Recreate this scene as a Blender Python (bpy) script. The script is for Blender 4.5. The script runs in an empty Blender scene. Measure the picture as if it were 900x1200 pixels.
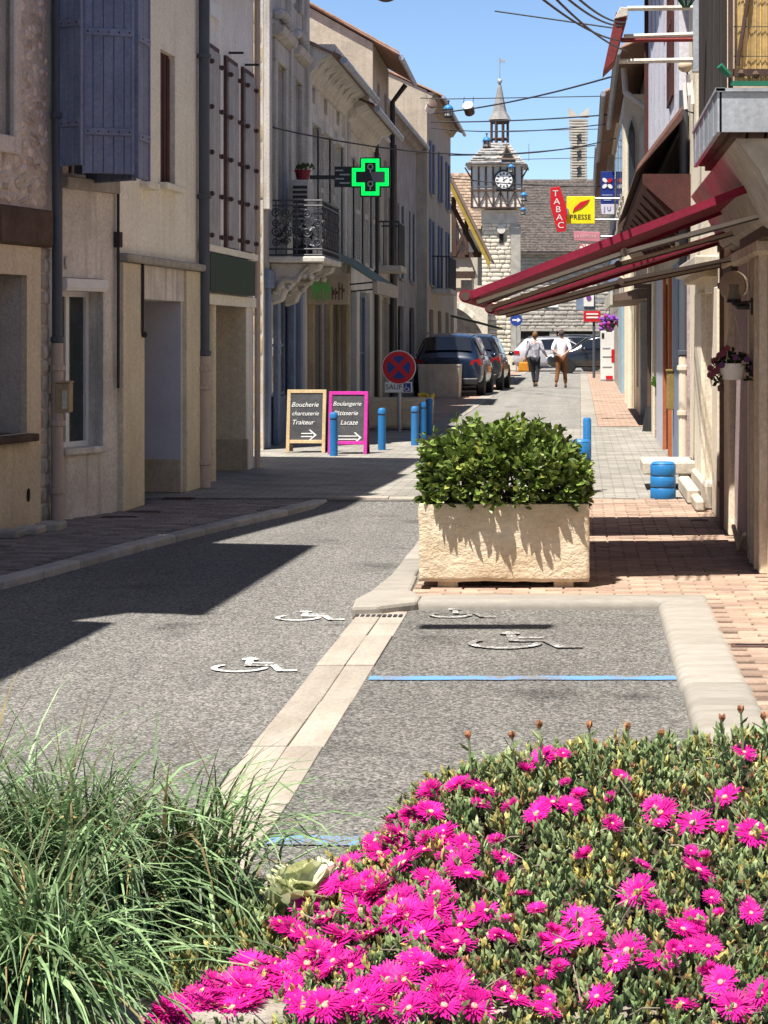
import bpy, bmesh, math, random
from mathutils import Vector, Matrix, noise
random.seed(7)
R = random.Random(11)
scene = bpy.context.scene
COL = scene.collection

# ------------------------------------------------------------------ camera
F = 2500.0; VX = 680.0; VY = 395.0; EYE = 1.6      # focal length in photo pixels, vanishing point, eye height
cam_d = bpy.data.cameras.new('camera'); cam = bpy.data.objects.new('camera', cam_d); COL.objects.link(cam)
cam.location = (0, 0, EYE); cam.rotation_euler = (math.radians(90), 0, 0)
cam_d.sensor_fit = 'AUTO'; cam_d.sensor_width = 36.0; cam_d.lens = F/1200*36
cam_d.shift_x = -(VX-450)/1200; cam_d.shift_y = -(600-VY)/1200
cam_d.clip_start = 0.05; cam_d.clip_end = 4000
scene.camera = cam
scene.render.resolution_x = 768; scene.render.resolution_y = 1024

# ------------------------------------------------------------------ sky and sun
KX, KY = 0.24, 0.33                                   # shadow shift per metre of height
sun_dir = Vector((-KX, -KY, 1)).normalized()
world = bpy.data.worlds.new('World'); scene.world = world; world.use_nodes = True
nt = world.node_tree; nt.nodes.clear()
sky = nt.nodes.new('ShaderNodeTexSky'); sky.sky_type = 'NISHITA'; sky.sun_disc = False
sky.sun_elevation = math.asin(sun_dir.z); sky.sun_rotation = math.atan2(sun_dir.x, sun_dir.y) % (2*math.pi)
sky.altitude = 100; sky.air_density = 0.7; sky.dust_density = 0.15; sky.ozone_density = 4.0
bg = nt.nodes.new('ShaderNodeBackground'); bg.inputs['Strength'].default_value = 0.08
ow = nt.nodes.new('ShaderNodeOutputWorld')
nt.links.new(sky.outputs[0], bg.inputs[0]); nt.links.new(bg.outputs[0], ow.inputs[0])
sl = bpy.data.lights.new('sun', 'SUN'); sl.energy = 5.0; sl.angle = math.radians(0.53); sl.color = (1.0, 0.945, 0.86)
so = bpy.data.objects.new('sun', sl); COL.objects.link(so); so.location = (-20, -30, 60)
so.rotation_euler = (-sun_dir).to_track_quat('-Z', 'Y').to_euler()
scene.view_settings.view_transform = 'Standard'; scene.view_settings.look = 'None'
scene.view_settings.exposure = 1.12; scene.view_settings.gamma = 1.0; scene.view_settings.use_curve_mapping = False

# ------------------------------------------------------------------ surveying helpers
GZ = 0.1                                              # pavements, raised crossing and far street
def W(px, py, Y): return Vector(((px-VX)*Y/F, Y, EYE-(py-VY)*Y/F))
def G(px, py, z=GZ):
    Y = (EYE-z)*F/(py-VY); return Vector(((px-VX)*Y/F, Y, z))

# ------------------------------------------------------------------ mesh builder
class MB:
    def __init__(s): s.v = []; s.f = []
    def add(s, vs, fs, m=None):
        o = len(s.v)
        for p in vs:
            p = Vector(p)
            s.v.append(m(*p) if callable(m) else (m @ p if m is not None else p))
        s.f += [tuple(o+i for i in f) for f in fs]; return s
    def quad(s, a, b, c, d, m=None): return s.add([a, b, c, d], [(0, 1, 2, 3)], m)
    def box(s, x0, x1, y0, y1, z0, z1, m=None):
        return s.add([(x0,y0,z0),(x1,y0,z0),(x1,y1,z0),(x0,y1,z0),(x0,y0,z1),(x1,y0,z1),(x1,y1,z1),(x0,y1,z1)],
                     [(0,3,2,1),(4,5,6,7),(0,1,5,4),(1,2,6,5),(2,3,7,6),(3,0,4,7)], m)
    def prism(s, poly, a0, a1, axis='y', m=None):
        n = len(poly); vs = []
        for a in (a0, a1):
            for p, q in poly:
                vs.append({'y': (p, a, q), 'x': (a, p, q), 'z': (p, q, a)}[axis])
        return s.add(vs, [tuple(range(n))[::-1], tuple(range(n, 2*n))] + [(i, (i+1) % n, n+(i+1) % n, n+i) for i in range(n)], m)
    def tube(s, pts, r, n=8, m=None, caps=True):
        pts = [Vector(p) for p in pts]; k = len(pts); vs = []; rr = r if isinstance(r, (list, tuple)) else [r]*k
        up = Vector((0, 0, 1)); prev = None
        for i, p in enumerate(pts):
            t = (pts[min(i+1, k-1)]-pts[max(i-1, 0)]).normalized()
            if prev is None:
                a = up if abs(t.z) < .9 else Vector((1, 0, 0)); x = t.cross(a).normalized()
            else:
                x = (prev - t*prev.dot(t))
                x = x.normalized() if x.length > 1e-6 else t.orthogonal().normalized()
            prev = x; y = t.cross(x)
            for j in range(n):
                an = 2*math.pi*j/n; vs.append(p+(x*math.cos(an)+y*math.sin(an))*rr[i])
        fs = [(i*n+j, i*n+(j+1) % n, (i+1)*n+(j+1) % n, (i+1)*n+j) for i in range(k-1) for j in range(n)]
        if caps: fs += [tuple(range(n))[::-1], tuple(range((k-1)*n, k*n))]
        return s.add(vs, fs, m)
    def lathe(s, prof, c=(0, 0, 0), n=16, axis='z', m=None):
        c = Vector(c); vs = []; fs = []; k = len(prof)
        for r, h in prof:
            for j in range(n):
                a = 2*math.pi*j/n; x, y = r*math.cos(a), r*math.sin(a)
                vs.append(c+Vector({'z': (x, y, h), 'y': (x, h, y), 'x': (h, x, y)}[axis]))
        fs = [(i*n+j, i*n+(j+1) % n, (i+1)*n+(j+1) % n, (i+1)*n+j) for i in range(k-1) for j in range(n)]
        fs += [tuple(range(n))[::-1], tuple(range((k-1)*n, k*n))]
        return s.add(vs, fs, m)
    def ball(s, c, r, n=10, sz=1.0, m=None):
        k = max(4, n//2)
        return s.lathe([(max(1e-4, r*math.sin(math.pi*i/k)), -r*sz*math.cos(math.pi*i/k)) for i in range(k+1)], c, n, 'z', m)
    def build(s, name, mat, parent=None, smooth=False, bev=0, origin=None, fixn=True, seg=1):
        me = bpy.data.meshes.new(name)
        org = origin_of(parent) if parent is not None else Vector(origin or (0, 0, 0))
        me.from_pydata([tuple(Vector(v)-org) for v in s.v], [], s.f); me.update()
        if fixn and len(s.f) < 60000:
            b = bmesh.new(); b.from_mesh(me); bmesh.ops.recalc_face_normals(b, faces=b.faces)
            if bev: bmesh.ops.bevel(b, geom=b.edges[:], offset=bev, segments=seg, profile=.5, affect='EDGES', clamp_overlap=True)
            b.to_mesh(me); b.free()
        if smooth:
            for p in me.polygons: p.use_smooth = True
            if smooth != 'all':
                me.set_sharp_from_angle(angle=math.radians(40))
        if mat: me.materials.append(mat)
        o = bpy.data.objects.new(name, me); COL.objects.link(o)
        if parent is not None: o.parent = parent
        else: o.location = org
        ORG[o.name] = org
        return o
ORG = {}
def origin_of(o): return ORG[o.name]
def tag(o, label=None, cat=None, group=None, kind=None):
    for k, v in (('label', label), ('category', cat), ('group', group), ('kind', kind)):
        if v: o[k] = v
    return o
def thing(name, label, cat, loc=(0, 0, 0), group=None):
    o = bpy.data.objects.new(name, None); COL.objects.link(o); o.location = loc; o.empty_display_size = .2
    ORG[o.name] = Vector(loc); return tag(o, label, cat, group)
def inst(name, me, parent, mtx):
    """a piece that shares mesh data; mtx in world space"""
    o = bpy.data.objects.new(name, me); COL.objects.link(o); o.parent = parent
    loc, rot, sc = mtx.decompose(); o.location = loc-origin_of(parent); o.rotation_euler = rot.to_euler(); o.scale = sc
    ORG[o.name] = loc
    return o
def copy_tree(o, shift, parent=None):
    c = o.copy(); COL.objects.link(c); c.parent = parent
    if parent is None: c.location = o.location+Vector(shift)
    ORG[c.name] = origin_of(o)+Vector(shift)
    for ch in list(o.children): copy_tree(ch, shift, c)
    return c
def text_part(name, body, size, mat, parent, place, shear=0, depth=.002, align='CENTER', stretch=1.0):
    """flat lettering; place(x, y, z) maps text space (x across, y up, z out of the surface) to the world"""
    cu = bpy.data.curves.new(name, 'FONT'); cu.body = body; cu.size = size; cu.shear = shear
    cu.extrude = depth; cu.align_x = align; cu.align_y = 'CENTER'; cu.resolution_u = 3
    to = bpy.data.objects.new(name, cu); COL.objects.link(to)
    dg = bpy.context.evaluated_depsgraph_get(); dg.update()
    me = bpy.data.meshes.new_from_object(to.evaluated_get(dg)); bpy.data.objects.remove(to); bpy.data.curves.remove(cu)
    mb = MB(); mb.add([(v.co.x*stretch, v.co.y, v.co.z) for v in me.vertices], [tuple(p.vertices) for p in me.polygons], place)
    bpy.data.meshes.remove(me)
    return mb.build(name, mat, parent)

# ------------------------------------------------------------------ materials
MATS = {}
def mat(name, c1, c2=None, rough=.85, scale=3.0, bump=.25, bscale=35.0, fine=.18, streak=0.0, streak_c=None, metal=0.0,
        spec=.3, island=0.0, objrand=0.0, sub=0.0, emit=None, estr=0.0, stretch=(1, 1, 1), coat=0.0, trans=0.0, bdist=.01, blotch=0.0):
    if name in MATS: return MATS[name]
    m = bpy.data.materials.new(name); m.use_nodes = True; n = m.node_tree.nodes; l = m.node_tree.links; n.clear()
    out = n.new('ShaderNodeOutputMaterial'); p = n.new('ShaderNodeBsdfPrincipled'); l.new(p.outputs[0], out.inputs[0])
    p.inputs['Roughness'].default_value = rough; p.inputs['Metallic'].default_value = metal
    p.inputs['Specular IOR Level'].default_value = spec; p.inputs['Coat Weight'].default_value = coat
    c2 = c2 or tuple(x*.78 for x in c1)
    geo = n.new('ShaderNodeNewGeometry'); mp = n.new('ShaderNodeMapping'); mp.inputs['Scale'].default_value = stretch
    l.new(geo.outputs['Position'], mp.inputs['Vector'])
    def nz(sc, det=4.0, src=mp, ro=.6):
        t = n.new('ShaderNodeTexNoise'); t.inputs['Scale'].default_value = sc; t.inputs['Detail'].default_value = det
        t.inputs['Roughness'].default_value = ro; l.new(src.outputs[0], t.inputs['Vector']); return t
    def mix(f, a, b, mode='MIX'):
        x = n.new('ShaderNodeMix'); x.data_type = 'RGBA'; x.blend_type = mode
        for i, v in ((0, f), (6, a), (7, b)):
            if hasattr(v, 'links') or hasattr(v, 'is_linked'): l.new(v, x.inputs[i])
            elif i == 0: x.inputs[0].default_value = v
            else: x.inputs[i].default_value = (*v, 1) if len(v) == 3 else v
        return x.outputs[2]
    def ramp(sock, a, b):
        r = n.new('ShaderNodeMapRange'); r.inputs['From Min'].default_value = a; r.inputs['From Max'].default_value = b
        l.new(sock, r.inputs['Value']); return r.outputs[0]
    col = mix(ramp(nz(scale).outputs[0], .35, .65), c1, c2)
    if island or objrand:
        if island: src = geo.outputs['Random Per Island']; amt = island
        else:
            oi = n.new('ShaderNodeObjectInfo'); src = oi.outputs['Random']; amt = objrand
        r = n.new('ShaderNodeMapRange'); r.inputs['To Min'].default_value = 1-amt; r.inputs['To Max'].default_value = 1+amt*.8
        l.new(src, r.inputs['Value']); cc = n.new('ShaderNodeCombineColor')
        for i in range(3): l.new(r.outputs[0], cc.inputs[i])
        col = mix(1.0, col, cc.outputs[0], 'MULTIPLY')
    if streak:
        ms = n.new('ShaderNodeMapping'); ms.inputs['Scale'].default_value = (5, 5, .35); l.new(geo.outputs['Position'], ms.inputs['Vector'])
        sf = ramp(nz(1.3, 6, ms).outputs[0], .5, .78)
        mm = n.new('ShaderNodeMath'); mm.operation = 'MULTIPLY'; mm.inputs[1].default_value = streak; l.new(sf, mm.inputs[0])
        col = mix(mm.outputs[0], col, streak_c or tuple(x*.35 for x in c1))
    if blotch:
        bf = ramp(nz(1.15, 9, mp, .72).outputs[0], .5, .66); mm = n.new('ShaderNodeMath'); mm.operation = 'MULTIPLY'; mm.inputs[1].default_value = blotch; l.new(bf, mm.inputs[0])
        col = mix(mm.outputs[0], col, tuple(x*.5 for x in c1))
    fn = nz(bscale, 5, mp, .65)
    if fine:
        r = n.new('ShaderNodeMapRange'); r.inputs['From Min'].default_value = .3; r.inputs['From Max'].default_value = .7
        r.inputs['To Min'].default_value = 1-fine; r.inputs['To Max'].default_value = 1+fine
        l.new(fn.outputs[0], r.inputs['Value']); cc = n.new('ShaderNodeCombineColor')
        for i in range(3): l.new(r.outputs[0], cc.inputs[i])
        col = mix(1.0, col, cc.outputs[0], 'MULTIPLY')
    l.new(col, p.inputs['Base Color'])
    if bump:
        b = n.new('ShaderNodeBump'); b.inputs['Strength'].default_value = bump; b.inputs['Distance'].default_value = bdist
        l.new(fn.outputs[0], b.inputs['Height']); l.new(b.outputs[0], p.inputs['Normal'])
    if sub:
        tr = n.new('ShaderNodeBsdfTranslucent'); l.new(col, tr.inputs['Color']); mx = n.new('ShaderNodeMixShader')
        mx.inputs[0].default_value = sub; l.new(p.outputs[0], mx.inputs[1]); l.new(tr.outputs[0], mx.inputs[2]); l.new(mx.outputs[0], out.inputs[0])
    if trans: p.inputs['Transmission Weight'].default_value = trans
    if emit:
        p.inputs['Emission Color'].default_value = (*emit, 1); p.inputs['Emission Strength'].default_value = estr
    MATS[name] = m; return m
def flat(name, c, rough=.5, metal=0.0, spec=.4, coat=0.0, fine=.06, bump=.05):
    return mat(name, c, tuple(x*.9 for x in c), rough=rough, metal=metal, spec=spec, coat=coat, fine=fine, bump=bump, scale=5)

def asphalt(name, base, dark, grain=150.0):
    m = bpy.data.materials.new(name); m.use_nodes = True; n = m.node_tree.nodes; l = m.node_tree.links; p = n['Principled BSDF']
    p.inputs['Roughness'].default_value = .9; p.inputs['Specular IOR Level'].default_value = .25
    geo = n.new('ShaderNodeNewGeometry')
    v = n.new('ShaderNodeTexVoronoi'); v.inputs['Scale'].default_value = grain; v.inputs['Randomness'].default_value = 1
    l.new(geo.outputs['Position'], v.inputs['Vector'])
    sp = n.new('ShaderNodeSeparateColor'); l.new(v.outputs['Color'], sp.inputs[0])
    cr = n.new('ShaderNodeValToRGB'); e = cr.color_ramp.elements
    e[0].position = 0; e[0].color = (*dark, 1); e[1].position = 1; e[1].color = (*[x*1.95 for x in base], 1)
    a = cr.color_ramp.elements.new(.55); a.color = (*base, 1)
    l.new(sp.outputs[0], cr.inputs[0])
    big = n.new('ShaderNodeTexNoise'); big.inputs['Scale'].default_value = .9; big.inputs['Detail'].default_value = 7; big.inputs['Roughness'].default_value = .7
    l.new(geo.outputs['Position'], big.inputs['Vector'])
    r = n.new('ShaderNodeMapRange'); r.inputs['From Min'].default_value = .3; r.inputs['From Max'].default_value = .7
    r.inputs['To Min'].default_value = .76; r.inputs['To Max'].default_value = 1.2
    mpt = n.new('ShaderNodeMapping'); mpt.inputs['Scale'].default_value = (2.6, .07, 1); l.new(geo.outputs['Position'], mpt.inputs['Vector'])
    trk = n.new('ShaderNodeTexNoise'); trk.inputs['Scale'].default_value = 1.0; trk.inputs['Detail'].default_value = 3; l.new(mpt.outputs[0], trk.inputs['Vector'])
    av = n.new('ShaderNodeMix'); av.data_type = 'FLOAT'; av.inputs[0].default_value = .5; l.new(big.outputs[0], av.inputs[2]); l.new(trk.outputs[0], av.inputs[3])
    l.new(av.outputs[0], r.inputs[0])
    sp2 = n.new('ShaderNodeTexNoise'); sp2.inputs['Scale'].default_value = 1.7; sp2.inputs['Detail'].default_value = 2; l.new(geo.outputs['Position'], sp2.inputs['Vector'])
    st = n.new('ShaderNodeMapRange'); st.inputs['From Min'].default_value = .62; st.inputs['From Max'].default_value = .74; st.inputs['To Min'].default_value = 1; st.inputs['To Max'].default_value = .62; l.new(sp2.outputs[0], st.inputs[0])
    pm = n.new('ShaderNodeMath'); pm.operation = 'MULTIPLY'; l.new(r.outputs[0], pm.inputs[0]); l.new(st.outputs[0], pm.inputs[1])
    cc = n.new('ShaderNodeCombineColor')
    for i in range(3): l.new(pm.outputs[0], cc.inputs[i])
    x = n.new('ShaderNodeMix'); x.data_type = 'RGBA'; x.blend_type = 'MULTIPLY'; x.inputs[0].default_value = 1
    l.new(cr.outputs[0], x.inputs[6]); l.new(cc.outputs[0], x.inputs[7]); l.new(x.outputs[2], p.inputs['Base Color'])
    b = n.new('ShaderNodeBump'); b.inputs['Strength'].default_value = .7; b.inputs['Distance'].default_value = .006
    l.new(v.outputs['Distance'], b.inputs['Height']); b.invert = True; l.new(b.outputs[0], p.inputs['Normal'])
    return m
def setts(name, c1, c2, mortar, w=.2, h=.1):
    """brick-laid paving for surfaces too far off to tell the pieces apart"""
    m = bpy.data.materials.new(name); m.use_nodes = True; n = m.node_tree.nodes; l = m.node_tree.links; p = n['Principled BSDF']
    p.inputs['Roughness'].default_value = .85
    geo = n.new('ShaderNodeNewGeometry'); b = n.new('ShaderNodeTexBrick')
    b.inputs['Scale'].default_value = 1; b.inputs['Brick Width'].default_value = w; b.inputs['Row Height'].default_value = h
    b.inputs['Mortar Size'].default_value = .006; b.inputs['Color1'].default_value = (*c1, 1); b.inputs['Color2'].default_value = (*c2, 1); b.inputs['Mortar'].default_value = (*mortar, 1)
    l.new(geo.outputs['Position'], b.inputs['Vector'])
    t = n.new('ShaderNodeTexNoise'); t.inputs['Scale'].default_value = 2.2; t.inputs['Detail'].default_value = 6; l.new(geo.outputs['Position'], t.inputs['Vector'])
    r = n.new('ShaderNodeMapRange'); r.inputs['From Min'].default_value = .3; r.inputs['From Max'].default_value = .7; r.inputs['To Min'].default_value = .75; r.inputs['To Max'].default_value = 1.2
    l.new(t.outputs[0], r.inputs[0]); cc = n.new('ShaderNodeCombineColor')
    for i in range(3): l.new(r.outputs[0], cc.inputs[i])
    x = n.new('ShaderNodeMix'); x.data_type = 'RGBA'; x.blend_type = 'MULTIPLY'; x.inputs[0].default_value = 1
    l.new(b.outputs[0], x.inputs[6]); l.new(cc.outputs[0], x.inputs[7]); l.new(x.outputs[2], p.inputs['Base Color'])
    bp = n.new('ShaderNodeBump'); bp.inputs['Strength'].default_value = .6; bp.inputs['Distance'].default_value = .01; bp.invert = True
    l.new(b.outputs['Fac'], bp.inputs['Height']); l.new(bp.outputs[0], p.inputs['Normal'])
    return m

M_asph = asphalt('asphalt', (.135, .13, .122), (.055, .053, .05), 100)
M_bay = asphalt('bay_asphalt', (.118, .113, .105), (.045, .044, .042), 95)
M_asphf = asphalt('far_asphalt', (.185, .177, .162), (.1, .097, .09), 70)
M_sett = setts('grey_setts', (.27, .255, .225), (.21, .195, .17), (.125, .115, .1), .22, .14)
M_brickp = setts('pink_paving', (.36, .25, .185), (.3, .2, .15), (.16, .12, .09), .2, .1)
M_gnd = mat('dusty_ground', (.24, .22, .19), rough=.95)
M_kerb = mat('kerb_limestone', (.29, .268, .235), (.235, .215, .185), scale=2.5, bump=.35, bscale=14, fine=.1, stretch=(1, 3.5, 1), objrand=.1)
M_slab = mat('slab_stone', (.33, .295, .25), (.27, .235, .195), scale=2.2, bump=.3, bscale=18, fine=.12, stretch=(3, 1, 1), objrand=.1)
M_paver = mat('pink_paver', (.36, .255, .19), (.28, .195, .15), scale=4, bump=.3, bscale=60, objrand=.26)
M_paver_i = mat('pink_paver_run', (.36, .255, .19), (.28, .195, .15), scale=4, bump=.3, bscale=60, island=.26)
M_paverg = mat('grey_paver', (.25, .21, .19), (.19, .16, .15), scale=4, bump=.3, bscale=60, objrand=.28)
M_paverg_i = mat('grey_paver_run', (.25, .21, .19), (.19, .16, .15), scale=4, bump=.3, bscale=60, island=.28)
M_mortar = mat('mortar', (.17, .15, .13), rough=.95)
M_stone = mat('rubble_stone', (.68, .6, .51), (.54, .44, .36), scale=7, bump=.7, bscale=30, objrand=.28, fine=.25, bdist=.02)
M_lime = mat('tower_limestone', (.66, .6, .48), (.55, .48, .37), scale=5, bump=.5, bscale=14, objrand=.2, fine=.15, bdist=.02)
M_limeg = mat('grey_limestone', (.44, .41, .35), (.33, .3, .26), scale=4, bump=.5, bscale=14, objrand=.18, fine=.15, bdist=.02)
M_planter = mat('carved_planter_stone', (.66, .565, .42), (.56, .44, .29), scale=3.2, bump=.8, bscale=24, fine=.1, bdist=.02, stretch=(1, 1, 1.35), streak=.12, streak_c=(.4, .28, .16))
M_concrete = mat('pale_concrete', (.5, .45, .38), (.4, .35, .29), streak=.5, bump=.4)
M_plA = mat('ochre_plaster', (.66, .55, .39), (.57, .47, .33), streak=.3, blotch=.25, bump=.2, scale=1.5)
M_plB = mat('dirty_white_plaster', (.7, .65, .58), (.54, .48, .42), streak=.8, blotch=.5, streak_c=(.15, .12, .1), bump=.3, scale=1.8)
M_plC = mat('cream_plaster', (.82, .78, .65), (.75, .7, .57), streak=.25, blotch=.18, streak_c=(.4, .33, .2), bump=.15, scale=1.4)
M_plCl = mat('lower_cream_plaster', (.66, .57, .41), (.58, .5, .36), streak=.25, bump=.15)
M_plD = mat('white_grey_plaster', (.78, .76, .73), (.7, .68, .65), streak=.35, blotch=.2, bump=.15)
M_lav = mat('lavender_render', (.5, .5, .57), (.46, .46, .53), bump=.1, fine=.06)
M_plE = mat('grey_carved_stone', (.56, .52, .46), (.44, .4, .35), streak=.6, streak_c=(.12, .1, .09), scale=2, bump=.4)
M_plF = mat('white_stone_facade', (.74, .71, .64), (.62, .59, .53), streak=.6, blotch=.35, streak_c=(.16, .14, .12), scale=1.8, bump=.3)
M_plG = mat('beige_roughcast', (.48, .42, .33), (.38, .33, .26), streak=.4, scale=2.5, bump=.6, bscale=20)
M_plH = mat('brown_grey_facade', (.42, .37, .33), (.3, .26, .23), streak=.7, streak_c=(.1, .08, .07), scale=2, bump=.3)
M_plR = mat('bright_cream_render', (.74, .67, .54), (.64, .57, .45), streak=.3, streak_c=(.35, .28, .18), scale=1.5, bump=.2)
M_plR2 = mat('warm_sand_render', (.52, .43, .31), (.42, .34, .24), streak=.4, scale=1.8, bump=.3)
M_plR3 = mat('pale_lilac_render', (.62, .61, .66), (.56, .55, .6), streak=.3, streak_c=(.3, .28, .28), scale=1.8, bump=.15)
M_purple = mat('mauve_plaster', (.42, .33, .33), (.33, .26, .26), bump=.6, bscale=30, fine=.25)
M_oak = mat('dark_timber', (.1, .06, .045), (.06, .035, .028), bump=.4, stretch=(1, 1, .3))
M_brownw = mat('worn_brown_lintel', (.13, .085, .06), (.07, .045, .035), bump=.8, bscale=18, bdist=.03, streak=.3)
M_bluew = mat('blue_shutter_paint', (.215, .255, .36), (.165, .2, .295), streak=.3, streak_c=(.3, .32, .38), bump=.25, scale=4, objrand=.1)
M_greyw = mat('grey_shutter_paint', (.4, .39, .39), (.32, .31, .32), streak=.4, streak_c=(.2, .13, .11), bump=.2)
M_redbr = mat('oxblood_paint', (.085, .028, .024), (.055, .02, .018), bump=.2)
M_rust = mat('rusty_iron', (.11, .055, .04), (.06, .035, .03), bump=.4, rough=.7)
M_white = flat('white_paint', (.76, .75, .72))
M_offw = mat('aged_white_paint', (.6, .57, .5), (.5, .46, .4), streak=.4)
M_blackm = flat('black_metal', (.025, .025, .028), rough=.45)
M_iron = mat('wrought_iron', (.035, .037, .045), (.06, .062, .07), rough=.5, bump=.2)
M_pipeb = flat('slate_pipe', (.075, .085, .105), rough=.5)
M_pipec = flat('beige_pipe', (.48, .38, .31), rough=.6)
M_pipew = flat('cream_pipe', (.66, .57, .45), rough=.6)
M_brpipe = mat('brown_pipe_paint', (.16, .11, .085), (.12, .08, .065), rough=.6)
M_grn = mat('dark_green_sign', (.008, .04, .017), (.006, .03, .013), rough=.6)
M_glass = mat('window_glass', (.035, .045, .05), (.02, .028, .03), rough=.06, spec=.8, fine=0, bump=.02, bscale=3)
M_glasst = mat('tinted_car_glass', (.012, .014, .017), rough=.04, spec=.8, fine=0, bump=0)
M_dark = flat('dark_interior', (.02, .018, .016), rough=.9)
M_dark2 = mat('dim_interior', (.06, .05, .045), (.03, .027, .025), rough=.9)
M_bluewood = mat('blue_grey_joinery', (.2, .25, .35), (.16, .2, .29), bump=.15)
M_bluepale = mat('pale_blue_paint', (.34, .48, .55), (.28, .4, .48), bump=.15)
M_tan = mat('tan_joinery', (.42, .33, .2), (.34, .26, .16), bump=.2)
M_tile = mat('clay_roof_tile', (.3, .17, .11), (.2, .12, .085), scale=6, bump=.5, bscale=12, streak=.3, streak_c=(.12, .1, .08), bdist=.03)
M_tiled = mat('dark_flat_tile', (.11, .09, .078), (.07, .058, .052), scale=4, bump=.4, bscale=10, island=.3)
M_tileb = mat('brown_flat_tile', (.27, .19, .13), (.2, .14, .1), scale=4, bump=.4, bscale=10, island=.3)
M_shing = mat('grey_shingle', (.3, .285, .27), (.21, .2, .19), scale=4, bump=.4, bscale=10, objrand=.25, island=0)
M_zinc = mat('zinc_sheet', (.42, .45, .49), (.3, .33, .37), rough=.45, metal=.35, streak=.5, streak_c=(.15, .15, .16), bump=.1)
M_bluep = mat('bollard_blue', (.02, .17, .42), (.018, .14, .36), rough=.45, fine=.08, bump=.1, streak=.1, streak_c=(.3, .3, .32))
M_maroon = mat('maroon_awning_cloth', (.22, .009, .032), (.18, .008, .028), rough=.8, bump=.1)
M_cream = flat('cream_aluminium', (.55, .47, .36), rough=.45)
M_brown = flat('brown_aluminium', (.085, .055, .042), rough=.5)
M_wire = flat('cable_black', (.03, .03, .032), rough=.7)
# ------------------------------------------------------------------ ground, road, pavements
def sheet(name, poly, z, m, kind='structure'):
    mb = MB(); mb.add([(x, y, z) for x, y in poly], [tuple(range(len(poly)))])
    return tag(mb.build(name, m, None, origin=(0, 0, 0)), kind=kind)
sheet('ground', [(-900, -300), (900, -300), (900, 1500), (-900, 1500)], -.02, M_gnd)
ZR = .05
rd = MB(); rd.quad((-9, -6, ZR), (1.4, -6, ZR), (1.4, 19.25, ZR), (-9, 19.25, ZR)); rd.quad((-9, 19.25, ZR), (1.4, 19.25, ZR), (1.4, 19.86, .094), (-9, 19.86, .094))
ROAD = tag(rd.build('road', M_asph), kind='structure')
BAY = sheet('parking_bay', [(-.97, -4), (.5, -4), (.5, 12.25), (-.97, 12.25)], ZR+.004, M_bay)
sheet('square', [(-120, 35.6), (120, 35.6), (120, 400), (-120, 400)], .088, M_gnd)
CROSS = sheet('crossing', [(-45, 19.86), (1.5, 19.86), (1.5, 35.7), (-45, 35.7)], .098, M_sett)
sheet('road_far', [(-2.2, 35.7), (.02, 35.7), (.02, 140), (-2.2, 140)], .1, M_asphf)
PAVF = sheet('pavement_far', [(.3, 35.72), (1.6, 35.72), (1.6, 95), (.3, 95)], .104, M_brickp)
PAVL2 = sheet('pavement_far_left', [(-5.2, 35.72), (-2.5, 35.72), (-2.5, 95), (-5.2, 95)], .104, M_brickp)

def kerb_block(L=1.0, w=.3, h=.2, r=.02):
    mb = MB(); mb.box(-.5, .5, -.5, .5, -1, 0)
    me = bpy.data.meshes.new('kerb_stone'); b = bmesh.new()
    for v in mb.v: b.verts.new((v.x*L, v.y*w, v.z*h))
    b.verts.ensure_lookup_table()
    for f in mb.f: b.faces.new([b.verts[i] for i in f])
    bmesh.ops.recalc_face_normals(b, faces=b.faces)
    bmesh.ops.bevel(b, geom=b.edges[:], offset=r, segments=3, profile=.5, affect='EDGES', clamp_overlap=True)
    b.to_mesh(me); b.free()
    for p in me.polygons: p.use_smooth = True
    me.set_sharp_from_angle(angle=math.radians(35)); me.materials.append(M_kerb); return me
def kerb_run(parent, pts, width, z, length=1.0, name='kerb_stone', m=None, h=.22, gap=.008, r=.02):
    pts = [Vector((p[0], p[1], 0)) for p in pts]
    segs = []; acc = 0
    for a, b in zip(pts, pts[1:]): segs.append((acc, a, b)); acc += (b-a).length
    def at(s):
        for s0, a, b in segs:
            L = (b-a).length
            if s <= s0+L+1e-6: return a+(b-a)*((s-s0)/L)
        return pts[-1]
    k = max(1, round(acc/length)); step = acc/k
    me = kerb_block(step-gap, width, h, r)
    if m: me.materials.clear(); me.materials.append(m)
    for i in range(k):
        a, b = at(i*step), at((i+1)*step); c = (a+b)/2; d = (b-a)
        inst(name, me, parent, Matrix.Translation((c.x, c.y, z+R.uniform(-.004, .004))) @ Matrix.Rotation(math.atan2(d.y, d.x)+R.uniform(-.006, .006), 4, 'Z'))

# facade lines of the street, surveyed at pavement level
LA0 = G(0, 622); LA1 = G(57, 611); LB1 = G(138, 599.5); LC1 = G(232, 571); LD1 = G(297, 548)
dA = (LA1-LA0).normalized(); LA00 = LA0-dA*3.0
left_line = [(-5.6, 4.0), (LA00.x, LA00.y), (LA1.x, LA1.y), (LB1.x, LB1.y), (LC1.x, LC1.y), (LD1.x, LD1.y)]
def x_on(line, y):
    for (x0, y0), (x1, y1) in zip(line, line[1:]):
        if y0 <= y <= y1: return x0+(x1-x0)*(y-y0)/(y1-y0)
    return line[-1][0] if y > line[-1][1] else line[0][0]
kl = [(-4.7, 4.0), (-3.98, 10.5)] + [(G(*p).x, G(*p).y) for p in ((0, 682), (60, 666.5), (120, 650), (180, 634), (250, 617), (300, 605.5), (350, 595), (384, 585))]
mb = MB(); n = len(kl); vs = []
for x, y in kl: vs.append((x, y, .084))
for x, y in [(-9, kl[-1][1]), (-9, 4)]: vs.append((x, y, .084))
mb.add(vs, [tuple(range(len(vs)))])
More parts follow.
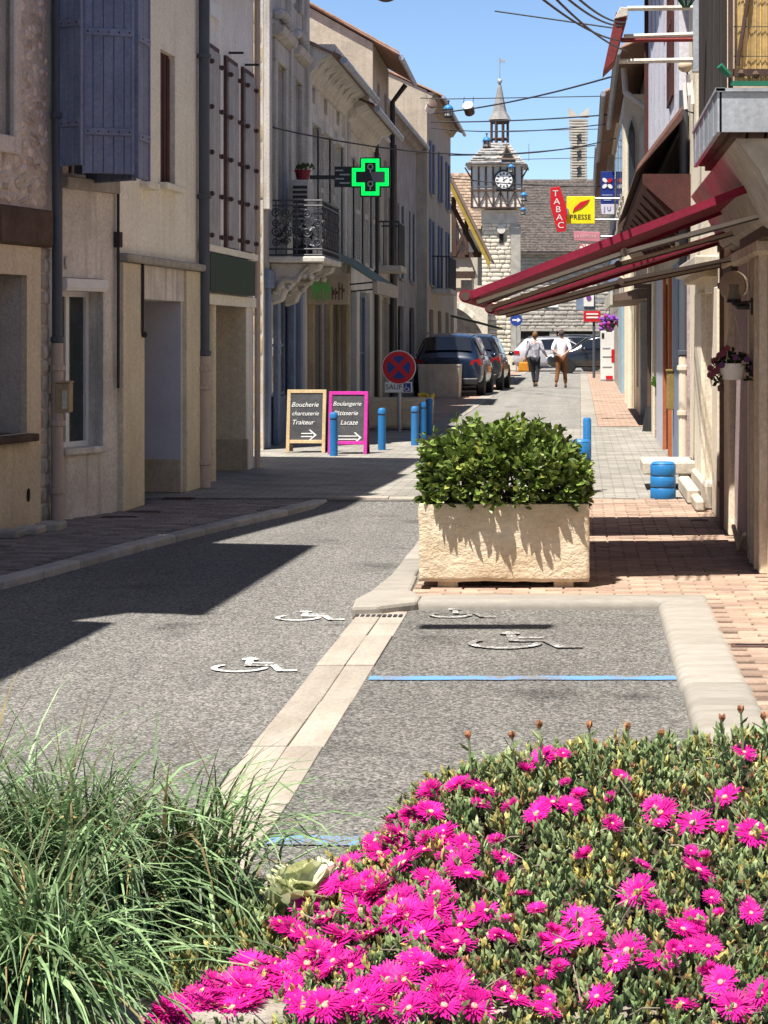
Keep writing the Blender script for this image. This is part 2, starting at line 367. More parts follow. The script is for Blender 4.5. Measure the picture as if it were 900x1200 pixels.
PL = tag(mb.build('pavement_left', M_mortar), kind='structure')
kerb_run(PL, [(x-.07, y) for x, y in kl], .15, .105, .62, m=mat('grey_granite_kerb', (.4, .38, .35), (.3, .28, .26), scale=5, objrand=.15, bscale=60))

mb = MB(); pr = [(.62, -4), (1.3, -4), (1.3, 19.86), (-1.04, 19.86), (-1.04, 12.9), (-.85, 12.3), (.62, 12.3)]
mb.add([(x, y, .084) for x, y in pr], [tuple(range(len(pr)))])
PR = tag(mb.build('pavement_right', M_mortar), kind='structure')
kerb_run(PR, [(.59, -2), (.59, 12.08)], .31, .108, 2.8, r=.05, gap=.004)
kerb_run(PR, [(-.935, 12.23), (.745, 12.23)], .29, .108, 1.66, r=.045)
for poly in ([(-1.27, 11.83), (-1.12, 11.87), (-.92, 12.08), (-.92, 12.375), (-1.0, 12.62), (-1.24, 12.6), (-1.29, 12.2)], [(-1.24, 12.606), (-1.0, 12.626), (-1.02, 13.4), (-1.2, 13.4)]):
    q = MB(); q.prism(poly, -.05, .107, 'z'); q.build('corner_stone', M_kerb, PR, bev=.022, seg=2)
kerb_run(PR, [(-1.12, 13.42), (-1.12, 19.8)], .16, .104, 1.0)

# individual paving bricks
def paver_mesh(m):
    me = bpy.data.meshes.new('paver'); b = bmesh.new(); c = .012
    vs = [b.verts.new(p) for p in ((-.5,-.5,-1),(.5,-.5,-1),(.5,.5,-1),(-.5,.5,-1),(-.5,-.5,-.25),(.5,-.5,-.25),(.5,.5,-.25),(-.5,.5,-.25),
          (-.47,-.45,0),(.47,-.45,0),(.47,.45,0),(-.47,.45,0))]
    for i in range(4):
        j = (i+1) % 4; b.faces.new((vs[i], vs[j], vs[4+j], vs[4+i])); b.faces.new((vs[4+i], vs[4+j], vs[8+j], vs[8+i]))
    b.faces.new(vs[8:12]); b.to_mesh(me); b.free(); me.materials.append(m); return me
def pave(parent, inside, x0, x1, y0, y1, w, h, m_one, m_run, limit=290, rot=0.0, z=.1):
    cells = []; row = 0; y = y0
    while y < y1:
        x = x0-(w/2 if row % 2 else 0)
        while x < x1:
            if inside(x+w/2, y+h/2): cells.append((x+w/2, y+h/2))
            x += w
        y += h; row += 1
    def vis(c):
        px, py = VX+F*c[0]/c[1], VY+F*1.5/c[1]
        return 0 <= px <= 900 and py < 1195
    seen = sorted([c for c in cells if vis(c)], key=lambda c: c[1]); rest = [c for c in cells if not vis(c)]+seen[limit:]
    me = paver_mesh(m_one)
    for cx, cy in seen[:limit]:
        inst('paver', me, parent, Matrix.Translation((cx, cy, z+R.uniform(-.003, .002))) @ Matrix.Rotation(R.uniform(-.012, .012), 4, 'Z') @
             Matrix.Rotation(R.uniform(-.006, .006), 4, 'X') @ Matrix.Diagonal((w-.006, h-.006, .03, 1)))
    mb = MB(); c = .47
    for cx, cy in rest:
        zz = z+R.uniform(-.003, .002); a, b2 = (w-.006)/2, (h-.006)/2
        mb.add([(cx-a,cy-b2,zz-.02),(cx+a,cy-b2,zz-.02),(cx+a,cy+b2,zz-.02),(cx-a,cy+b2,zz-.02),
                (cx-a+.005,cy-b2+.005,zz),(cx+a-.005,cy-b2+.005,zz),(cx+a-.005,cy+b2-.005,zz),(cx-a+.005,cy+b2-.005,zz)],
               [(0,1,5,4),(1,2,6,5),(2,3,7,6),(3,0,4,7),(4,5,6,7)])
    if rest: tag(mb.build('paving', m_run, parent, fixn=False), kind='stuff')
def in_left(x, y): return x_on(left_line, y)-.05 < x < x_on([(a-.17, b) for a, b in kl], y)
pave(PL, in_left, -6, -2.3, 6, 19.7, .2, .1, M_paverg, M_paverg_i)
def in_right(x, y): return (x > .76 if y < 12.4 else x > -.93) and x < 1.19
pave(PR, in_right, -1.0, 1.3, 3, 19.8, .2, .1, M_paver, M_paver_i)

# stone band between the lane and the parking bay
BAND = sheet('paving_band', [(-1.24, -4), (-.965, -4), (-.965, 12.0), (-1.24, 12.0)], ZR+.003, M_mortar)
for x0 in (-1.171, -1.034):
    kerb_run(BAND, [(x0, -1+R.uniform(0, .4)), (x0, 11.98)], .134, ZR+.011, .95, 'slab', M_slab, .03, .007, .004)
# pale threshold across the lane where the raised crossing starts
TH = sheet('threshold_strip', [(-2.35, 19.7), (-1.2, 19.7), (-1.2, 20.0), (-2.35, 20.0)], .09, M_mortar)
kerb_run(TH, [(-2.36, 19.93), (-1.21, 19.93)], .2, .106, .58, 'slab', M_slab, .05, .008, .006)
FK = sheet('kerb_far', [(0, 35.7), (.3, 35.7), (.3, 95), (0, 95)], .1, M_mortar)
kerb_run(FK, [(.15, 35.75), (.15, 92)], .29, .112, 1.6, 'kerb_stone', M_kerb, .04, .012, .006)
FK2 = sheet('kerb_far_left', [(-2.52, 35.7), (-2.2, 35.7), (-2.2, 95), (-2.52, 95)], .1, M_mortar)
kerb_run(FK2, [(-2.36, 31.0), (-2.36, 92)], .3, .112, 1.6, 'kerb_stone', M_kerb, .04, .012, .006)

# painted markings
def worn_paint(name, c, wear, under=(.16, .15, .135)):
    m = bpy.data.materials.new(name); m.use_nodes = True; n = m.node_tree.nodes; l = m.node_tree.links; p = n['Principled BSDF']
    geo = n.new('ShaderNodeNewGeometry'); t = n.new('ShaderNodeTexNoise'); t.inputs['Scale'].default_value = 70; t.inputs['Detail'].default_value = 5
    t2 = n.new('ShaderNodeTexNoise'); t2.inputs['Scale'].default_value = 5; l.new(geo.outputs['Position'], t2.inputs['Vector'])
    l.new(geo.outputs['Position'], t.inputs['Vector']); a = n.new('ShaderNodeMath'); a.operation = 'ADD'; l.new(t.outputs[0], a.inputs[0]); l.new(t2.outputs[0], a.inputs[1])
    cr = n.new('ShaderNodeMapRange'); cr.inputs['From Min'].default_value = wear; cr.inputs['From Max'].default_value = wear+.08; l.new(a.outputs[0], cr.inputs[0])
    x = n.new('ShaderNodeMix'); x.data_type = 'RGBA'; x.inputs[6].default_value = (*c, 1); x.inputs[7].default_value = (*under, 1)
    l.new(cr.outputs[0], x.inputs[0]); l.new(x.outputs[2], p.inputs['Base Color']); p.inputs['Roughness'].default_value = .7
    return m
M_pwhite = worn_paint('road_white', (.72, .72, .7), 1.03); M_pfaint = worn_paint('road_white_faint', (.5, .5, .49), .87, (.145, .138, .128)); M_pblue = worn_paint('road_blue', (.1, .25, .5), 1.0)
def bay_line(y, x0, x1, w, label):
    mb = MB(); k = 14; 
    vs = []; 
    for i in range(k+1):
        x = x0+(x1-x0)*i/k; o = R.uniform(-.006, .006); vs += [(x, y-w/2+o, ZR+.009), (x, y+w/2+o, ZR+.009)]
    mb.add(vs, [(2*i, 2*i+2, 2*i+3, 2*i+1) for i in range(k)])
    tag(mb.build('bay_marking', M_pblue, None, origin=((x0+x1)/2, y, ZR+.009)), label, 'road marking')
bay_line((EYE-ZR)*F/(796.5-VY), -.955, .435, .11, 'thin blue bay line painted across the asphalt, close to the stone planter')
bay_line((EYE-ZR)*F/(988-VY), -.955, .43, .12, 'blue bay line half hidden behind the tall grass tips')
def wheelchair(px, py, s, m, label, z=.0075):
    c = G(px, py, ZR); z += ZR; mb = MB()
    def T(x, y, q): return Vector((c.x+x*s, c.y+y*s, z))
    def stroke(pts, w):
        for (a, b), (c2, d) in zip(pts, pts[1:]):
            t = Vector((c2-a, d-b)).normalized(); nn = Vector((-t.y, t.x))*w/2; e = t*w*.3
            mb.quad((a-nn.x-e.x, b-nn.y-e.y, 0), (c2-nn.x+e.x, d-nn.y+e.y, 0), (c2+nn.x+e.x, d+nn.y+e.y, 0), (a+nn.x-e.x, b+nn.y-e.y, 0), T)
    stroke([(-.12+.3*math.cos(a*math.pi/9), -.18+.3*math.sin(a*math.pi/9)) for a in range(7, 19)], .075)
    stroke([(-.08, .3), (-.05, -.02), (.25, -.02), (.38, -.42), (.55, -.4)], .09)
    stroke([(-.06, .16), (.2, .16)], .07)
    mb.add([(-.1+.1*math.cos(a*math.pi/6), .46+.1*math.sin(a*math.pi/6), 0) for a in range(12)], [tuple(range(12))], T)
    for i, v in enumerate(mb.v): v.z += .00004*(i//4)
    return tag(mb.build('wheelchair_marking', m, None, origin=c, fixn=False), label, 'road marking', 'wheelchair symbols painted on the asphalt')
wheelchair(296, 781, .4, M_pwhite, 'white wheelchair symbol on the lane, closer to the grass')
wheelchair(361, 723, .38, M_pwhite, 'white wheelchair symbol on the lane, closer to the kerb drain')
wheelchair(608, 753, .56, M_pfaint, 'worn wheelchair outline inside the parking bay beyond the blue line', .0135)
wheelchair(538, 721, .36, M_pfaint, 'faint small wheelchair trace in the bay corner below the planter', .0135)
# drain under the kerb corner and small covers
dr = thing('kerb_drain', 'dark iron drain slot under the rounded kerb corner', 'drain', (-1.1, 11.8, ZR))
mb = MB(); mb.box(-1.25, -.97, 11.72, 11.815, ZR-.01, ZR+.008); mb.build('frame', M_rust, dr)
for i in range(9):
    mb = MB(); mb.box(-1.24+i*.03, -1.222+i*.03, 11.725, 11.81, ZR+.008, ZR+.016); mb.build('bar', M_blackm, dr)
for i, (px, py, w, d, lab) in enumerate(((210, 584, .3, .12, 'dark drain cover in the brick pavement outside the lavender doorway'), (170, 600, .28, .1, 'dark drain cover beside the cream pilaster foot'),
      (820, 610, .14, .12, 'small square cover by the stone door step'), (893, 757, .3, .08, 'rusty rectangular cover in pink bricks beside the wide kerb'), (140, 606, .3, .1, 'dark drain cover below the dirty white wall'))):
    c = G(px, py); t = thing('drain_cover', lab, 'drain cover', c, 'small covers let into the pavements')
    mb = MB(); mb.box(c.x-w/2, c.x+w/2, c.y-d/2, c.y+d/2, .07, .107); mb.build('lid', M_rust, t, bev=.004)
    mb = MB(); mb.box(c.x-w/2+.02, c.x+w/2-.02, c.y-.01, c.y+.01, .107, .111); mb.build('grip', M_blackm, t)
# ------------------------------------------------------------------ houses
class Fac:
    """a facade line in plan; u runs away from the camera along it, d is outward, z up"""
    def __init__(s, p0, p1, side):
        s.p0 = Vector((p0[0], p0[1], 0)); s.p1 = Vector((p1[0], p1[1], 0)); s.L = (s.p1-s.p0).length
        s.t = (s.p1-s.p0).normalized(); s.n = Vector((s.t.y, -s.t.x, 0))*(1 if side == 'L' else -1)
    def M(s, u, d, z): return s.p0+s.t*u+s.n*d+Vector((0, 0, z))
    def u(s, px, d=0.0):
        k = (px-VX)/F; q = s.p0+s.n*d
        return (k*q.y-q.x)/(s.t.x-k*s.t.y)
    def z(s, px, py, d=0.0):
        return EYE-(py-VY)*s.M(s.u(px, d), d, 0).y/F
    def rect(s, pa, pb, top, bot, d=0.0):
        return (s.u(pa, d), s.u(pb, d), s.z(pa, bot, d), s.z(pa, top, d))
def wall_with_holes(mb, f, u0, u1, z0, z1, holes, depth, d=0.0):
    us = sorted({u0, u1, *[min(max(h[i], u0), u1) for h in holes for i in (0, 1)]}); zs = sorted({z0, z1, *[min(max(h[i], z0), z1) for h in holes for i in (2, 3)]})
    for a, b in zip(us, us[1:]):
        for c, e in zip(zs, zs[1:]):
            um, zm = (a+b)/2, (c+e)/2
            if any(h[0] < um < h[1] and h[2] < zm < h[3] for h in holes): continue
            mb.quad((a, d, c), (b, d, c), (b, d, e), (a, d, e), f.M)
    for h in holes:
        dd = h[4] if len(h) > 4 else depth
        a, b, c, e = h[:4]
        mb.quad((a, d, c), (a, d-dd, c), (a, d-dd, e), (a, d, e), f.M); mb.quad((b, d, c), (b, d-dd, c), (b, d-dd, e), (b, d, e), f.M)
        mb.quad((a, d, e), (b, d, e), (b, d-dd, e), (a, d-dd, e), f.M); mb.quad((a, d, c), (b, d, c), (b, d-dd, c), (a, d-dd, c), f.M)
def tile_roof(mb, f, u0, u1, dA, zA, dB, zB, per=.23, amp=.05, th=.07):
    k = max(8, int((u1-u0)/per*4)); vs = []
    for i in range(k+1):
        u = u0+(u1-u0)*i/k; b = amp*abs(math.sin(math.pi*(u-u0)/per))
        vs += [(u, dA, zA+b), (u, dB, zB+b), (u, dA+.02, zA-th*.3), (u, dB, zB-th)]
    fs = []
    for i in range(k):
        o = i*4; p = o+4; fs += [(o, o+1, p+1, p), (o, p, p+2, o+2), (o+2, p+2, p+3, o+3)]
    fs += [(0, 2, 3, 1), (k*4, k*4+1, k*4+3, k*4+2)]
    mb.add(vs, fs, f.M)
def house(name, label, p0, p1, side, h, depth, wm, holes=(), reveal=.16, slope=.45, oh=.35, rm=None, cat='house', roof=True, z0=0.0, wall_name='wall'):
    f = Fac(p0, p1, side); t = thing(name, label, cat, f.M(0, 0, 0)); t_f[t.name] = f
    mb = MB(); wall_with_holes(mb, f, 0, f.L, z0, h, list(holes), reveal); hr = h+slope*depth/2
    for u in (0, f.L):
        mb.add([(u, 0, z0), (u, -depth, z0), (u, -depth, h), (u, -depth/2, hr if roof else h), (u, 0, h)], [(0, 1, 2, 3, 4)], f.M)
    mb.quad((0, -depth, z0), (f.L, -depth, z0), (f.L, -depth, h), (0, -depth, h), f.M)
    wall = mb.build(wall_name, wm, t, fixn=False)
    # dim rooms behind the openings
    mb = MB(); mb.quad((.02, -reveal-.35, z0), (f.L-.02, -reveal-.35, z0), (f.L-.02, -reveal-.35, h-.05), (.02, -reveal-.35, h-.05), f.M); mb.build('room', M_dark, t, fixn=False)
    if roof:
        mb = MB(); tile_roof(mb, f, -.05, f.L+.05, oh, h-slope*oh+.05, -depth/2, hr+.08); tile_roof(mb, f, -.05, f.L+.05, -depth-oh, h-slope*oh+.05, -depth/2, hr+.08)
        mb.build('roof', rm or M_tile, t, fixn=False)
        mb = MB(); mb.tube([f.M(-.05, oh+.05, h-slope*oh), f.M(f.L+.05, oh+.05, h-slope*oh)], .06, 8); mb.build('gutter', M_zinc, t, smooth=True)
    return t, f, wall
t_f = {}
def window(t, f, r, d=-.12, fm=None, nx=2, nz=3, w=.05, name='window', glass=None, bar=.025):
    a, b, c, e = r[:4]; mb = MB(); fm = fm or M_offw
    for bx in ((a, a+w, c, e), (b-w, b, c, e), (a+w, b-w, c, c+w), (a+w, b-w, e-w, e)): mb.box(bx[0], bx[1], d-.03, d+.02, bx[2], bx[3], f.M)
    iu0, iu1, iz0, iz1 = a+w, b-w, c+w, e-w
    for i in range(1, nx):
        x = iu0+(iu1-iu0)*i/nx; mb.box(x-bar/2, x+bar/2, d-.025, d+.012, iz0, iz1, f.M)
    for j in range(1, nz):
        z = iz0+(iz1-iz0)*j/nz; mb.box(iu0, iu1, d-.024, d+.009, z-bar/2, z+bar/2, f.M)
    fr = mb.build(name, fm, t)
    for i in range(nx):
        for j in range(nz):
            u0, u1 = iu0+(iu1-iu0)*i/nx, iu0+(iu1-iu0)*(i+1)/nx; q0, q1 = iz0+(iz1-iz0)*j/nz, iz0+(iz1-iz0)*(j+1)/nz
            mb = MB(); mb.box(u0, u1, d-.012, d-.006, q0, q1, f.M); mb.build('pane', glass or M_glass, fr)
    return fr
def sill(t, f, r, m, o=.08, ext=.06, th=.07):
    mb = MB(); mb.box(r[0]-ext, r[1]+ext, -.1, o, r[2]-th, r[2], f.M); return mb.build('sill', m, t, bev=.008)
def plank_shutter(t, f, r, m, planks=5, d=.02, th=.035, hinges=(), hm=None, battens=True, plank_parts=False):
    """a closed shutter of upright boards, flat to the wall"""
    a, b, c, e = r[:4]; mb = MB(); mb.box(a, b, d, d+th*.5, c, e, f.M)
    sh = mb.build('shutter', m, t); w = (b-a)/planks
    mb = MB()
    for i in range(planks):
        q = MB() if plank_parts else mb; q.box(a+i*w+.004, a+(i+1)*w-.004, d+th*.5, d+th, c+.003*(i % 2), e-.003*(i % 2), f.M)
        if plank_parts: q.build('plank', m, sh, bev=.003)
    if not plank_parts: mb.build('plank_face', m, sh)
    for z in hinges:
        for u in (a+.02, b-.02):
            q = MB(); q.box(u-.06, u+.06, d+th, d+th+.012, z-.02, z+.02, f.M); q.ball(f.M(u, d+th+.02, z), .028, 6); q.build('hinge', hm or M_rust, sh)
    return sh
def louvre_shutter(t, f, r, m, d=.03, n=None):
    a, b, c, e = r[:4]; mb = MB(); w = .05
    for bx in ((a, a+w, c, e), (b-w, b, c, e), (a+w, b-w, c, c+.07), (a+w, b-w, e-.07, e), (a+w, b-w, (c+e)/2-.04, (c+e)/2+.04)): mb.box(bx[0], bx[1], d, d+.035, bx[2], bx[3], f.M)
    sh = mb.build('shutter', m, t); mb = MB(); n = n or int((e-c)/.06)
    for i in range(n):
        z = c+.07+(e-c-.14)*i/n; mb.add([(a+w, d+.005, z+.045), (b-w, d+.005, z+.045), (b-w, d+.03, z), (a+w, d+.03, z)], [(0, 1, 2, 3)], f.M)
    mb.quad((a+w, d+.002, c+.05), (b-w, d+.002, c+.05), (b-w, d+.002, e-.05), (a+w, d+.002, e-.05), f.M)
    tag(mb.build('slat', m, sh, fixn=False), kind='stuff'); return sh
def downpipe(t, pts, r, m, name='downpipe', clamps=(), n=10):
    mb = MB(); mb.tube(pts, r, n); p = mb.build(name, m, t, smooth=True)
    for z in clamps:
        q = MB(); c = Vector(pts[0]); q.lathe([(r*1.05, -.025), (r*1.3, -.02), (r*1.3, .02), (r*1.05, .025)], (c.x, c.y, z), 10); q.build('clamp', m, p)
    return p
def moulding(t, f, u0, u1, prof, m, name='cornice'):
    mb = MB(); mb.prism(prof, u0, u1, 'x', f.M); return mb.build(name, m, t)
def stone_face(parent, f, u0, u1, z0, z1, cw, ch, m, d=.0, skip=None, th=.05, limit=300, tris=None, jit=.25, name='stone', rubble=False):
    """rough stones laid in uneven courses, each its own piece"""
    metas = []
    for k in range(5):
        b = bmesh.new(); rr = random.Random(50+k)
        ring = []
        for (x, z) in ((-.5, -.42), (-.3, -.5), (.32, -.5), (.5, -.35), (.5, .38), (.34, .5), (-.36, .5), (-.5, .33)):
            ring.append((x+rr.uniform(-.05, .05), z+rr.uniform(-.06, .06)))
        base = [b.verts.new((x, -.6, z)) for x, z in ring]; top = [b.verts.new((x*.94, .3+rr.uniform(-.1, .1), z*.9)) for x, z in ring]; cen = b.verts.new((rr.uniform(-.1, .1), .6, rr.uniform(-.1, .1)))
        for i in range(8):
            j = (i+1) % 8; b.faces.new((base[i], base[j], top[j], top[i])); b.faces.new((top[i], top[j], cen))
        me = bpy.data.meshes.new(name); b.to_mesh(me); b.free(); me.materials.append(m)
        for p in me.polygons: p.use_smooth = True
        metas.append(me)
    rot = Matrix((f.t.to_tuple(), f.n.to_tuple(), (0, 0, 1))).transposed().to_4x4(); cnt = 0; z = z0
    if rot.determinant() < 0: rot = Matrix((f.t.to_tuple(), f.n.to_tuple(), (0, 0, 1))).transposed().to_4x4() @ Matrix.Diagonal((-1, 1, 1, 1))
    while z < z1-.3*ch:
        hh = min(ch*R.uniform(1-jit, 1+jit), z1-z); u = u0-R.uniform(0, cw*.5); zc = z
        while u < u1:
            ww = cw*R.uniform(.6, 1.45); a, b2 = max(u, u0), min(u+ww, u1); u += ww
            if b2-a < .25*cw: continue
            if skip and skip((a+b2)/2, z+hh/2): continue
            if cnt < limit:
                zj, rj, sj = (R.uniform(-.35, .35)*hh, R.uniform(-.5, .5), R.uniform(.55, 1.35)) if rubble else (0, R.uniform(-.05, .05), 1)
                inst(name, R.choice(metas), parent, Matrix.Translation(f.M((a+b2)/2, d, z+hh/2+zj)) @ rot @ Matrix.Rotation(rj, 4, 'Y') @ Matrix.Diagonal(((b2-a)*.97, th*R.uniform(.6, 1.3), hh*.95*sj, 1)))
            cnt += 1
        z += hh
    return cnt

# ---- houses beyond the picture edge whose eaves shade the lane
house('terraced_house', 'tall plain house out of frame whose roof shades the lane', (-4.7, 2.0), (-4.4, 9.6), 'L', 6.1, 7, M_plB)
house('terraced_house', 'three storey rendered house out of frame beside the rubble stone house', (-4.25, 9.62), (-4.12, 13.5), 'L', 7.3, 7, M_plD)

# ---- rubble stone house with ochre shop front
fA = Fac(LA00, LA1, 'L')
sa = fA.rect(-140, 27, 322, 508); sa2 = (sa[0], sa[1], fA.z(27, 508), fA.z(27, 322), .32)
wz = fA.z(14, 160); winA = (fA.u(-60), fA.u(12), wz, wz+1.7)
A, fA, wA = house('stone_house', 'rubble stone house with ochre plastered shop front and brown beam', LA00, LA1, 'L', 8.0, 7, mat('pale_mortar', (.6, .53, .46), (.5, .43, .37), bump=.6, bscale=40), [sa2, winA])
zt = fA.z(42, 290)
sa3 = (sa2[0]+.004, sa2[1]-.004, sa2[2]+.004, sa2[3]-.004, .05)
q = MB(); wall_with_holes(q, fA, 0, fA.u(43), GZ, zt, [sa3], .05, d=.035)
q.quad((fA.u(43), .035, GZ), (fA.u(43), -.02, GZ), (fA.u(43), -.02, zt), (fA.u(43), .035, zt), fA.M); q.quad((0, .035, zt), (fA.u(43), .035, zt), (fA.u(43), -.02, zt), (0, -.02, zt), fA.M)
q.build('plaster_front', M_plA, A, fixn=False)
q = MB(); q.box(sa2[0], sa2[1]+.05, -.32, .12, sa2[2]-.06, sa2[2], fA.M); q.build('sill', M_brownw, A, bev=.01)
window(A, fA, sa2, d=-.28, fm=M_brownw, nx=3, nz=1)
z0b, z1b = fA.z(42, 290)+.005, fA.z(42, 244)
for i in range(4):
    w = (fA.u(54)-0)/4; q = MB(); q.box(i*w+.004, (i+1)*w-.004, -.04, .07+R.uniform(-.01, .01), z0b, z1b+R.uniform(-.03, .03), fA.M)
    q.build('lintel_block', M_brownw, A, bev=.02)
us = fA.u(16); stone_face(wA, fA, fA.u(-20), fA.L-.03, z1b+.03, 4.75, .1, .072, M_stone, -.012, lambda u, z: winA[0]-.12 < u < winA[1]+.12 and winA[2]-.15 < z < winA[3]+.15, th=.045, limit=300, rubble=True)
stone_face(wA, fA, fA.u(43)+.005, fA.L-.005, GZ, z0b, .11, .14, M_limeg, .0, None, th=.04, limit=40)
for bx in ((winA[0]-.12, winA[0], winA[2]-.14, winA[3]+.12), (winA[1], winA[1]+.12, winA[2]-.14, winA[3]+.12), (winA[0], winA[1], winA[2]-.14, winA[2])):
    q = MB(); q.box(bx[0], bx[1], -.05, .04, bx[2], bx[3], fA.M); q.build('window_surround', M_plB, A, bev=.01)
window(A, fA, winA, d=-.1, nx=2, nz=4)
pz = fA.z(60, 405); pc = fA.M(fA.L+.0, .075, 0)
downpipe(A, [(pc.x, pc.y, pz), (pc.x, pc.y, 7.9)], .042, M_pipeb, clamps=(pz+.05, 3.4, 5.2)); downpipe(A, [(pc.x, pc.y, .1), (pc.x, pc.y, pz+.02)], .05, M_pipec, clamps=(.35, .9, 1.35))
for i in range(3):
    q = MB(); c = G(10+i*24, 629-i*4); q.box(c.x-.09, c.x+.1, c.y-.14, c.y+.16, .09, .15+R.uniform(0, .02)); b = q.build('step_stone', M_limeg, A, bev=.015)

# ---- dirty white house with blue folding shutters
fB = Fac(LA1, LB1, 'L')
wb = fB.rect(70, 121, 324, 531); wb = (max(.09, fB.u(72)), fB.u(121), fB.z(121, 523), fB.z(121, 327), .2)
wu = (fB.u(80), fB.u(126), fB.z(120, 212), fB.z(120, 212)+2.1, .2)
B, fB, wB = house('white_house', 'narrow dirty white house with blue folding shutters upstairs', LA1, LB1, 'L', 7.0, 7, M_plB, [wb, wu])
q = MB(); q.box(wb[0], wb[1]-.005, -.19, .04, wb[2]-.05, wb[2]+.005, fB.M); q.build('sill', M_plB, B, bev=.008)
zsb = fB.z(119, 342)
fr = window(B, fB, (wb[0], wb[1]-.004, wb[2]+.005, zsb), d=-.16, fm=M_white, nx=2, nz=1, w=.045, bar=.05)
q = MB(); q.prism([(-.15, zsb), (.04, zsb), (.055, zsb+.03), (.05, wb[3]-.01), (.02, wb[3]-.005), (-.15, wb[3]-.005)], wb[0]+.004, wb[1]-.004, 'x', fB.M); q.build('roller_shutter_box', M_white, B)
window(B, fB, wu, d=-.16, nx=2, nz=4)
q = MB(); q.box(wu[0]-.1, wu[1]+.1, -.1, .07, wu[2]-.1, wu[2], fB.M); q.build('sill', M_limeg, B, bev=.01)
def leaf(a, b, z0, z1, n=5, mirror=False):
    """one folding shutter leaf standing between plan points a and b"""
    a, b = Vector(a), Vector(b); t = (b-a).normalized(); nn = Vector((t.y, -t.x, 0)); L = (b-a).length
    if nn.y > 0: nn = -nn
    T = lambda u, d, z: a+t*u+nn*d+Vector((0, 0, z))
    q = MB(); q.box(0, L, -.012, .006, z0, z1, T); sh = q.build('shutter', M_bluew, B)
    w = L/n
    for i in range(n):
        q = MB(); q.box(i*w+.003, (i+1)*w-.003, .006, .02, z0+R.uniform(0, .004), z1, T); q.build('plank', M_bluew, sh, bev=.003)
    for z in (z0+.34, z0+1.15, z0+1.85):
        q = MB(); q.box(.01, L-.01, .02, .038, z-.03, z+.03, T); q.build('batten', M_bluew, sh, bev=.004)
        for i in range(n):
            q = MB(); q.ball(T((i+.5)*w, .04, z), .008, 6); q.build('nail', M_rust, sh)
    q = MB(); q.box(.0, .02, -.016, .03, z0-.003, z1+.003, T); q.box(L-.025, L, -.016, .032, z0-.003, z1+.003, T); q.build('edge_strip', M_bluew, sh)
zb0 = 1.6-(205-VY)*17.5/F; zb1 = zb0+2.0
def P(px, Y): return ((px-VX)*Y/F, Y, 0)
leaf(P(72, 17.35), P(98, 17.2), zb0+.06, zb1, 3); leaf(P(96, 17.3), P(157, 17.45), zb0, zb1, 5); leaf(P(158, 17.5), P(172, 17.9), zb0-.02, zb1, 2)
leaf(P(104, 17.95), P(158, 17.55), zb0-.04, zb1, 4)
mbx = thing('mailbox', 'beige metal mailbox on the wall beside the slate downpipe', 'mailbox', W(75, 483, 17.3))
c = W(75, 466, 17.35); q = MB(); q.box(c.x-.06, c.x+.06, c.y-.06, c.y+.06, c.z-.12, c.z+.12); q.build('body', M_tan, mbx, bev=.008)
q = MB(); q.box(c.x-.065, c.x+.065, c.y-.07, c.y+.065, c.z+.12, c.z+.135); q.build('lid', M_tan, mbx)
q = MB(); q.box(c.x+.0, c.x+.04, c.y-.066, c.y-.06, c.z-.09, c.z+.06); q.build('slot_plate', M_offw, mbx)
q = MB(); q.box(c.x-.14, c.x-.05, c.y+.0, c.y+.04, c.z-.03, c.z+.03); q.build('bracket', M_tan, mbx)
q = MB(); q.tube([fB.M(fB.u(135), .03, fB.z(135, y)) for y in (200, 260, 262, 340, 455)], .013, 6); q.box(fB.u(133), fB.u(136.6), .0, .06, fB.z(135, 290), fB.z(135, 272), fB.M); q.build('cable', M_wire, B)

# ---- cream house
fC = Fac(LB1, LC1, 'L')
oc = (fC.u(163.5), fC.u(213), .05, fC.z(163, 350), .5)
w1 = (fC.u(166), fC.u(174), fC.z(174, 215), fC.z(174, 215)+1.35, .2); w2 = (fC.u(188), fC.u(205), fC.z(188, 214), fC.z(188, 57), .2)
C, fC, wC = house('cream_house', 'cream rendered house with ledge above a recessed lavender doorway', LB1, LC1, 'L', 6.4, 7, M_plC, [oc, w1, w2])
zl = fC.z(140, 297); q = MB(); q.box(-.02, fC.L, -.02, .1, zl-.07, zl, fC.M); q.build('ledge', M_limeg, C, bev=.012)
q = MB(); q.box(.0, fC.u(163), 0, .05, GZ, zl-.075, fC.M); q.build('pilaster', M_plCl, C, bev=.004); q = MB(); q.box(fC.u(213.5), fC.L-.02, 0, .045, GZ, zl-.075, fC.M); q.build('pilaster', M_plCl, C, bev=.004)
q = MB(); q.box(fC.u(163)+.002, fC.u(213.4), 0, .02, oc[3], zl-.075, fC.M); q.build('fascia_panel', M_plB, C)
q = MB(); q.box(oc[1]-.03, oc[1]-.002, -.5, -.002, .42, oc[3]-.003, fC.M); q.build('lavender_reveal', M_lav, C)
q = MB(); q.box(oc[1]-.05, oc[1]-.003, -.5, .0, GZ, .42, fC.M); q.build('plinth', M_plR2, C, bev=.006)
q = MB(); q.box(oc[0], oc[1]-.05, -.52, -.48, GZ, oc[3], fC.M); q.build('door', M_dark2, C)
for w_ in (w1, w2):
    q = MB(); q.box(w_[0], w_[1], -.1, -.06, w_[2], w_[3], fC.M); s_ = q.build('inner_shutter', M_redbr, C)
    for k in range(4):
        q = MB(); uu = w_[0]+(w_[1]-w_[0])*(k+.5)/4; q.box(uu-.05, uu+.05, -.06, -.045, w_[2]+.03, w_[3]-.03, fC.M); q.build('plank', M_redbr, s_)
    sill(C, fC, w_, M_plC, .09, .08, .06)
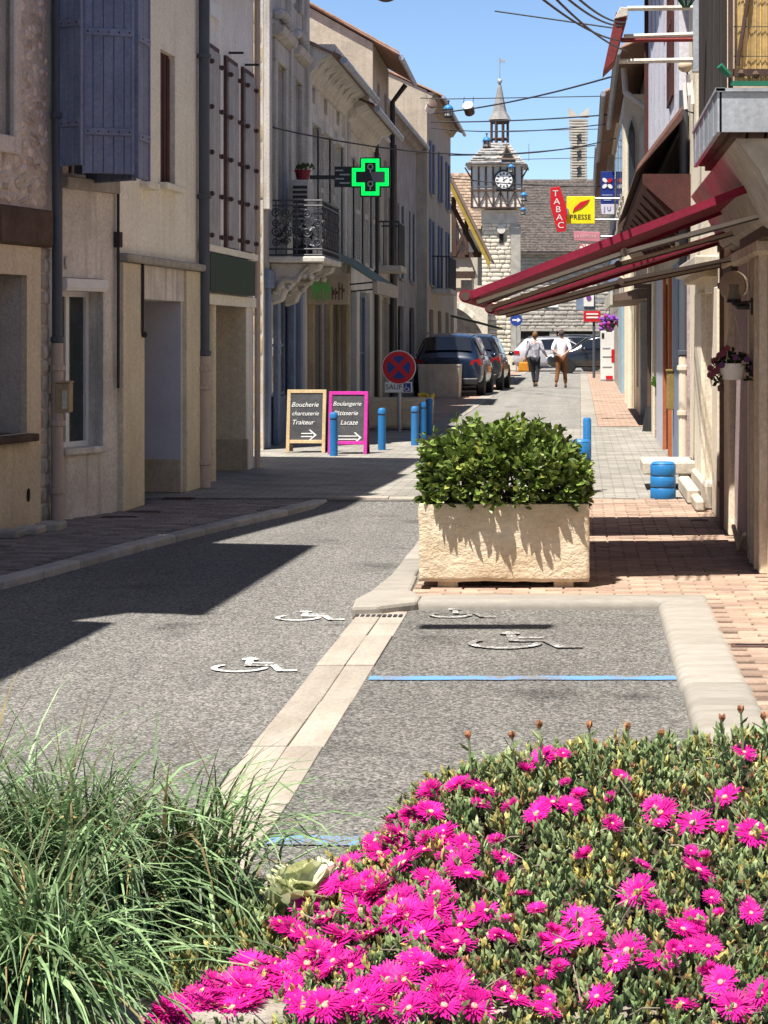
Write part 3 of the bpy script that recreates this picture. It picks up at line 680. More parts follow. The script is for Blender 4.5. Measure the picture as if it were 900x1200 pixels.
q = MB(); q.tube([fC.M(fC.u(159), .065, fC.z(159, y)) for y in (308, 340, 385, 390)], .014, 6); q.ball(fC.M(fC.u(160), .07, fC.z(160, 392)), .03, 8); q.build('cable', M_wire, C)
# ---- house with three tall grey shutters
fD = Fac(LC1, LD1, 'L')
od = (fD.u(238), fD.u(289), .05, fD.z(238, 344), .4)
D, fD, wD = house('shuttered_house', 'pale house with three tall closed grey shutters and green signboard', LC1, LD1, 'L', 5.9, 7, M_plD, [od])
for pa, pb, top, bot in ((240, 253, 55, 287), (263, 275, 72, 290), (283, 294, 85, 294)):
    r_ = fD.rect(pa, pb, top, bot); hz = [r_[2]+(r_[3]-r_[2])*k for k in (.05, .26, .47, .7, .93)]
    plank_shutter(D, fD, r_, M_greyw, 3, .0, .05, hz, plank_parts=True)
    q = MB(); q.box(r_[0]-.05, r_[0]-.005, .0, .03, r_[2]-.02, r_[3]+.03, fD.M); q.box(r_[0]-.05, r_[1]+.05, .0, .028, r_[3]+.005, r_[3]+.06, fD.M); q.build('shutter_frame', M_rust, D)
r_ = fD.rect(236.5, 290, 296, 341); q = MB(); q.box(r_[0], r_[1], .01, .09, r_[2], r_[3], fD.M); q.build('signboard', M_grn, D, bev=.006)
q = MB(); q.box(0, fD.L, .0, .06, r_[3]+.02, r_[3]+.09, fD.M); q.build('ledge', M_plC, D); q = MB(); q.box(0, fD.L, .0, .04, r_[2]-.13, r_[2]-.02, fD.M); q.build('band', M_plC, D)
q = MB(); q.box(od[1]-.05, od[1]-.003, -.4, .0, .45, od[3]-.003, fD.M); q.build('beige_reveal', M_plCl, D); q = MB(); q.box(od[1]-.08, od[1]-.003, -.4, .02, GZ, .45, fD.M); q.build('plinth', M_plR2, D)
uu = fD.u(252); q = MB(); q.tube([fD.M(uu, -.06, GZ), fD.M(uu, -.06, od[3])], .07, 14); q.build('column', M_plCl, D, smooth=True)
q = MB(); q.box(od[0], uu-.08, -.16, -.1, GZ, .55, fD.M); q.build('window_base', M_plCl, D)
window(D, fD, (od[0], uu-.08, .56, od[3]-.03), d=-.13, fm=M_blackm, nx=1, nz=1)
q = MB(); q.box(uu, od[1]-.06, -.38, -.34, GZ, od[3], fD.M); q.build('door', M_dark2, D)
pz = fD.z(229, 420); pc = fD.M(-.04, .07, 0)
downpipe(D, [(pc.x, pc.y, pz), (pc.x, pc.y, 5.85)], .055, M_pipeb, clamps=(pz+.05, 3.0, 4.4)); downpipe(D, [(pc.x, pc.y, .1), (pc.x, pc.y, pz+.02)], .065, M_pipec, clamps=(.35, 1.1, pz-.1))
r_ = fD.rect(242, 254, 0, 16); q = MB(); q.box(r_[0], r_[1], .0, .04, r_[2], r_[3], fD.M); q.build('wall_plate', M_white, D)
for px, py in ((268, 62), (287, 76)):
    q = MB(); q.tube([fD.M(fD.u(px), 0, fD.z(px, py)), fD.M(fD.u(px), .16, fD.z(px, py))], .014, 6); q.build('hook', M_blackm, D)
q = MB(); a = fD.M(fD.L+.0, .045, 0); q.tube([(a.x, a.y, .1), (a.x, a.y, 5.8)], .035, 8); q.build('corner_pipe', M_pipec, D, smooth=True)

for f_, t_, px, py, m_ in ((fA, A, 28, 580, M_dark), (fB, B, 77, 308, M_offw)):
    q = MB(); c = f_.M(f_.u(px), .04 if t_ is A else .005, f_.z(px, py)); q.lathe([(.035, -.004), (.035, .006), (.02, .008)], (0, 0, 0), 12, 'x', m=Matrix.Translation(c) @ Matrix.Diagonal((1, .8, 1.5, 1))); q.build('vent', m_, t_)
# ---- far left row
PE0 = (-4.22, 28.4); PE1 = (-4.28, 33.2); PF1 = (-4.3, 38.8); PF2 = (-4.34, 44.6); PG1 = (-4.42, 49.2); PH1 = (-4.6, 64.0); PI1 = (-4.62, 76.0)
fE = Fac(PE0, PE1, 'L')
def col_rects(f, us, w, z0, z1): return [(u-w/2, u+w/2, z0, z1, .18) for u in us]
eS = (.35, fE.L-.9, .05, fE.z(330, 345), .22); e1 = (1.0, 2.0, 3.35, 5.4, .2); e1b = (3.0, 3.9, 3.35, 5.4, .2); e2 = (1.0, 2.0, 6.5, 8.0, .2); e2b = (3.0, 3.9, 6.5, 8.0, .2)
E, fE, wE = house('balcony_house', 'carved grey stone house with sunlit quoins and wrought iron balcony', PE0, PE1, 'L', 8.9, 8, M_plE, [eS, e1, e1b, e2, e2b])
for r_ in (e1, e1b, e2, e2b):
    window(E, fE, r_, nx=2, nz=4, fm=M_offw)
    for bx in ((r_[0]-.16, r_[0], r_[2], r_[3]+.02), (r_[1], r_[1]+.16, r_[2], r_[3]+.02), (r_[0]-.2, r_[1]+.2, r_[3]+.02, r_[3]+.3)):
        q = MB(); q.box(bx[0], bx[1], .0, .07, bx[2], bx[3], fE.M); q.build('window_surround', M_plE, E, bev=.015)
    q = MB(); q.prism([(.0, r_[3]+.3), (.16, r_[3]+.36), (.2, r_[3]+.45), (.0, r_[3]+.5)], r_[0]-.3, r_[1]+.3, 'x', fE.M); q.build('window_cornice', M_plE, E)
    for k in range(7):
        uu = r_[0]-.15+(r_[1]-r_[0]+.3)*k/6; q = MB(); q.ball(fE.M(uu, .07, r_[3]+.62+.1*math.sin(k*math.pi/6)), .09, 8, .8); q.build('carved_ornament', M_plE, E, smooth='all')
for u_ in (.12, 2.5, 4.5):
    q = MB(); q.box(u_-.12, u_+.12, 0, .09, 3.3, 8.7, fE.M); q.build('pilaster', M_plE, E, bev=.01)
fEe = Fac((-8.2, 28.4), (PE0[0], 28.4), 'L')     # end wall towards the camera
fEe.n = Vector((0, -1, 0))
stone_face(wE, fEe, 2.6, fEe.L-.01, .1, 8.8, .42, .26, mat('sunlit_quoin', (.56, .44, .28), (.46, .35, .21), scale=5, bump=.5, bscale=16, objrand=.12), .0, None, th=.02, limit=200, jit=.08, name='quoin')
# blue shop front
zs = eS[3]
for u_ in (.3, 1.3, 3.1, fE.L-.85):
    q = MB(); q.box(u_-.12, u_+.12, -.02, .05, GZ, zs+.05, fE.M); q.build('shop_pilaster', M_bluewood, E, bev=.008)
q = MB(); q.box(.1, fE.L-.65, -.02, .075, zs+.05, zs+.3, fE.M); q.build('shop_fascia', M_bluewood, E, bev=.02)
for a, b in ((.46, 1.14), (1.46, 2.94), (3.26, 3.8)):
    q = MB(); q.box(a, b, -.14, -.06, GZ, .75, fE.M); q.build('stall_riser', M_bluewood, E); window(E, fE, (a, b, .76, zs), d=-.1, fm=M_bluewood, nx=2, nz=2, bar=.04)
q = MB()
for k in range(6): q.tube([fE.M(.5+k*.11, -.03, .8), fE.M(.5+k*.11, -.03, 2.1)], .012, 6)
tag(q.build('grille', M_offw, E), kind='stuff')
# balcony with scrollwork
bx0, bx1, by0, by1 = fE.M(0, 0, 0).x, -3.5, 28.95, 30.9; zb = 1.6-(299-VY)*29.0/F; zt_ = zb+.74
BALC = thing('iron_balcony', 'black wrought iron balcony with scroll panels over the blue shop', 'balcony', (-4.2, 29, zb))
q = MB(); q.box(bx0-.02, bx1+.04, by0-.03, by1+.03, zb-.1, zb-.02); q.build('slab', M_offw, BALC, bev=.015)
for y_ in (29.2, 30.6):
    q = MB(); q.prism([(bx0-.01, zb-.1), (bx1-.02, zb-.1), (bx1-.06, zb-.2), (bx0+.42, zb-.28), (bx0+.2, zb-.5), (bx0+.16, zb-.62), (bx0-.01, zb-.68)], y_-.14, y_+.14, 'y'); cb = q.build('corbel', M_plE, BALC, bev=.02)
    for k in range(6):
        q = MB(); q.ball((bx0+.06+.1*k, y_-.15, zb-.2-.3*(1-k/6)+.04*math.sin(k*2.2)), .045, 8); q.build('carving', M_plE, cb, smooth='all')
    q = MB(); q.tube([(bx0+.08+.05*k, y_-.16, zb-.5+.3*(k/9)**.7+.05*math.sin(k*.9)) for k in range(10)], [.05-.003*k for k in range(10)], 6); q.build('carved_scroll', M_concrete, cb, smooth='all')
q = MB()
for (a, b) in (((bx0, by0), (bx1, by0)), ((bx1, by0), (bx1, by1)), ((bx1, by1), (bx0, by1))):
    for z_ in (zb, zb+.08, zt_-.07, zt_): q.tube([(a[0], a[1], z_), (b[0], b[1], z_)], .014, 6)
q.build('rail', M_iron, BALC)
def spiral(c, r, turns, sgn, axis):
    pts = []
    for k in range(22):
        a = sgn*2*math.pi*turns*k/21; rr = r*(1-.82*k/21); dx, dz = rr*math.cos(a), rr*math.sin(a)
        pts.append((c[0]+dx, c[1], c[2]+dz) if axis == 'x' else (c[0], c[1]+dx, c[2]+dz))
    return pts
def scrolls(axis, fixed, a0, a1, n):
    for i in range(n):
        p = a0+(a1-a0)*(i+.5)/n; r = abs(a1-a0)/n*.46
        for j, z_ in enumerate((zb+.18, zb+.31, zb+.44, zb+.57)):
            c = (p, fixed, z_) if axis == 'x' else (fixed, p, z_)
            q = MB(); q.tube(spiral(c, min(r, .1)*(1.1 if j % 2 else .9), 1.6, 1 if (i+j) % 2 else -1, axis), .011, 5); q.build('scroll', M_iron, BALC)
        c = [(p, fixed), (fixed, p)][axis != 'x']; q = MB(); q.tube([(c[0], c[1], zb), (c[0], c[1], zt_)], .01, 5); q.build('baluster', M_iron, BALC)
scrolls('x', by0, bx0+.02, bx1, 5); scrolls('y', bx1, by0, by1, 13)
for k in range(26):
    q = MB(); a = R.uniform(0, 6.28); c = Vector((R.uniform(bx0+.1, bx1-.06), by0+.02, zb+R.uniform(.1, .45))); s_ = R.uniform(.05, .09)
    q.add([c+Vector((math.cos(a)*s_, 0, math.sin(a)*s_)), c+Vector((-math.sin(a)*s_*.4, -.02, math.cos(a)*s_*.4)), c-Vector((math.cos(a)*s_, 0, math.sin(a)*s_)), c-Vector((-math.sin(a)*s_*.4, .02, math.cos(a)*s_*.4))], [(0, 1, 2, 3)])
    q.build('cast_leaf', M_iron if k % 3 else M_zinc, BALC)
AC = thing('air_conditioner', 'grey air conditioning unit standing on the iron balcony', 'air conditioner', (-3.93, 30.2, zb-.02))
c = Vector((-3.93, 30.3, zb+.48)); q = MB(); q.box(c.x-.13, c.x+.11, c.y-.3, c.y+.3, c.z-.1, c.z+.62); q.build('case', M_offw, AC, bev=.01)
for k in range(9):
    q = MB(); q.box(c.x-.11, c.x+.09, c.y-.315, c.y-.3, c.z-.05+k*.068, c.z-.01+k*.068); q.build('louvre', M_blackm, AC)
for dy in (-.22, .22):
    q = MB(); q.box(c.x-.12, c.x+.1, c.y+dy-.03, c.y+dy+.03, zb-.02, c.z-.099); q.build('foot', M_blackm, AC)
FP = thing('flower_pot', 'small dark red pot on top of the air conditioner', 'flower pot', (c.x, c.y, c.z+.62)); q = MB(); q.lathe([(.08, 0), (.11, .13), (.12, .13), (.12, .15), (.1, .15)], (c.x, c.y-.1, c.z+.62), 12); q.build('pot', flat('geranium_red', (.25, .02, .03)), FP)
q = MB(); 
for k in range(30):
    a = Vector((c.x+R.uniform(-.12, .14), c.y-.1+R.uniform(-.12, .12), c.z+.76+R.uniform(0, .06))); q.add([a, a+Vector((.05, .0, .03)), a+Vector((.02, -.03, .06))], [(0, 1, 2)])
tag(q.build('foliage', mat('leaf_mid', (.06, .1, .03)), FP, fixn=False), kind='stuff')

# white stone pair of houses with a deep cornice
def cornice_prof(h): return [(0, h-.5), (.06, h-.5), (.08, h-.38), (.16, h-.3), (.2, h-.2), (.38, h-.12), (.46, h-.02), (.46, h+.06), (0, h+.06)]
fF = Fac(PE1, PF1, 'L')
f_sh = [(.4, 2.6, .05, 2.35, .2), (2.9, 5.2, .05, 2.35, .2)]; f_w = [(.6, 1.5, 3.0, 5.0, .18), (2.3, 3.2, 3.0, 5.0, .18), (4.2, 5.1, 3.0, 5.0, .18)]; f_a = [(.8, 1.3, 5.35, 5.85, .15), (2.5, 3.0, 5.35, 5.85, .15), (4.4, 4.9, 5.35, 5.85, .15)]
H1, fF, _ = house('white_stone_house', 'weathered white stone house with deep cornice above the herbal shop', PE1, PF1, 'L', 6.15, 8, M_plF, f_sh+f_w+f_a, oh=.55)
for r_ in f_w:
    window(H1, fF, r_, nx=2, nz=4)
    q = MB(); q.box(r_[0]-.1, r_[1]+.1, 0, .06, r_[3], r_[3]+.16, fF.M); q.build('lintel', M_plF, H1); sill(H1, fF, r_, M_plF)
    louvre_shutter(H1, fF, (r_[1]+.02, min(r_[1]+.47, fF.L-.05), r_[2], r_[3]), M_offw)
for r_ in f_a: window(H1, fF, r_, nx=2, nz=1)
moulding(H1, fF, 0, fF.L, cornice_prof(6.1), M_plF)
for k in range(8):
    uu = .35+k*.72; q = MB(); q.prism([(.06, 5.7), (.32, 5.95), (.32, 6.0), (.06, 6.0)], uu-.07, uu+.07, 'x', fF.M); q.build('bracket', M_plF, H1)
for u_ in (.18, fF.L-.18):
    q = MB(); q.box(u_-.16, u_+.16, 0, .07, 2.6, 5.6, fF.M); q.build('pilaster', M_plF, H1)
for r_ in f_sh:
    q = MB(); q.box(r_[0]-.12, r_[0]+.02, .0, .1, GZ, r_[3]+.15, fF.M); q.build('shop_pilaster', M_tan, H1, bev=.01); q = MB(); q.box(r_[1]-.02, r_[1]+.12, .0, .1, GZ, r_[3]+.15, fF.M); q.build('shop_pilaster', M_tan, H1, bev=.01)
    q = MB(); q.box(r_[0]+.02, r_[1]-.02, -.1, -.03, GZ, .5, fF.M); q.build('stall_riser', M_tan, H1); window(H1, fF, (r_[0]+.02, r_[1]-.02, .51, r_[3]), d=-.06, fm=M_tan, nx=3, nz=1, w=.08, bar=.06)
# shop sign on the wall: tan box with green strokes
SS = thing('shop_sign', 'tan shop sign box with green and brown lettering strokes', 'sign', W(383, 355, 33.6)); a = W(358, 357, 33.4); b = W(409, 320, 33.4)
q = MB(); q.box(a.x, b.x, 33.4, 33.52, a.z, b.z); q.build('board', M_tan, SS, bev=.01); q = MB(); q.box(-4.3, a.x, 33.42, 33.5, a.z, b.z); q.build('return_panel', M_tan, SS)
M_sgreen = flat('sign_green', (.12, .5, .09)); M_sbrown = flat('sign_brown', (.13, .06, .03))
for k in range(10):
    x0 = a.x+.1+k*.052; hh = R.uniform(.25, .42) if k < 6 else R.uniform(.15, .3); q = MB(); q.box(x0, x0+.018, 33.39, 33.4, a.z+.06+R.uniform(0, .03), a.z+.08+hh); q.box(x0, x0+.045, 33.391, 33.4, a.z+.08+hh*R.uniform(.3, .6), a.z+.1+hh*.62)
    q.build('letter_stroke', M_sgreen if k < 6 else M_sbrown, SS)
AW = thing('green_awning', 'small grey green folding awning beside the tan shop sign', 'awning', (-4.28, 37, 2.6)); 
q = MB(); za = 1.6-(334-VY)*39/F; q.prism([(-4.29, za+.55), (-3.45, za), (-3.45, za-.03), (-4.29, za+.5)], 36.0, 40.0, 'y'); q.build('cloth', mat('grey_green_cloth', (.2, .25, .19), (.15, .19, .14)), AW); q = MB(); q.box(-3.5, -3.42, 36.0, 40.0, za-.22, za); q.build('valance', M_concrete, AW)
for y_ in (36.1, 39.9):
    q = MB(); q.tube([(-4.29, y_, za-.1), (-3.47, y_, za-.02)], .015, 6); q.build('arm', M_blackm, AW)
fF2 = Fac(PF1, PF2, 'L')
g_w = [(.7, 1.6, 3.0, 5.0, .18), (2.5, 3.4, 3.0, 5.0, .18), (4.3, 5.2, 3.0, 5.0, .18)]; g_s = [(.5, 2.4, .05, 2.5, .2), (3.0, 5.2, .05, 2.5, .2)]
H2, fF2, _ = house('white_stone_house', 'white stone house with louvred shutters and bracketed eaves past the pharmacy cross', PF1, PF2, 'L', 6.0, 8, M_plF, g_w+g_s, oh=.55)
for r_ in g_w:
    window(H2, fF2, r_, nx=2, nz=4); louvre_shutter(H2, fF2, (r_[0]-.47, r_[0]-.02, r_[2], r_[3]), M_offw); louvre_shutter(H2, fF2, (r_[1]+.02, r_[1]+.47, r_[2], r_[3]), M_offw); sill(H2, fF2, r_, M_plF)
for r_ in g_s: window(H2, fF2, r_, nx=2, nz=2, fm=M_bluewood, w=.1)
moulding(H2, fF2, 0, fF2.L, cornice_prof(5.95), M_plF)
a = fF2.M(fF2.L-.1, .09, 0); downpipe(H2, [(a.x, a.y, .1), (a.x, a.y, 5.7)], .05, M_blackm)
a = fF.M(fF.L-.05, .09, 0); downpipe(H1, [(a.x, a.y, .1), (a.x, a.y, 5.5)], .045, M_offw)
# tall house with gable
fG = Fac(PF2, PG1, 'L')
h_w = [(1.0, 2.0, 3.2, 5.6, .18), (3.2, 4.1, 3.2, 5.6, .18), (1.2, 1.9, 6.1, 7.1, .18), (3.3, 4.0, 6.1, 7.1, .18), (.5, 2.0, .05, 2.5, .2), (2.6, 4.3, .05, 2.5, .2)]
H3, fG, _ = house('gabled_house', 'tall roughcast house with a bare sunlit gable above its neighbours', PF2, PG1, 'L', 7.75, 8.5, M_plG, h_w, slope=.56, oh=.55)
for r_ in h_w:
    window(H3, fG, r_, nx=2, nz=3)
    if r_[2] > 1: sill(H3, fG, r_, M_plF)
q = MB(); tile_roof(q, fG, -.1, -.06, .55, 7.55, -4.25, 10.2); q.build('verge_tile', M_tile, H3, fixn=False)
a = fG.M(fG.L-.15, .1, 0); downpipe(H3, [(a.x, a.y, .1), (a.x, a.y, 7.0), (a.x+.3, a.y, 7.4)], .06, M_blackm)
q = MB(); q.box(.6, 2.5, -.02, .55, 3.0, 3.12, fG.M); bl = q.build('balcony_slab', M_plE, H3)
for k in range(16):
    q = MB(); uu = .65+k*.12; q.tube([fG.M(uu, .5, 3.12), fG.M(uu, .5, 4.05)], .012, 5); q.build('baluster', M_iron, bl)
for k in range(4):
    q = MB(); q.tube([fG.M(.65, .05+k*.13, 3.12), fG.M(.65, .05+k*.13, 4.05)], .012, 5); q.build('baluster', M_iron, bl)
q = MB(); q.tube([fG.M(.65, .0, 4.05), fG.M(.65, .5, 4.05), fG.M(2.45, .5, 4.05), fG.M(2.45, 0, 4.05)], .02, 6); q.build('rail', M_iron, bl)
q = MB(); a = W(437, 36, 44.7); q.tube([(a.x, 44.9, 9.2), (a.x+.2, 44.9, 10.0)], .015, 5); q.tube([(a.x-.2, 44.9, 9.7), (a.x+.75, 44.9, 9.62)], .01, 5); q.build('aerial', M_zinc, H3)
# lower brown house and the next tall one
def row_house(name, label, p0, p1, side, h, wm, nwin, m2=None, shut=None, fl=((3.2, 5.2),), shop=True, **k):
    f = Fac(p0, p1, side); hs = []
    for i in range(nwin):
        u = f.L*(i+.5)/nwin
        for z0, z1 in fl: hs.append((u-.48, u+.48, z0, z1, .18))
    ws = list(hs)
    if shop:
        for i in range(nwin):
            u = f.L*(i+.5)/nwin; hs.append((u-min(.9, f.L/nwin*.36), u+min(.9, f.L/nwin*.36), .05, 2.45, .22))
    t, f, w = house(name, label, p0, p1, side, h, 8, wm, hs, **k)
    for r_ in ws:
        window(t, f, r_, nx=2, nz=3); sill(t, f, r_, wm)
        if shut: plank_shutter(t, f, (r_[0]-.5, r_[0]-.02, r_[2], r_[3]), shut, 3); plank_shutter(t, f, (r_[1]+.02, r_[1]+.5, r_[2], r_[3]), shut, 3)
    for r_ in hs[len(ws):]: window(t, f, r_, nx=2, nz=2, fm=m2 or M_dark2, w=.09)
    moulding(t, f, 0, f.L, [(0, h-.3), (.1, h-.28), (.2, h-.12), (.3, h-.05), (0, h-.05)], wm)
    return t, f
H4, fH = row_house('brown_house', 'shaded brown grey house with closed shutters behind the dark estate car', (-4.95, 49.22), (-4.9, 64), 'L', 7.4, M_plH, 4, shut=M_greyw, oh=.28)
a = fH.M(6.3, .1, 0); downpipe(H4, [(a.x, a.y, .1), (a.x, a.y, 6.6)], .06, M_brpipe); a = fH.M(.2, .1, 0); downpipe(H4, [(a.x, a.y, .1), (a.x, a.y, 6.6)], .06, M_blackm)
H5, fI = row_house('narrow_tall_house', 'tall narrow house standing up behind the street lantern wire', PH1, PI1, 'L', 9.0, M_plG, 3, shut=M_bluewood, fl=((3.2, 5.2), (6.0, 7.6)), oh=.45)
q = MB(); q.box(2, 5.5, -.02, .6, 2.95, 3.1, fI.M); bl = q.build('balcony_slab', M_plE, H5)
for k in range(24):
    q = MB(); uu = 2.05+k*.15; q.tube([fI.M(uu, .55, 3.1), fI.M(uu, .55, 4.1)], .016, 5); q.build('baluster', M_iron, bl)
for k in range(4):
    q = MB(); q.tube([fI.M(2.05, .05+.14*k, 3.1), fI.M(2.05, .05+.14*k, 4.1)], .016, 5); q.build('baluster', M_iron, bl)
q = MB(); q.tube([fI.M(2.05, .0, 4.1), fI.M(2.05, .55, 4.1), fI.M(5.5, .55, 4.1)], .025, 6); q.build('rail', M_iron, bl)

# pharmacy cross on its bracket
PC = thing('pharmacy_cross', 'lit green LED pharmacy cross with black side panel', 'sign', W(410, 210, 33.0), None); Yc = 33.0
c = W(434, 207.5, Yc); k = Yc/F
M_led = mat('green_led', (.0, .25, .06), rough=.4, emit=(.0, 1.0, .1), estr=.62, fine=0, bump=0)
def cross(h, a): return [(-a, -h), (a, -h), (a, -a), (h, -a), (h, a), (a, a), (a, h), (-a, h), (-a, a), (-h, a), (-h, -a), (-a, -a)]
q = MB(); q.prism([(c.x+x*k, c.z+z*k) for x, z in cross(23, 12)], Yc, Yc+.1, 'y'); q.build('casing', M_blackm, PC)
o_, i_ = cross(21.5, 10.5), cross(17, 6.5)
for j in range(12):
    j2 = (j+1) % 12; q = MB(); P4 = [o_[j], o_[j2], i_[j2], i_[j]]; q.prism([(c.x+x*k, c.z+z*k) for x, z in P4], Yc-.012, Yc+.002, 'y'); q.build('light_strip', M_led, PC)
q = MB(); q.prism([(c.x+x*k, c.z+z*k) for x, z in ((3, -6), (16, -6), (16, 6), (0, 6))], Yc-.006, Yc+.001, 'y'); q.build('display', flat('grey_display', (.18, .19, .2)), PC)
q = MB(); 
for zc in (10, -10):
    pts = [(c.x+3*k*math.cos(t_), Yc-.01, c.z+(zc+2+3*math.sin(t_))*k) for t_ in [i*math.pi/5 for i in range(11)]]; q.tube(pts, .01, 5); q.tube([(c.x, Yc-.01, c.z+(zc-1)*k), (c.x, Yc-.01, c.z+(zc-5)*k)], .01, 5)
q.build('emblem', flat('emblem_grey', (.5, .52, .52)), PC)
a, b = W(392, 219, Yc), W(412, 195, Yc); q = MB(); q.box(a.x, b.x, Yc+.01, Yc+.08, a.z, b.z); pn = q.build('side_panel', M_blackm, PC)
for j, (u0, u1) in enumerate(((.05, .5), (.3, .9), (.05, .55), (.3, .9))):
    q = MB(); zz = b.z-.05-j*.065; q.box(a.x+(b.x-a.x)*u0, a.x+(b.x-a.x)*u1, Yc+.003, Yc+.01, zz-.022, zz); q.build('text_line', flat('dim_text', (.4, .42, .45)), pn)
q = MB(); q.box(-4.3, a.x, Yc+.02, Yc+.06, c.z-.03, c.z+.03); q.build('bracket', M_blackm, PC)
# ------------------------------------------------------------------ half timbered house, clock tower, far buildings
Yj = 80.0
J = thing('half_timbered_house', 'half timbered gable house with yellow barge board by the tower', 'house', (-5, Yj, .1))
kj = Yj/F
def jx(px): return (px-VX)*kj
def jz(py): return EYE-(py-VY)*kj
A_, B_ = (jx(529), jz(212)), (jx(575), jz(305)); sl_ = (A_[1]-B_[1])/(B_[0]-A_[0]); rx = A_[0]-1.2; rz = A_[1]+1.2*sl_; lx = 2*rx-B_[0]
q = MB(); q.prism([(lx+.4, .1), (jx(531), .1), (jx(531), jz(341)), (B_[0]-.75, jz(341)), (B_[0]-.75, jz(325)), (B_[0]-.6, jz(323)), (rx, rz-.35), (lx+.6, jz(323)), (lx+.4, jz(325))], Yj+.5, Yj+2.5, 'y'); q.build('wall', mat('infill_plaster', (.66, .6, .5), (.58, .52, .42)), J)
q = MB()
def beam(a, b, w=.16, m=M_oak, y=Yj+.38):
    a, b = Vector((a[0], 0, a[1])), Vector((b[0], 0, b[1])); t = (b-a).normalized(); n_ = Vector((-t.z, 0, t.x))*w/2
    q = MB(); q.prism([((a-n_).x, (a-n_).z), ((b-n_).x, (b-n_).z), ((b+n_).x, (b+n_).z), ((a+n_).x, (a+n_).z)], y, y+.14, 'y'); return q.build('timber', m, J)
beam((jx(527), jz(298)), (jx(563), jz(298)), .2); beam((jx(531), jz(230)), (jx(531), jz(300)), .18, y=Yj+.35); beam((jx(532), jz(298)), (jx(548), jz(262)), .14, y=Yj+.36); beam((jx(546), jz(298)), (jx(546), jz(255)), .14, y=Yj+.34); beam((jx(532), jz(245)), (jx(560), jz(299)), .16, y=Yj+.33)
q = MB(); e = .26
q.prism([(A_[0], A_[1]), (B_[0], B_[1]), (B_[0]-.05, B_[1]-.3), (A_[0], A_[1]-.38)], Yj-.1, Yj, 'y'); q.prism([(rx, rz), (A_[0], A_[1]), (A_[0], A_[1]-.38), (rx, rz-.38)], Yj-.1, Yj, 'y'); q.build('barge_board', mat('yellow_barge', (.42, .3, .06), (.33, .23, .05)), J)
q = MB(); q.prism([(rx, rz+.12), (B_[0]+.02, B_[1]+.04), (B_[0]+.02, B_[1]-.06), (rx, rz)], Yj-.15, Yj+2.6, 'y'); q.prism([(rx, rz+.12), (lx-.1, B_[1]-.02), (lx-.1, B_[1]-.12), (rx, rz)], Yj-.15, Yj+2.6, 'y'); q.build('roof', M_tileb, J)
q = MB(); q.box(B_[0]-2.4, B_[0]-.6, Yj-.1, Yj+.3, jz(326), jz(318), ); q.build('bressummer', M_oak, J)
q = MB(); q.box(jx(540), jx(553), Yj+.1, Yj+.18, jz(345), jz(328)); q.build('hanging_board', M_concrete, J)
q = MB(); q.prism([(-5.0, 2.5), (-2.9, 1.95), (-2.9, 1.88), (-5.0, 2.42)], Yj-4, Yj-.2, 'y'); q.build('porch_cloth', mat('olive_cloth', (.1, .11, .08)), J)
q = MB(); q.box(-5.6, -4.85, Yj+.3, Yj+.5, .1, 2.4); q.build('porch', M_dark2, J)
# brown tiled roof house between gable and tower
K0 = thing('tiled_house', 'house with stepped brown tile roof seen beside the clock tower', 'house', (-5.5, 108, .1)); q = MB(); q.prism([(-9.4, .1), (-5.2, .1), (-5.2, 7.2), (-9.4, 7.2)], 108, 116, 'y'); q.build('wall', M_plG, K0)
def flat_tiles(name, m, parent, o, du, dv, nu, nv, nrm, rows_as_parts=True, th=.05):
    """overlapping flat roof tiles over a slope: rows of pieces"""
    o, du, dv, nrm = Vector(o), Vector(du), Vector(dv), Vector(nrm); mb = MB()
    for j in range(nv):
        for i in range(nu):
            a = o+du*((i+(.5 if j % 2 else 0))/nu)+dv*(j/nv); b = a+du*(.96/nu); lift = nrm*(th*R.uniform(.8, 1.3)); c2 = dv*(1.25/nv)
            mb.add([a+lift, b+lift, b+c2+nrm*.01, a+c2+nrm*.01, a, b], [(0, 1, 2, 3), (4, 5, 1, 0)])
    return tag(mb.build(name, m, parent, fixn=False), kind='stuff')
q = MB(); q.quad((-10, 107.6, 7.0), (-5.0, 107.6, 7.0), (-5.0, 112, 10.15), (-10, 112, 10.15)); q.quad((-10, 116.4, 7.0), (-5.0, 116.4, 7.0), (-5.0, 112.01, 10.13), (-10, 112.01, 10.13)); q.add([(-5.21, 108, 7.2), (-5.21, 116, 7.2), (-5.21, 112, 10.1)], [(0, 1, 2)]); rf = q.build('roof', M_tileb, K0); flat_tiles('tile', M_tileb, rf, (-10, 107.6, 7.02), (5.0, 0, 0), (0, 4.4, 3.15), 20, 18, (0, -.58, .81))

# ---- clock tower
Yt = 101.0; kt = Yt/F
def tx(px): return (px-VX)*kt
def tz(py): return EYE-(py-VY)*kt
TW = thing('clock_tower', 'stone clock tower with half timbered clock stage, shingle roof and slender spire', 'tower', (tx(588), Yt, .1))
sx0, sx1 = tx(565), tx(606); cxm = (tx(548)+tx(616))/2; dp = 2.2
fT = Fac((sx0, Yt), (sx1, Yt), 'L'); fT.n = Vector((0, -1, 0))
q = MB(); q.box(sx0, sx1, Yt, Yt+dp, .1, tz(246)); sh = q.build('shaft', mat('tower_mortar', (.4, .35, .27)), TW)
slit = (fT.u(587) if 0 else tx(585)-sx0, tx(590)-sx0, tz(285), tz(272))
stone_face(sh, fT, 0, fT.L*.82, .1, tz(262), .36, .2, M_lime, .0, lambda u, z: slit[0]-.08 < u < slit[1]+.08 and slit[2]-.1 < z < slit[3]+.2, th=.08, limit=260)
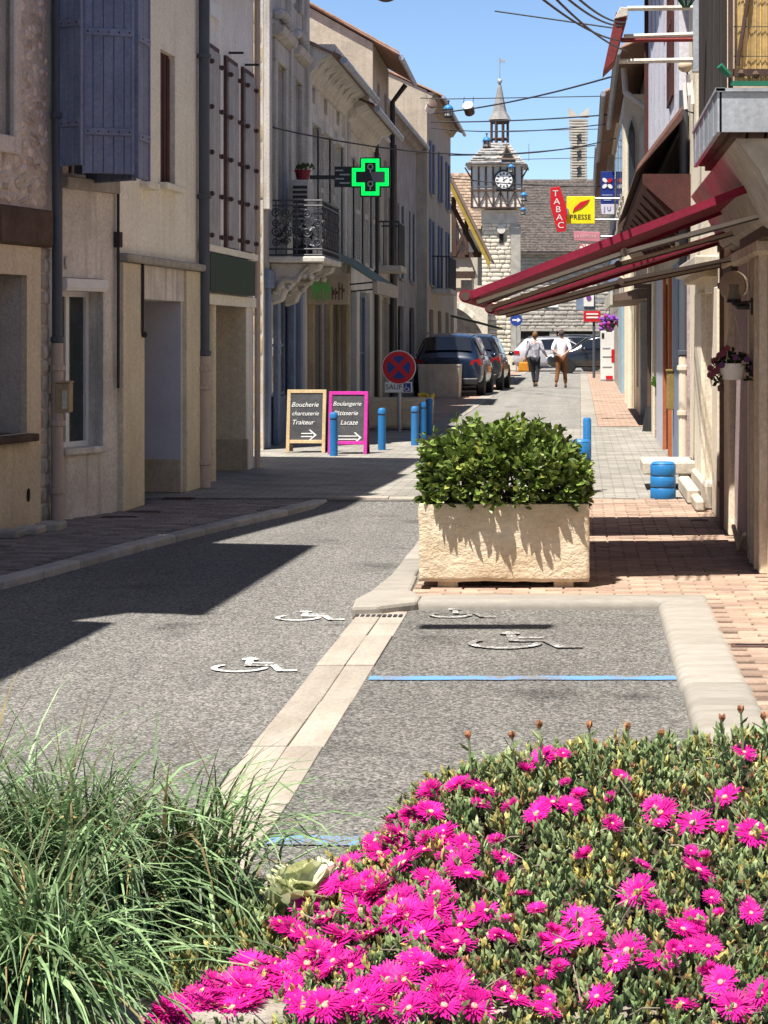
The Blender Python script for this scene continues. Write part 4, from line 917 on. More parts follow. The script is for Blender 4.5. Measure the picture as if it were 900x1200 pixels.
q = MB(); q.box(sx0-.04, sx1+.04, Yt-.06, Yt, tz(262), tz(246)); q.build('smooth_band', M_limeg, TW); q = MB(); q.box(sx0+fT.L*.82, sx1+.16, Yt-.05, Yt+.6, .1, tz(262)-.003); q.build('grey_buttress', M_limeg, TW)
q = MB(); q.box(sx0+slit[0], sx0+slit[1], Yt-.03, Yt-.002, slit[2], slit[3]); q.build('slit_window', M_dark, TW)
q = MB(); q.lathe([(.2, -.12), (.2, .1)], (sx0+(slit[0]+slit[1])/2, Yt-.02, slit[3]+.12), 12, 'y'); q.build('slit_hood', M_offw, TW)
hx0, hx1 = tx(553), tx(612); z_a, z_b, z_c = tz(244), tz(224), tz(196)      # timber stage: sill, mid rail, eaves
M_inf = mat('tower_infill', (.78, .7, .6), (.7, .62, .5)); M_infg = mat('tower_grey_panel', (.5, .5, .48), (.42, .42, .4))
q = MB(); q.box(hx0, hx1, Yt-.35, Yt+dp+.3, z_a, z_c+.1); q.build('timber_stage', M_inf, TW)
def tb(a, b, w=.09, y=Yt-.42, m=M_oak, th=.08):
    a, b = Vector((a[0], 0, a[1])), Vector((b[0], 0, b[1])); t = (b-a).normalized(); n_ = Vector((-t.z, 0, t.x))*w/2
    q = MB(); q.prism([((a-n_).x, (a-n_).z), ((b-n_).x, (b-n_).z), ((b+n_).x, (b+n_).z), ((a+n_).x, (a+n_).z)], y, y+th, 'y'); return q.build('timber', m, TW)
xs = [hx0, hx0+.42, hx0+.85, cxm-.25+.0, cxm+.3, hx1-.62, hx1-.3, hx1]; xs = [hx0+(hx1-hx0)*k/7 for k in range(8)]
for x in xs: tb((x, z_a), (x, z_c), .06, Yt-.43)
for z_ in (z_a, z_b): tb((hx0-.05, z_), (hx1+.05, z_), .08, Yt-.45)
for i in range(7):
    a, b = (xs[i], xs[i+1]) if i % 2 else (xs[i+1], xs[i]); tb((a, z_a+.05), (b, z_b-.05), .04, Yt-.41)
for i in range(7):
    q = MB(); q.box(xs[i]+.05, xs[i+1]-.05, Yt-.385, Yt-.35, z_b+.07, z_c); q.build('grey_panel', M_infg, TW)
# clock
cc = Vector((tx(591), Yt-.5, tz(212)))
CK = MB(); CK.lathe([(.5, -.03), (.5, .03), (.46, .05)], cc, 32, 'y'); ck = CK.build('clock', M_blackm, TW)
q = MB(); q.lathe([(.4, -.06), (.4, -.03)], cc, 32, 'y'); q.build('clock_face', M_white, ck)
for h_ in range(12):
    a = h_*math.pi/6; d_ = Vector((math.sin(a), 0, math.cos(a))); t_ = Vector((d_.z, 0, -d_.x)); q = MB(); i0, i1, w = cc+d_*.25, cc+d_*.37, .034
    q.add([p+Vector((0, -.064, 0)) for p in (i0-t_*w, i1-t_*w, i1+t_*w, i0+t_*w)], [(0, 1, 2, 3)]); q.build('numeral', M_blackm, ck, fixn=False)
for an, L_, w, nm in ((math.radians(58), .2, .026, 'hour_hand'), (math.radians(-14), .31, .018, 'minute_hand')):
    d_ = Vector((math.sin(an), 0, math.cos(an))); t_ = Vector((d_.z, 0, -d_.x)); q = MB(); q.add([cc+v+Vector((0, -.07, 0)) for v in (-d_*.06-t_*w, -d_*.06+t_*w, d_*L_+t_*w*.4, d_*L_-t_*w*.4)], [(0, 1, 2, 3)]); q.build(nm, M_blackm, ck, fixn=False)
# shingle roof: flared pyramid in rings of shingles
rz0, rz1 = tz(194), tz(166); hw0x, hw0y = (tx(619)-tx(546))/2, dp/2+.75; hw1 = .5; ccy = Yt+dp/2
prof = [(0, 0), (.16, .09), (.4, .32), (.7, .66), (1, 1)]
q = MB(); rings = []
for s_, zf in prof:
    ax, ay = hw0x+(hw1-hw0x)*s_, hw0y+(hw1-hw0y)*s_; z_ = rz0+(rz1-rz0)*zf; rings.append((ax, ay, z_))
vs = []
for ax, ay, z_ in rings: vs += [(cxm-ax, ccy-ay, z_), (cxm+ax, ccy-ay, z_), (cxm+ax, ccy+ay, z_), (cxm-ax, ccy+ay, z_)]
fs = [(i*4+j, i*4+(j+1) % 4, i*4+4+(j+1) % 4, i*4+4+j) for i in range(4) for j in range(4)]; q.add(vs, fs+[(3, 2, 1, 0)]); rf = q.build('roof', M_shing, TW)
me_s = bpy.data.meshes.new('shingle'); b = bmesh.new(); vv = [b.verts.new(p) for p in ((-.5, -.5, .05), (.5, -.5, .05), (.5, .5, 0), (-.5, .5, 0), (-.5, -.5, 0), (.5, -.5, 0))]; b.faces.new(vv[:4]); b.faces.new((vv[4], vv[5], vv[1], vv[0])); b.to_mesh(me_s); b.free(); me_s.materials.append(M_shing)
rows = 9
def ring_at(s_):
    for (a0, z0), (a1, z1) in zip(prof, prof[1:]):
        if a0 <= s_ <= a1: zf = z0+(z1-z0)*(s_-a0)/(a1-a0); break
    return hw0x+(hw1-hw0x)*s_, hw0y+(hw1-hw0y)*s_, rz0+(rz1-rz0)*zf
for j in range(rows):
    a0, b0, z0 = ring_at(j/rows); a1, b1, z1 = ring_at(min(1, (j+1.25)/rows)); n_ = max(4, int(2*a0/.28))
    for i in range(n_):
        x = cxm-a0+2*a0*(i+.5)/n_; dv = Vector((0, b0-b1, z1-z0)); ang = math.atan2(dv.z, dv.y)
        inst('shingle', me_s, rf, Matrix.Translation((x*.999+(cxm-x)*(a0-a1)/a0*.35, ccy-b0+dv.y/2, (z0+z1)/2+R.uniform(.0, .02))) @ Matrix.Rotation(ang, 4, 'X') @ Matrix.Diagonal((2*a0/n_*.97, dv.length, R.uniform(.7, 1.6), 1)))
q = MB(); dz0 = tz(188); q.add([(tx(588)-.02, Yt-.72, dz0), (tx(604), Yt-.72, dz0), (tx(594), Yt-.72, dz0+.75), (tx(588), Yt+.6, dz0+.2), (tx(604), Yt+.6, dz0+.2), (tx(594), Yt+.6, dz0+.75)], [(0, 1, 2), (0, 2, 5, 3), (1, 2, 5, 4)]); dm = q.build('dormer', M_tileb, TW, fixn=False)
q = MB(); q.add([(tx(590), Yt-.73, dz0+.08), (tx(602), Yt-.73, dz0+.08), (tx(594), Yt-.73, dz0+.58)], [(0, 1, 2)]); q.build('dormer_opening', M_dark, dm, fixn=False)
for sx_ in (-1, 1):
    x0 = hx0 if sx_ < 0 else hx1; q = MB(); q.tube([(x0, Yt-.4, z_c-.55), (x0+sx_*.3, Yt-.5, z_c-.05)], .04, 5); q.build('brace', M_oak, TW)
# belfry and spire
bz0, bz1 = tz(173), tz(138); bxc = tx(584.5); br = .42; byc = ccy
q = MB(); q.box(bxc-br-.06, bxc+br+.06, byc-br-.06, byc+br+.06, rz1-.25, bz0+.05); q.build('belfry_base', mat('belfry_ochre', (.42, .33, .15), (.35, .27, .13)), TW)
for i in range(8):
    a = math.pi/8+i*math.pi/4; q = MB(); q.tube([(bxc+br*math.cos(a), byc+br*math.sin(a), bz0), (bxc+br*math.cos(a), byc+br*math.sin(a), bz1)], .065, 6); q.build('belfry_post', M_oak, TW)
for zz, nm in ((bz0+.5, 'belfry_rail'), (bz1-.08, 'belfry_head')):
    for i in range(8):
        a, a2 = math.pi/8+i*math.pi/4, math.pi/8+(i+1)*math.pi/4; q = MB(); q.tube([(bxc+br*math.cos(a), byc+br*math.sin(a), zz), (bxc+br*math.cos(a2), byc+br*math.sin(a2), zz)], .05 if nm[-1] == 'l' else .09, 5); q.build(nm, M_oak, TW)
q = MB(); q.lathe([(.56, bz1), (.5, bz1+.1), (.34, bz1+.4), (.22, bz1+.95), (.1, bz1+1.6), (.03, tz(93))], (bxc, byc, 0), 8); q.build('spire', M_shing, TW)
q = MB(); q.ball((bxc, byc, tz(92)), .13, 10); q.tube([(bxc, byc, tz(92)), (bxc, byc, tz(64))], .03, 6); fin = q.build('finial', M_zinc, TW)
q = MB(); q.box(bxc, bxc+.25, byc-.01, byc+.01, tz(70), tz(66)); q.build('weather_vane', M_zinc, fin); q = MB(); q.tube([(tx(619), ccy, tz(186)), (tx(619), ccy, tz(166))], .02, 5); q.build('roof_spike', M_zinc, TW)
# arch wall beside the tower
AR = thing('stone_arch', 'pale stone arch springing from the clock tower over parked cars', 'arch', (tx(545), Yt-.6, .1))
n_ = 14; ox = tx(572); acx, arx, arz = tx(520), tx(575)-tx(520), tz(358)-.1
pts = [(acx+arx*math.cos(t_*math.pi/2/n_), .1+arz*math.sin(t_*math.pi/2/n_)) for t_ in range(n_+1)]
q = MB(); q.prism([(ox, .1)]+[(x, z) for x, z in pts if x < ox][0:]+[(acx, tz(335)), (ox, tz(335))], Yt-.6, Yt-.05, 'y'); aw = q.build('wall', M_lime, AR)
for i in range(n_):
    a0, a1 = i*math.pi/2/n_, (i+1)*math.pi/2/n_; q = MB(); r0, r1 = 1.0, 1.09
    q.prism([(acx+arx*r0*math.cos(a0), .1+arz*r0*math.sin(a0)), (acx+arx*r1*math.cos(a0), .1+arz*r1*math.sin(a0)), (acx+arx*r1*math.cos(a1), .1+arz*r1*math.sin(a1)), (acx+arx*r0*math.cos(a1), .1+arz*r0*math.sin(a1))], Yt-.66, Yt-.3, 'y'); q.build('voussoir', M_lime, AR, bev=.012)
q = MB(); q.box(tx(505), tx(566), Yt+1.6, Yt+1.8, .1, tz(350)); q.build('passage_shade', M_dark2, AR)  # dark panel added to stand for the porch shade behind the arch
BK = thing('stone_bench_block', 'squared stone block at the foot of the clock tower', 'stone block', G(598, 434)); c = G(598, 434); q = MB(); q.box(c.x-.75, c.x+.75, c.y, c.y+.5, .1, .82); q.build('block', M_lime, BK, bev=.02); q = MB(); q.box(c.x-.8, c.x+.8, c.y-.02, c.y+.52, .82, .9); q.build('coping', M_lime, BK, bev=.02)

# ---- grey stone hall with dark tiled roof behind the square
Yk = 108.0; kk = Yk/F
def kx(px): return (px-VX)*kk
def kz(py): return EYE-(py-VY)*kk
KH = thing('stone_hall', 'grey rubble stone hall with dark tiled roof and arcade openings', 'building', (kx(650), Yk, .1))
fK = Fac((kx(598), Yk), (kx(720), Yk), 'L'); fK.n = Vector((0, -1, 0))
o1 = (kx(606)-kx(598), kx(644)-kx(598), .1, kz(388), .4); o2 = (kx(652)-kx(598), kx(698)-kx(598), .1, kz(388), .4); wk = (kx(641)-kx(598), kx(651)-kx(598), kz(356), kz(346), .2)
q = MB(); wall_with_holes(q, fK, 0, fK.L, .1, kz(294), [o1, o2, wk], .4); wl = q.build('wall', mat('hall_mortar', (.36, .33, .28)), KH, fixn=False)
q = MB(); q.box(kx(598), kx(720), Yk+.9, Yk+1, .1, kz(294)); q.build('back_room', M_dark2, KH)
def skipk(u, z): return any(o[0]-.2 < u < o[1]+.2 and o[2]-.1 < z < o[3]+.12 for o in (o1, o2, wk))
stone_face(wl, fK, 0, fK.L, kz(388)+.1, kz(298), .46, .19, M_limeg, .0, skipk, th=.06, limit=300)
for o in (o1, o2):
    q = MB(); q.box(o[0]-.2, o[1]+.2, -.1, .05, o[3], o[3]+.12, fK.M); q.build('lintel_stone', M_limeg, KH)
q = MB(); q.box(wk[0]-.15, wk[1]+.15, 0, .06, wk[2]-.18, wk[2]-.04, fK.M); q.build('window_sill', M_white, KH); window(KH, fK, wk, d=-.1, fm=M_blackm, nx=2, nz=1)
q = MB(); e0, e1_ = (Yk-.5, kz(296)), (Yk+6, kz(296)+4.1); q.prism([(e0[0], e0[1]), (e1_[0], e1_[1]), (e1_[0], e1_[1]-.15), (e0[0], e0[1]-.12)], kx(570), kx(722), 'x'); q.prism([(e1_[0], e1_[1]), (e1_[0]+6, e0[1]), (e1_[0]+6, e0[1]-.12), (e1_[0], e1_[1]-.15)], kx(570), kx(722), 'x'); rf = q.build('roof', M_tiled, KH)
flat_tiles('tile', M_tiled, rf, (kx(570), Yk-.5, kz(296)+.02), (kx(722)-kx(570), 0, 0), (0, 6.5, 4.1), 64, 44, (0, -.53, .85), th=.035)
AS = thing('arrow_sign', 'round blue road sign with white arrow by the stone hall', 'road sign', (tx(605), 94, .1)); c = W(605, 375, 94); q = MB(); q.lathe([(.27, -.015), (.27, .015)], c, 24, 'y'); dk = q.build('disc', flat('sign_blue', (.015, .05, .25)), AS)
q = MB(); q.box(c.x-.17, c.x+.06, c.y-.022, c.y-.016, c.z-.035, c.z+.035); q.prism([(c.x+.05, c.z-.11), (c.x+.2, c.z), (c.x+.05, c.z+.11)], c.y-.022, c.y-.016, 'y'); q.build('arrow', M_white, dk); q = MB(); q.tube([(c.x, c.y+.03, .1), (c.x, c.y+.03, c.z+.2)], .03, 8); q.build('post', M_zinc, AS)
# slatted timber column rising over the hall roof
SC = thing('slatted_column', 'tall slatted wooden column with black cut out figures above the roofs', 'column', (0, 118, .1)); ks = 118/F
x0, x1 = (668-VX)*ks, (688-VX)*ks; zt2, zb2 = EYE-(127-VY)*ks, EYE-(300-VY)*ks
q = MB(); q.box(x0+.12, x1-.12, 118.25, 118.35, .1, zt2-.6); q.build('back_frame', mat('weathered_pine_dark', (.22, .18, .14)), SC)
M_pine = mat('weathered_pine', (.52, .46, .38), (.43, .38, .31), objrand=.15)
q = MB(); q.box(-.5, .5, -.5, .5, -.5, .5); ms = bpy.data.meshes.new('slat'); ms.from_pydata([tuple(v) for v in q.v], [], q.f); ms.materials.append(M_pine)
ns = 50
for i in range(ns):
    z_ = zb2+(zt2-.5-zb2)*i/ns; inst('slat', ms, SC, Matrix.Translation(((x0+x1)/2+R.uniform(-.02, .02), 118, z_)) @ Matrix.Diagonal((x1-x0+(.1 if i > ns-9 else 0), .4, .1, 1)))
for s_ in (-1, 1):
    q = MB(); xm = (x0+x1)/2; q.prism([(xm+s_*.06, zt2-.5), (xm+s_*.56, zt2-.5), (xm+s_*.56, zt2+.05), (xm+s_*.06, zt2-.38)], 117.8, 118.2, 'y'); q.build('notched_top', M_pine, SC)
for i in range(8):
    z_ = zt2-1.6-i*.9; q = MB(); xm = (x0+x1)/2; q.prism([(xm-.1, z_-.3), (xm+.16, z_-.12), (xm+.02, z_), (xm+.14, z_+.2), (xm-.12, z_+.1), (xm-.02, z_-.05)], 117.74, 117.79, 'y'); q.build('cut_figure', M_blackm, SC)
# ------------------------------------------------------------------ right side of the street
XR = 1.18
fr1 = Fac((XR, 5.0), (XR, 17.0), 'R')
dr1 = (fr1.u(899.5), fr1.u(886), .1, 2.3, .22); dr1b = (fr1.u(899.5)-3.2, fr1.u(899.5)-.9, .1, 2.3, .22)
R1, fr1, wr1 = house('awning_house', 'shaded house with mauve wall panel under the maroon awnings', (XR, 5.0), (XR, 17.0), 'R', 6.6, 7, mat('pale_sand_render', (.72, .62, .47), (.62, .52, .39), streak=.4, scale=1.8, bump=.3), [(fr1.u(1100), fr1.u(950), .1, 2.3, .22)], oh=.3)
r_ = fr1.rect(883, 864, 298, 655); q = MB(); q.box(r_[0], r_[1], -.02, .02, GZ, fr1.z(864, 298), fr1.M); q.build('mauve_panel', M_purple, R1)
for pa, pb, d_ in ((899, 884.5, .05), (863.5, 856, .06)):
    q = MB(); q.box(fr1.u(pa), fr1.u(pb), -.02, d_, GZ, 2.65, fr1.M); q.build('pilaster', MATS['pale_sand_render'], R1, bev=.01)
q = MB(); q.box(fr1.u(901), fr1.u(855.5), -.03, .08, 2.12, 2.22, fr1.M); q.build('moulded_lintel', MATS['pale_sand_render'], R1, bev=.02)
for pa in (890, 895.5):
    q = MB(); q.box(fr1.u(pa+1.2), fr1.u(pa), .05, .07, GZ+.02, 2.1, fr1.M); q.build('fluting', M_plR2, R1)
a = fr1.M(fr1.u(849.5, .05), .05, 0); downpipe(R1, [(a.x, a.y, .1), (a.x, a.y, 3.4)], .045, M_brpipe, clamps=(.45, 1.2, 2.0))
q = MB(); q.tube([fr1.M(fr1.u(862), .03, .22), fr1.M(fr1.u(884), .1, .16), fr1.M(fr1.u(890), .1, .3)], .016, 6); q.build('low_pipe', M_plR2, R1)
# zinc balcony with reed screen
Yb0, Yb1, xb = 11.5, 13.9, .75; zb0_, zb1_ = 2.71, 2.92
RB = thing('zinc_balcony', 'zinc faced balcony with reed screen and dark railing above the awnings', 'balcony', (XR, 11.5, zb0_))
q = MB(); q.box(xb+.02, XR+.02, Yb0+.02, Yb1-.02, zb0_+.0, zb1_-.01); q.build('deck', M_oak, RB)
q = MB(); q.box(xb, XR+.0, Yb0-.01, Yb0+.015, zb0_-.005, zb1_, ); q.box(xb-.012, xb+.012, Yb0-.01, Yb1, zb0_-.005, zb1_+.002); q.build('fascia', M_zinc, RB)
q = MB(); q.box(xb-.02, XR, Yb0-.022, Yb0+.03, zb1_+.002, zb1_+.02); q.box(xb-.022, xb+.03, Yb0-.022, Yb1, zb1_+.004, zb1_+.022); q.build('drip_edge', M_zinc, RB)
for i in range(5):
    q = MB(); y_ = Yb0+.3+i*.45; q.box(xb-.018, xb-.012, y_-.01, y_+.01, zb0_, zb1_); q.build('seam', M_zinc, RB)
for i in range(4):
    q = MB(); z_ = zb0_-.05; x_ = xb+.06+i*.1; q.box(x_, x_+.085, Yb0+.03, Yb1-.03, zb0_-.03, zb0_-.002); q.build('soffit_board', M_oak, RB)
for i in range(11):
    q = MB(); y_ = Yb0+.12+i*.21; q.box(xb+.02, xb+.05, y_, y_+.15, zb1_+.02, zb1_+1.1); q.build('railing_board', mat('black_brown_board', (.045, .038, .032), (.03, .025, .022), objrand=.25, bump=.3, stretch=(1, 1, .2)), RB)
M_reed = mat('reed', (.55, .38, .15), (.42, .28, .1), island=.3, bump=.2)
q = MB()
for i in range(46):
    x_ = xb+.09+i*.0085; q.tube([(x_, Yb0+.06+R.uniform(-.004, .004), zb1_+.06), (x_+R.uniform(-.004, .004), Yb0+.06+R.uniform(-.004, .004), zb1_+1.15)], .0042, 5)
tag(q.build('reed', M_reed, RB, fixn=False), kind='stuff')
q = MB(); q.tube([(xb+.1, Yb0+.04, zb1_+.15), (xb+.25, Yb0+.04, zb1_+1.1)], .012, 5); q.tube([(xb+.4, Yb0+.04, zb1_+.15), (xb+.25, Yb0+.035, zb1_+1.1)], .012, 5); q.box(xb+.06, XR, Yb0+.03, Yb0+.045, zb1_+.09, zb1_+.13); q.box(xb+.05, xb+.075, Yb0+.02, Yb0+.05, zb1_+.02, zb1_+1.15); q.build('lattice', M_oak, RB)
for i in range(6):
    q = MB(); z_ = zb1_+.2+i*.16; q.tube([(xb+.08, Yb0+.045, z_), (XR, Yb0+.045, z_)], .0025, 4); q.build('tie_wire', M_wire, RB)
q = MB(); q.tube([(xb+.05, Yb0+.0, zb1_+.09), (xb+.0, Yb0-.02, zb1_+.14)], .02, 6); q.box(xb+.06, XR, Yb0-.005, Yb0+.015, zb1_+.035, zb1_+.06); q.build('green_trim', flat('bottle_green', (.01, .13, .08)), RB)
for x_, z_ in ((xb+.12, .045), (xb+.2, .04), (xb+.28, .045)):
    q = MB(); q.ball((x_, Yb0+.035, zb1_+.06+z_), .022, 6); q.build('pot', M_brownw, RB)
# stone wall top under the balcony
q = MB(); q.prism([(XR-.02, 2.24), (XR-.1, 2.3), (XR-.2, 2.5), (xb+.1, 2.68), (XR+.0, 2.68)], 11.6, 16.4, 'y'); q.build('coved_bracket', M_limeg, R1)
# awnings
def awning(y0, y1, label, xf=-.685, zf=1.85, top=2.55):
    AWN = thing('maroon_awning', label, 'awning', (XR, (y0+y1)/2, top), 'maroon awnings over the pavement'); xw = XR-.06; s_ = (top-zf)/(xw-xf)
    q = MB(); q.prism([(xw, top), (xf, zf), (xf, zf-.012), (xw, top-.012)], y0+.04, y1-.04, 'y'); q.build('cloth', M_maroon, AWN)
    for ye in (y0, y1-.04):
        q = MB(); q.prism([(xw, top+.012), (xf, zf+.015), (xf, zf-.035), (xw, top-.04)], ye, ye+.04, 'y'); q.build('cloth_edge', M_maroon, AWN)
    q = MB(); q.tube([(xf, y0-.03, zf-.005), (xf, y1+.03, zf-.005)], .04, 12); fb = q.build('front_bar', M_maroon, AWN, smooth=True)
    q = MB(); q.tube([(xf, y0-.036, zf-.005), (xf, y0-.028, zf-.005)], .028, 12); q.build('end_cap', M_brown, fb)
    for k, yy in enumerate((y0+.1, y1-.1)):
        el = Vector((xf+.95, yy-.05, zf+.95*s_-.11)); wl_ = Vector((xw+.02, yy, top-.2)); fp = Vector((xf+.06, yy+.02, zf-.04))
        for a, b, m_ in ((wl_, el, M_cream), (el, fp, M_cream)):
            t_ = (b-a).normalized(); n2 = Vector((0, 1, 0)); u2 = t_.cross(n2).normalized(); T = lambda u, d, z, a=a, t_=t_, u2=u2: a+t_*u+Vector((0, 1, 0))*d+u2*z
            L_ = (b-a).length; q = MB(); q.box(0, L_, -.018, .018, -.014, .012, T); q.build('arm', m_, AWN, bev=.004)
            q = MB(); q.box(0, L_, -.016, .016, .0125, .022, T); q.build('arm_rail', M_brown, AWN)
        q = MB(); q.tube([(el.x, el.y-.04, el.z), (el.x, el.y+.04, el.z)], .026, 10); q.build('elbow', M_brown, AWN)
    q = MB(); q.box(xw-.02, XR, y0, y1, top-.1, top+.08); q.build('cassette', M_brown, AWN); q = MB(); q.box(xw-.01, XR, y0+.2, y1-.2, top-.34, top-.2); q.build('wall_rail', M_brown, AWN)
    return AWN
awning(12.75, 15.05, 'maroon awning closer to the zinc balcony, cream folding arms')
awning(15.5, 17.15, 'second maroon awning, behind the first, lower in view', -.655, 1.815, 2.38)
# globe lamp
GL = thing('globe_lamp', 'clear globe wall lamp on a black bracket by the mauve panel', 'lamp', (XR, 14.0, 1.8)); c = W(860, 335, 14.0)
M_globe = mat('smoky_globe', (.8, .72, .58), (.75, .66, .52), rough=.08, spec=.5, fine=0, bump=0, trans=.8); M_globe.node_tree.nodes['Principled BSDF'].inputs['IOR'].default_value = 1.03
q = MB(); q.ball(c, .1, 20); q.build('globe', M_globe, GL, smooth='all'); q = MB(); q.lathe([(.05, -.11), (.045, -.08), (.03, -.02), (.035, .01)], c, 12); q.build('lamp_holder', M_blackm, GL)
q = MB(); q.tube([(c.x+.0, c.y, c.z-.1), (c.x+.03, c.y, c.z-.135), (XR-.05, c.y, c.z-.135)], .022, 8); q.build('arm', M_blackm, GL); q = MB(); q.box(XR-.065, XR+.0, c.y-.05, c.y+.05, c.z-.19, c.z-.08); q.build('wall_plate', M_blackm, GL)
# hanging basket
HB = thing('hanging_basket', 'white hanging basket of dark red petunias on the awning house', 'hanging basket', W(858, 440, 13.9)); c = W(858, 432, 13.9)
q = MB(); q.lathe([(.03, -.075), (.06, -.07), (.082, -.02), (.092, .03), (.096, .035), (.085, .035), (.08, .02)], c, 18); q.build('bowl', M_white, HB, smooth=True)
for k in range(3):
    a = k*2.1; q = MB(); q.tube([(c.x+.09*math.cos(a), c.y+.09*math.sin(a), c.z+.03), (c.x, c.y, c.z+.42)], .003, 4); q.build('chain', M_offw, HB)
q = MB(); q.tube([(c.x, c.y, c.z+.42), (XR-.0, c.y, c.z+.45)], .008, 5); q.build('hook', M_blackm, HB)
def leafy(parent, c, rx_, ry_, rz_, n_, m, size, name='foliage', droop=0.0, seed=1):
    r2 = random.Random(seed); mb = MB()
    for _ in range(n_):
        v = Vector((r2.gauss(0, 1), r2.gauss(0, 1), r2.gauss(0, 1))).normalized()*r2.random()**.4; p = Vector(c)+Vector((v.x*rx_, v.y*ry_, v.z*rz_-droop*abs(v.x)**2*rx_))
        d_ = Vector((r2.uniform(-1, 1), r2.uniform(-1, 1), r2.uniform(-.4, .8))).normalized(); s_ = d_.orthogonal().normalized(); s_ = Matrix.Rotation(r2.uniform(0, 6.3), 3, d_) @ s_; L_ = size*r2.uniform(.6, 1.3)
        mb.add([p, p+d_*L_*.5+s_*L_*.28, p+d_*L_, p+d_*L_*.5-s_*L_*.28], [(0, 1, 2, 3)])
    return tag(mb.build(name, m, parent, fixn=False), kind='stuff')
M_leafd = mat('dark_leaf', (.035, .06, .02), (.025, .042, .015), island=.4, sub=.25, bump=0, fine=.1)
leafy(HB, c+Vector((0, 0, .06)), .14, .12, .06, 260, M_leafd, .04, droop=.5, seed=3); leafy(HB, c+Vector((.12, 0, -.03)), .06, .05, .06, 70, M_leafd, .035, seed=4); leafy(HB, c+Vector((-.11, 0, -.05)), .035, .04, .07, 50, M_leafd, .035, seed=5)
for k in range(16):
    a = R.uniform(-1, 1); p = c+Vector((a*.16, R.uniform(-.12, -.04), .1-.14*a*a+R.uniform(-.05, .06))); q = MB(); q.lathe([(.004, .012), (.012, .0), (.022, -.012)], p, 7, 'y'); q.build('petunia', flat('petunia_red', (.16, .012, .03)) if k % 3 else flat('petunia_purple', (.08, .015, .09)), HB)
# sand coloured house with slab canopy
fr2 = Fac((XR-.01, 17.02), (XR-.03, 22.6), 'R')
d2 = (fr2.u(838), fr2.u(827), .28, 2.0, .12)
R2, fr2, _ = house('cream_doorway_house', 'sunlit cream house with slab hood over its door', (XR-.01, 17.02), (XR-.03, 22.6), 'R', 6.6, 7, M_plR, [d2, (3.0, 4.2, 3.3, 5.0, .15)], oh=.3)
q = MB(); q.box(d2[0], d2[1], -.1, -.06, d2[2], d2[3], fr2.M); q.build('door', M_offw, R2)
for pa, pb in ((845, 839), (826, 818)):
    q = MB(); q.box(fr2.u(pa), fr2.u(pb), -.01, .035, GZ, 2.02, fr2.M); q.build('pilaster', M_plR, R2, bev=.006)
zc_ = fr2.z(826, 322); q = MB(); q.box(fr2.u(842), fr2.u(815), -.01, .2, zc_, zc_+.11, fr2.M); q.build('hood_slab', M_concrete, R2, bev=.01); q = MB(); q.box(fr2.u(840), fr2.u(816), -.01, .12, zc_-.06, zc_-.002, fr2.M); q.build('hood_moulding', M_plR2, R2)
pc = fr2.M(fr2.L-.1, .06, 0); zp = 1.6-(420-VY)*22.5/F
downpipe(R2, [(pc.x, pc.y, zp), (pc.x, pc.y, 4.2)], .05, M_pipeb, clamps=(zp+.06,)); downpipe(R2, [(pc.x, pc.y, .1), (pc.x, pc.y, zp+.02)], .055, M_pipew, clamps=(.25, .8, zp-.1))
window(R2, fr2, (3.0, 4.2, 3.3, 5.0), nx=2, nz=3)
ST = thing('door_step', 'pale worn stone steps at the cream doorway', 'step', (1.05, 19.0, .1))
for i, (y0, y1, x0, z1) in enumerate(((18.3, 19.1, .99, .2), (19.12, 20.9, .96, .24), (18.5, 20.8, 1.08, .32))):
    q = MB(); q.box(x0, XR-.025 if i == 2 else 1.075, y0, y1, .1, z1); q.build('step_stone', M_concrete, ST, bev=.018)
# house with pale lilac upper floor and tiled pent roof
fr3 = Fac((XR-.03, 22.62), (XR-.03, 33.0), 'R')
hs3 = [(fr3.u(786), fr3.u(781), .1, 2.3, .15), (fr3.u(804), fr3.u(801), .1, 2.4, .18), (1.2, 2.6, 4.3, 5.6, .12)]
R3, fr3, _ = house('pent_roof_house', 'house with pale lilac upper wall and clay pent roof over dark timber', (XR-.03, 22.62), (XR-.03, 33.0), 'R', 7.2, 7, M_plR2, hs3, oh=.3)
q = MB(); q.box(0.02, fr3.L-.15, -.02, .1, 3.95, 6.9, fr3.M); q.build('lilac_panel', M_plR3, R3)
for k in range(6):
    q = MB(); q.box(.6+k*1.6, .66+k*1.6, .1, .115, 3.95, 6.9, fr3.M); q.build('panel_joint', mat('blue_grey_trim', (.4, .41, .48)), R3)
window(R3, fr3, (1.2, 2.6, 4.3, 5.7), d=.11, fm=M_redbr, nx=3, nz=3)
q = MB(); q.box(fr3.L-.15, fr3.L, -.02, .16, 2.9, 7.1, fr3.M); q.build('corner_post', M_redbr, R3)
q = MB(); tile_roof(q, fr3, -.4, fr3.L, .55, 3.35, .08, 3.98, th=.1); q.build('pent_roof', mat('dark_clay_tile', (.12, .06, .045), (.08, .04, .032), bump=.5), R3, fixn=False)
q = MB(); q.prism([(0, 2.75), (.5, 3.2), (.5, 3.3), (0, 3.3)], -.4, fr3.L, 'x', fr3.M); q.build('timber_soffit', M_redbr, R3)
for k in range(9):
    q = MB(); q.prism([(0, 2.7), (.12, 2.75), (.46, 3.14), (.46, 3.2), (0, 3.2)], -.3+k*1.2, -.18+k*1.2, 'x', fr3.M); q.build('rafter_end', M_redbr, R3)
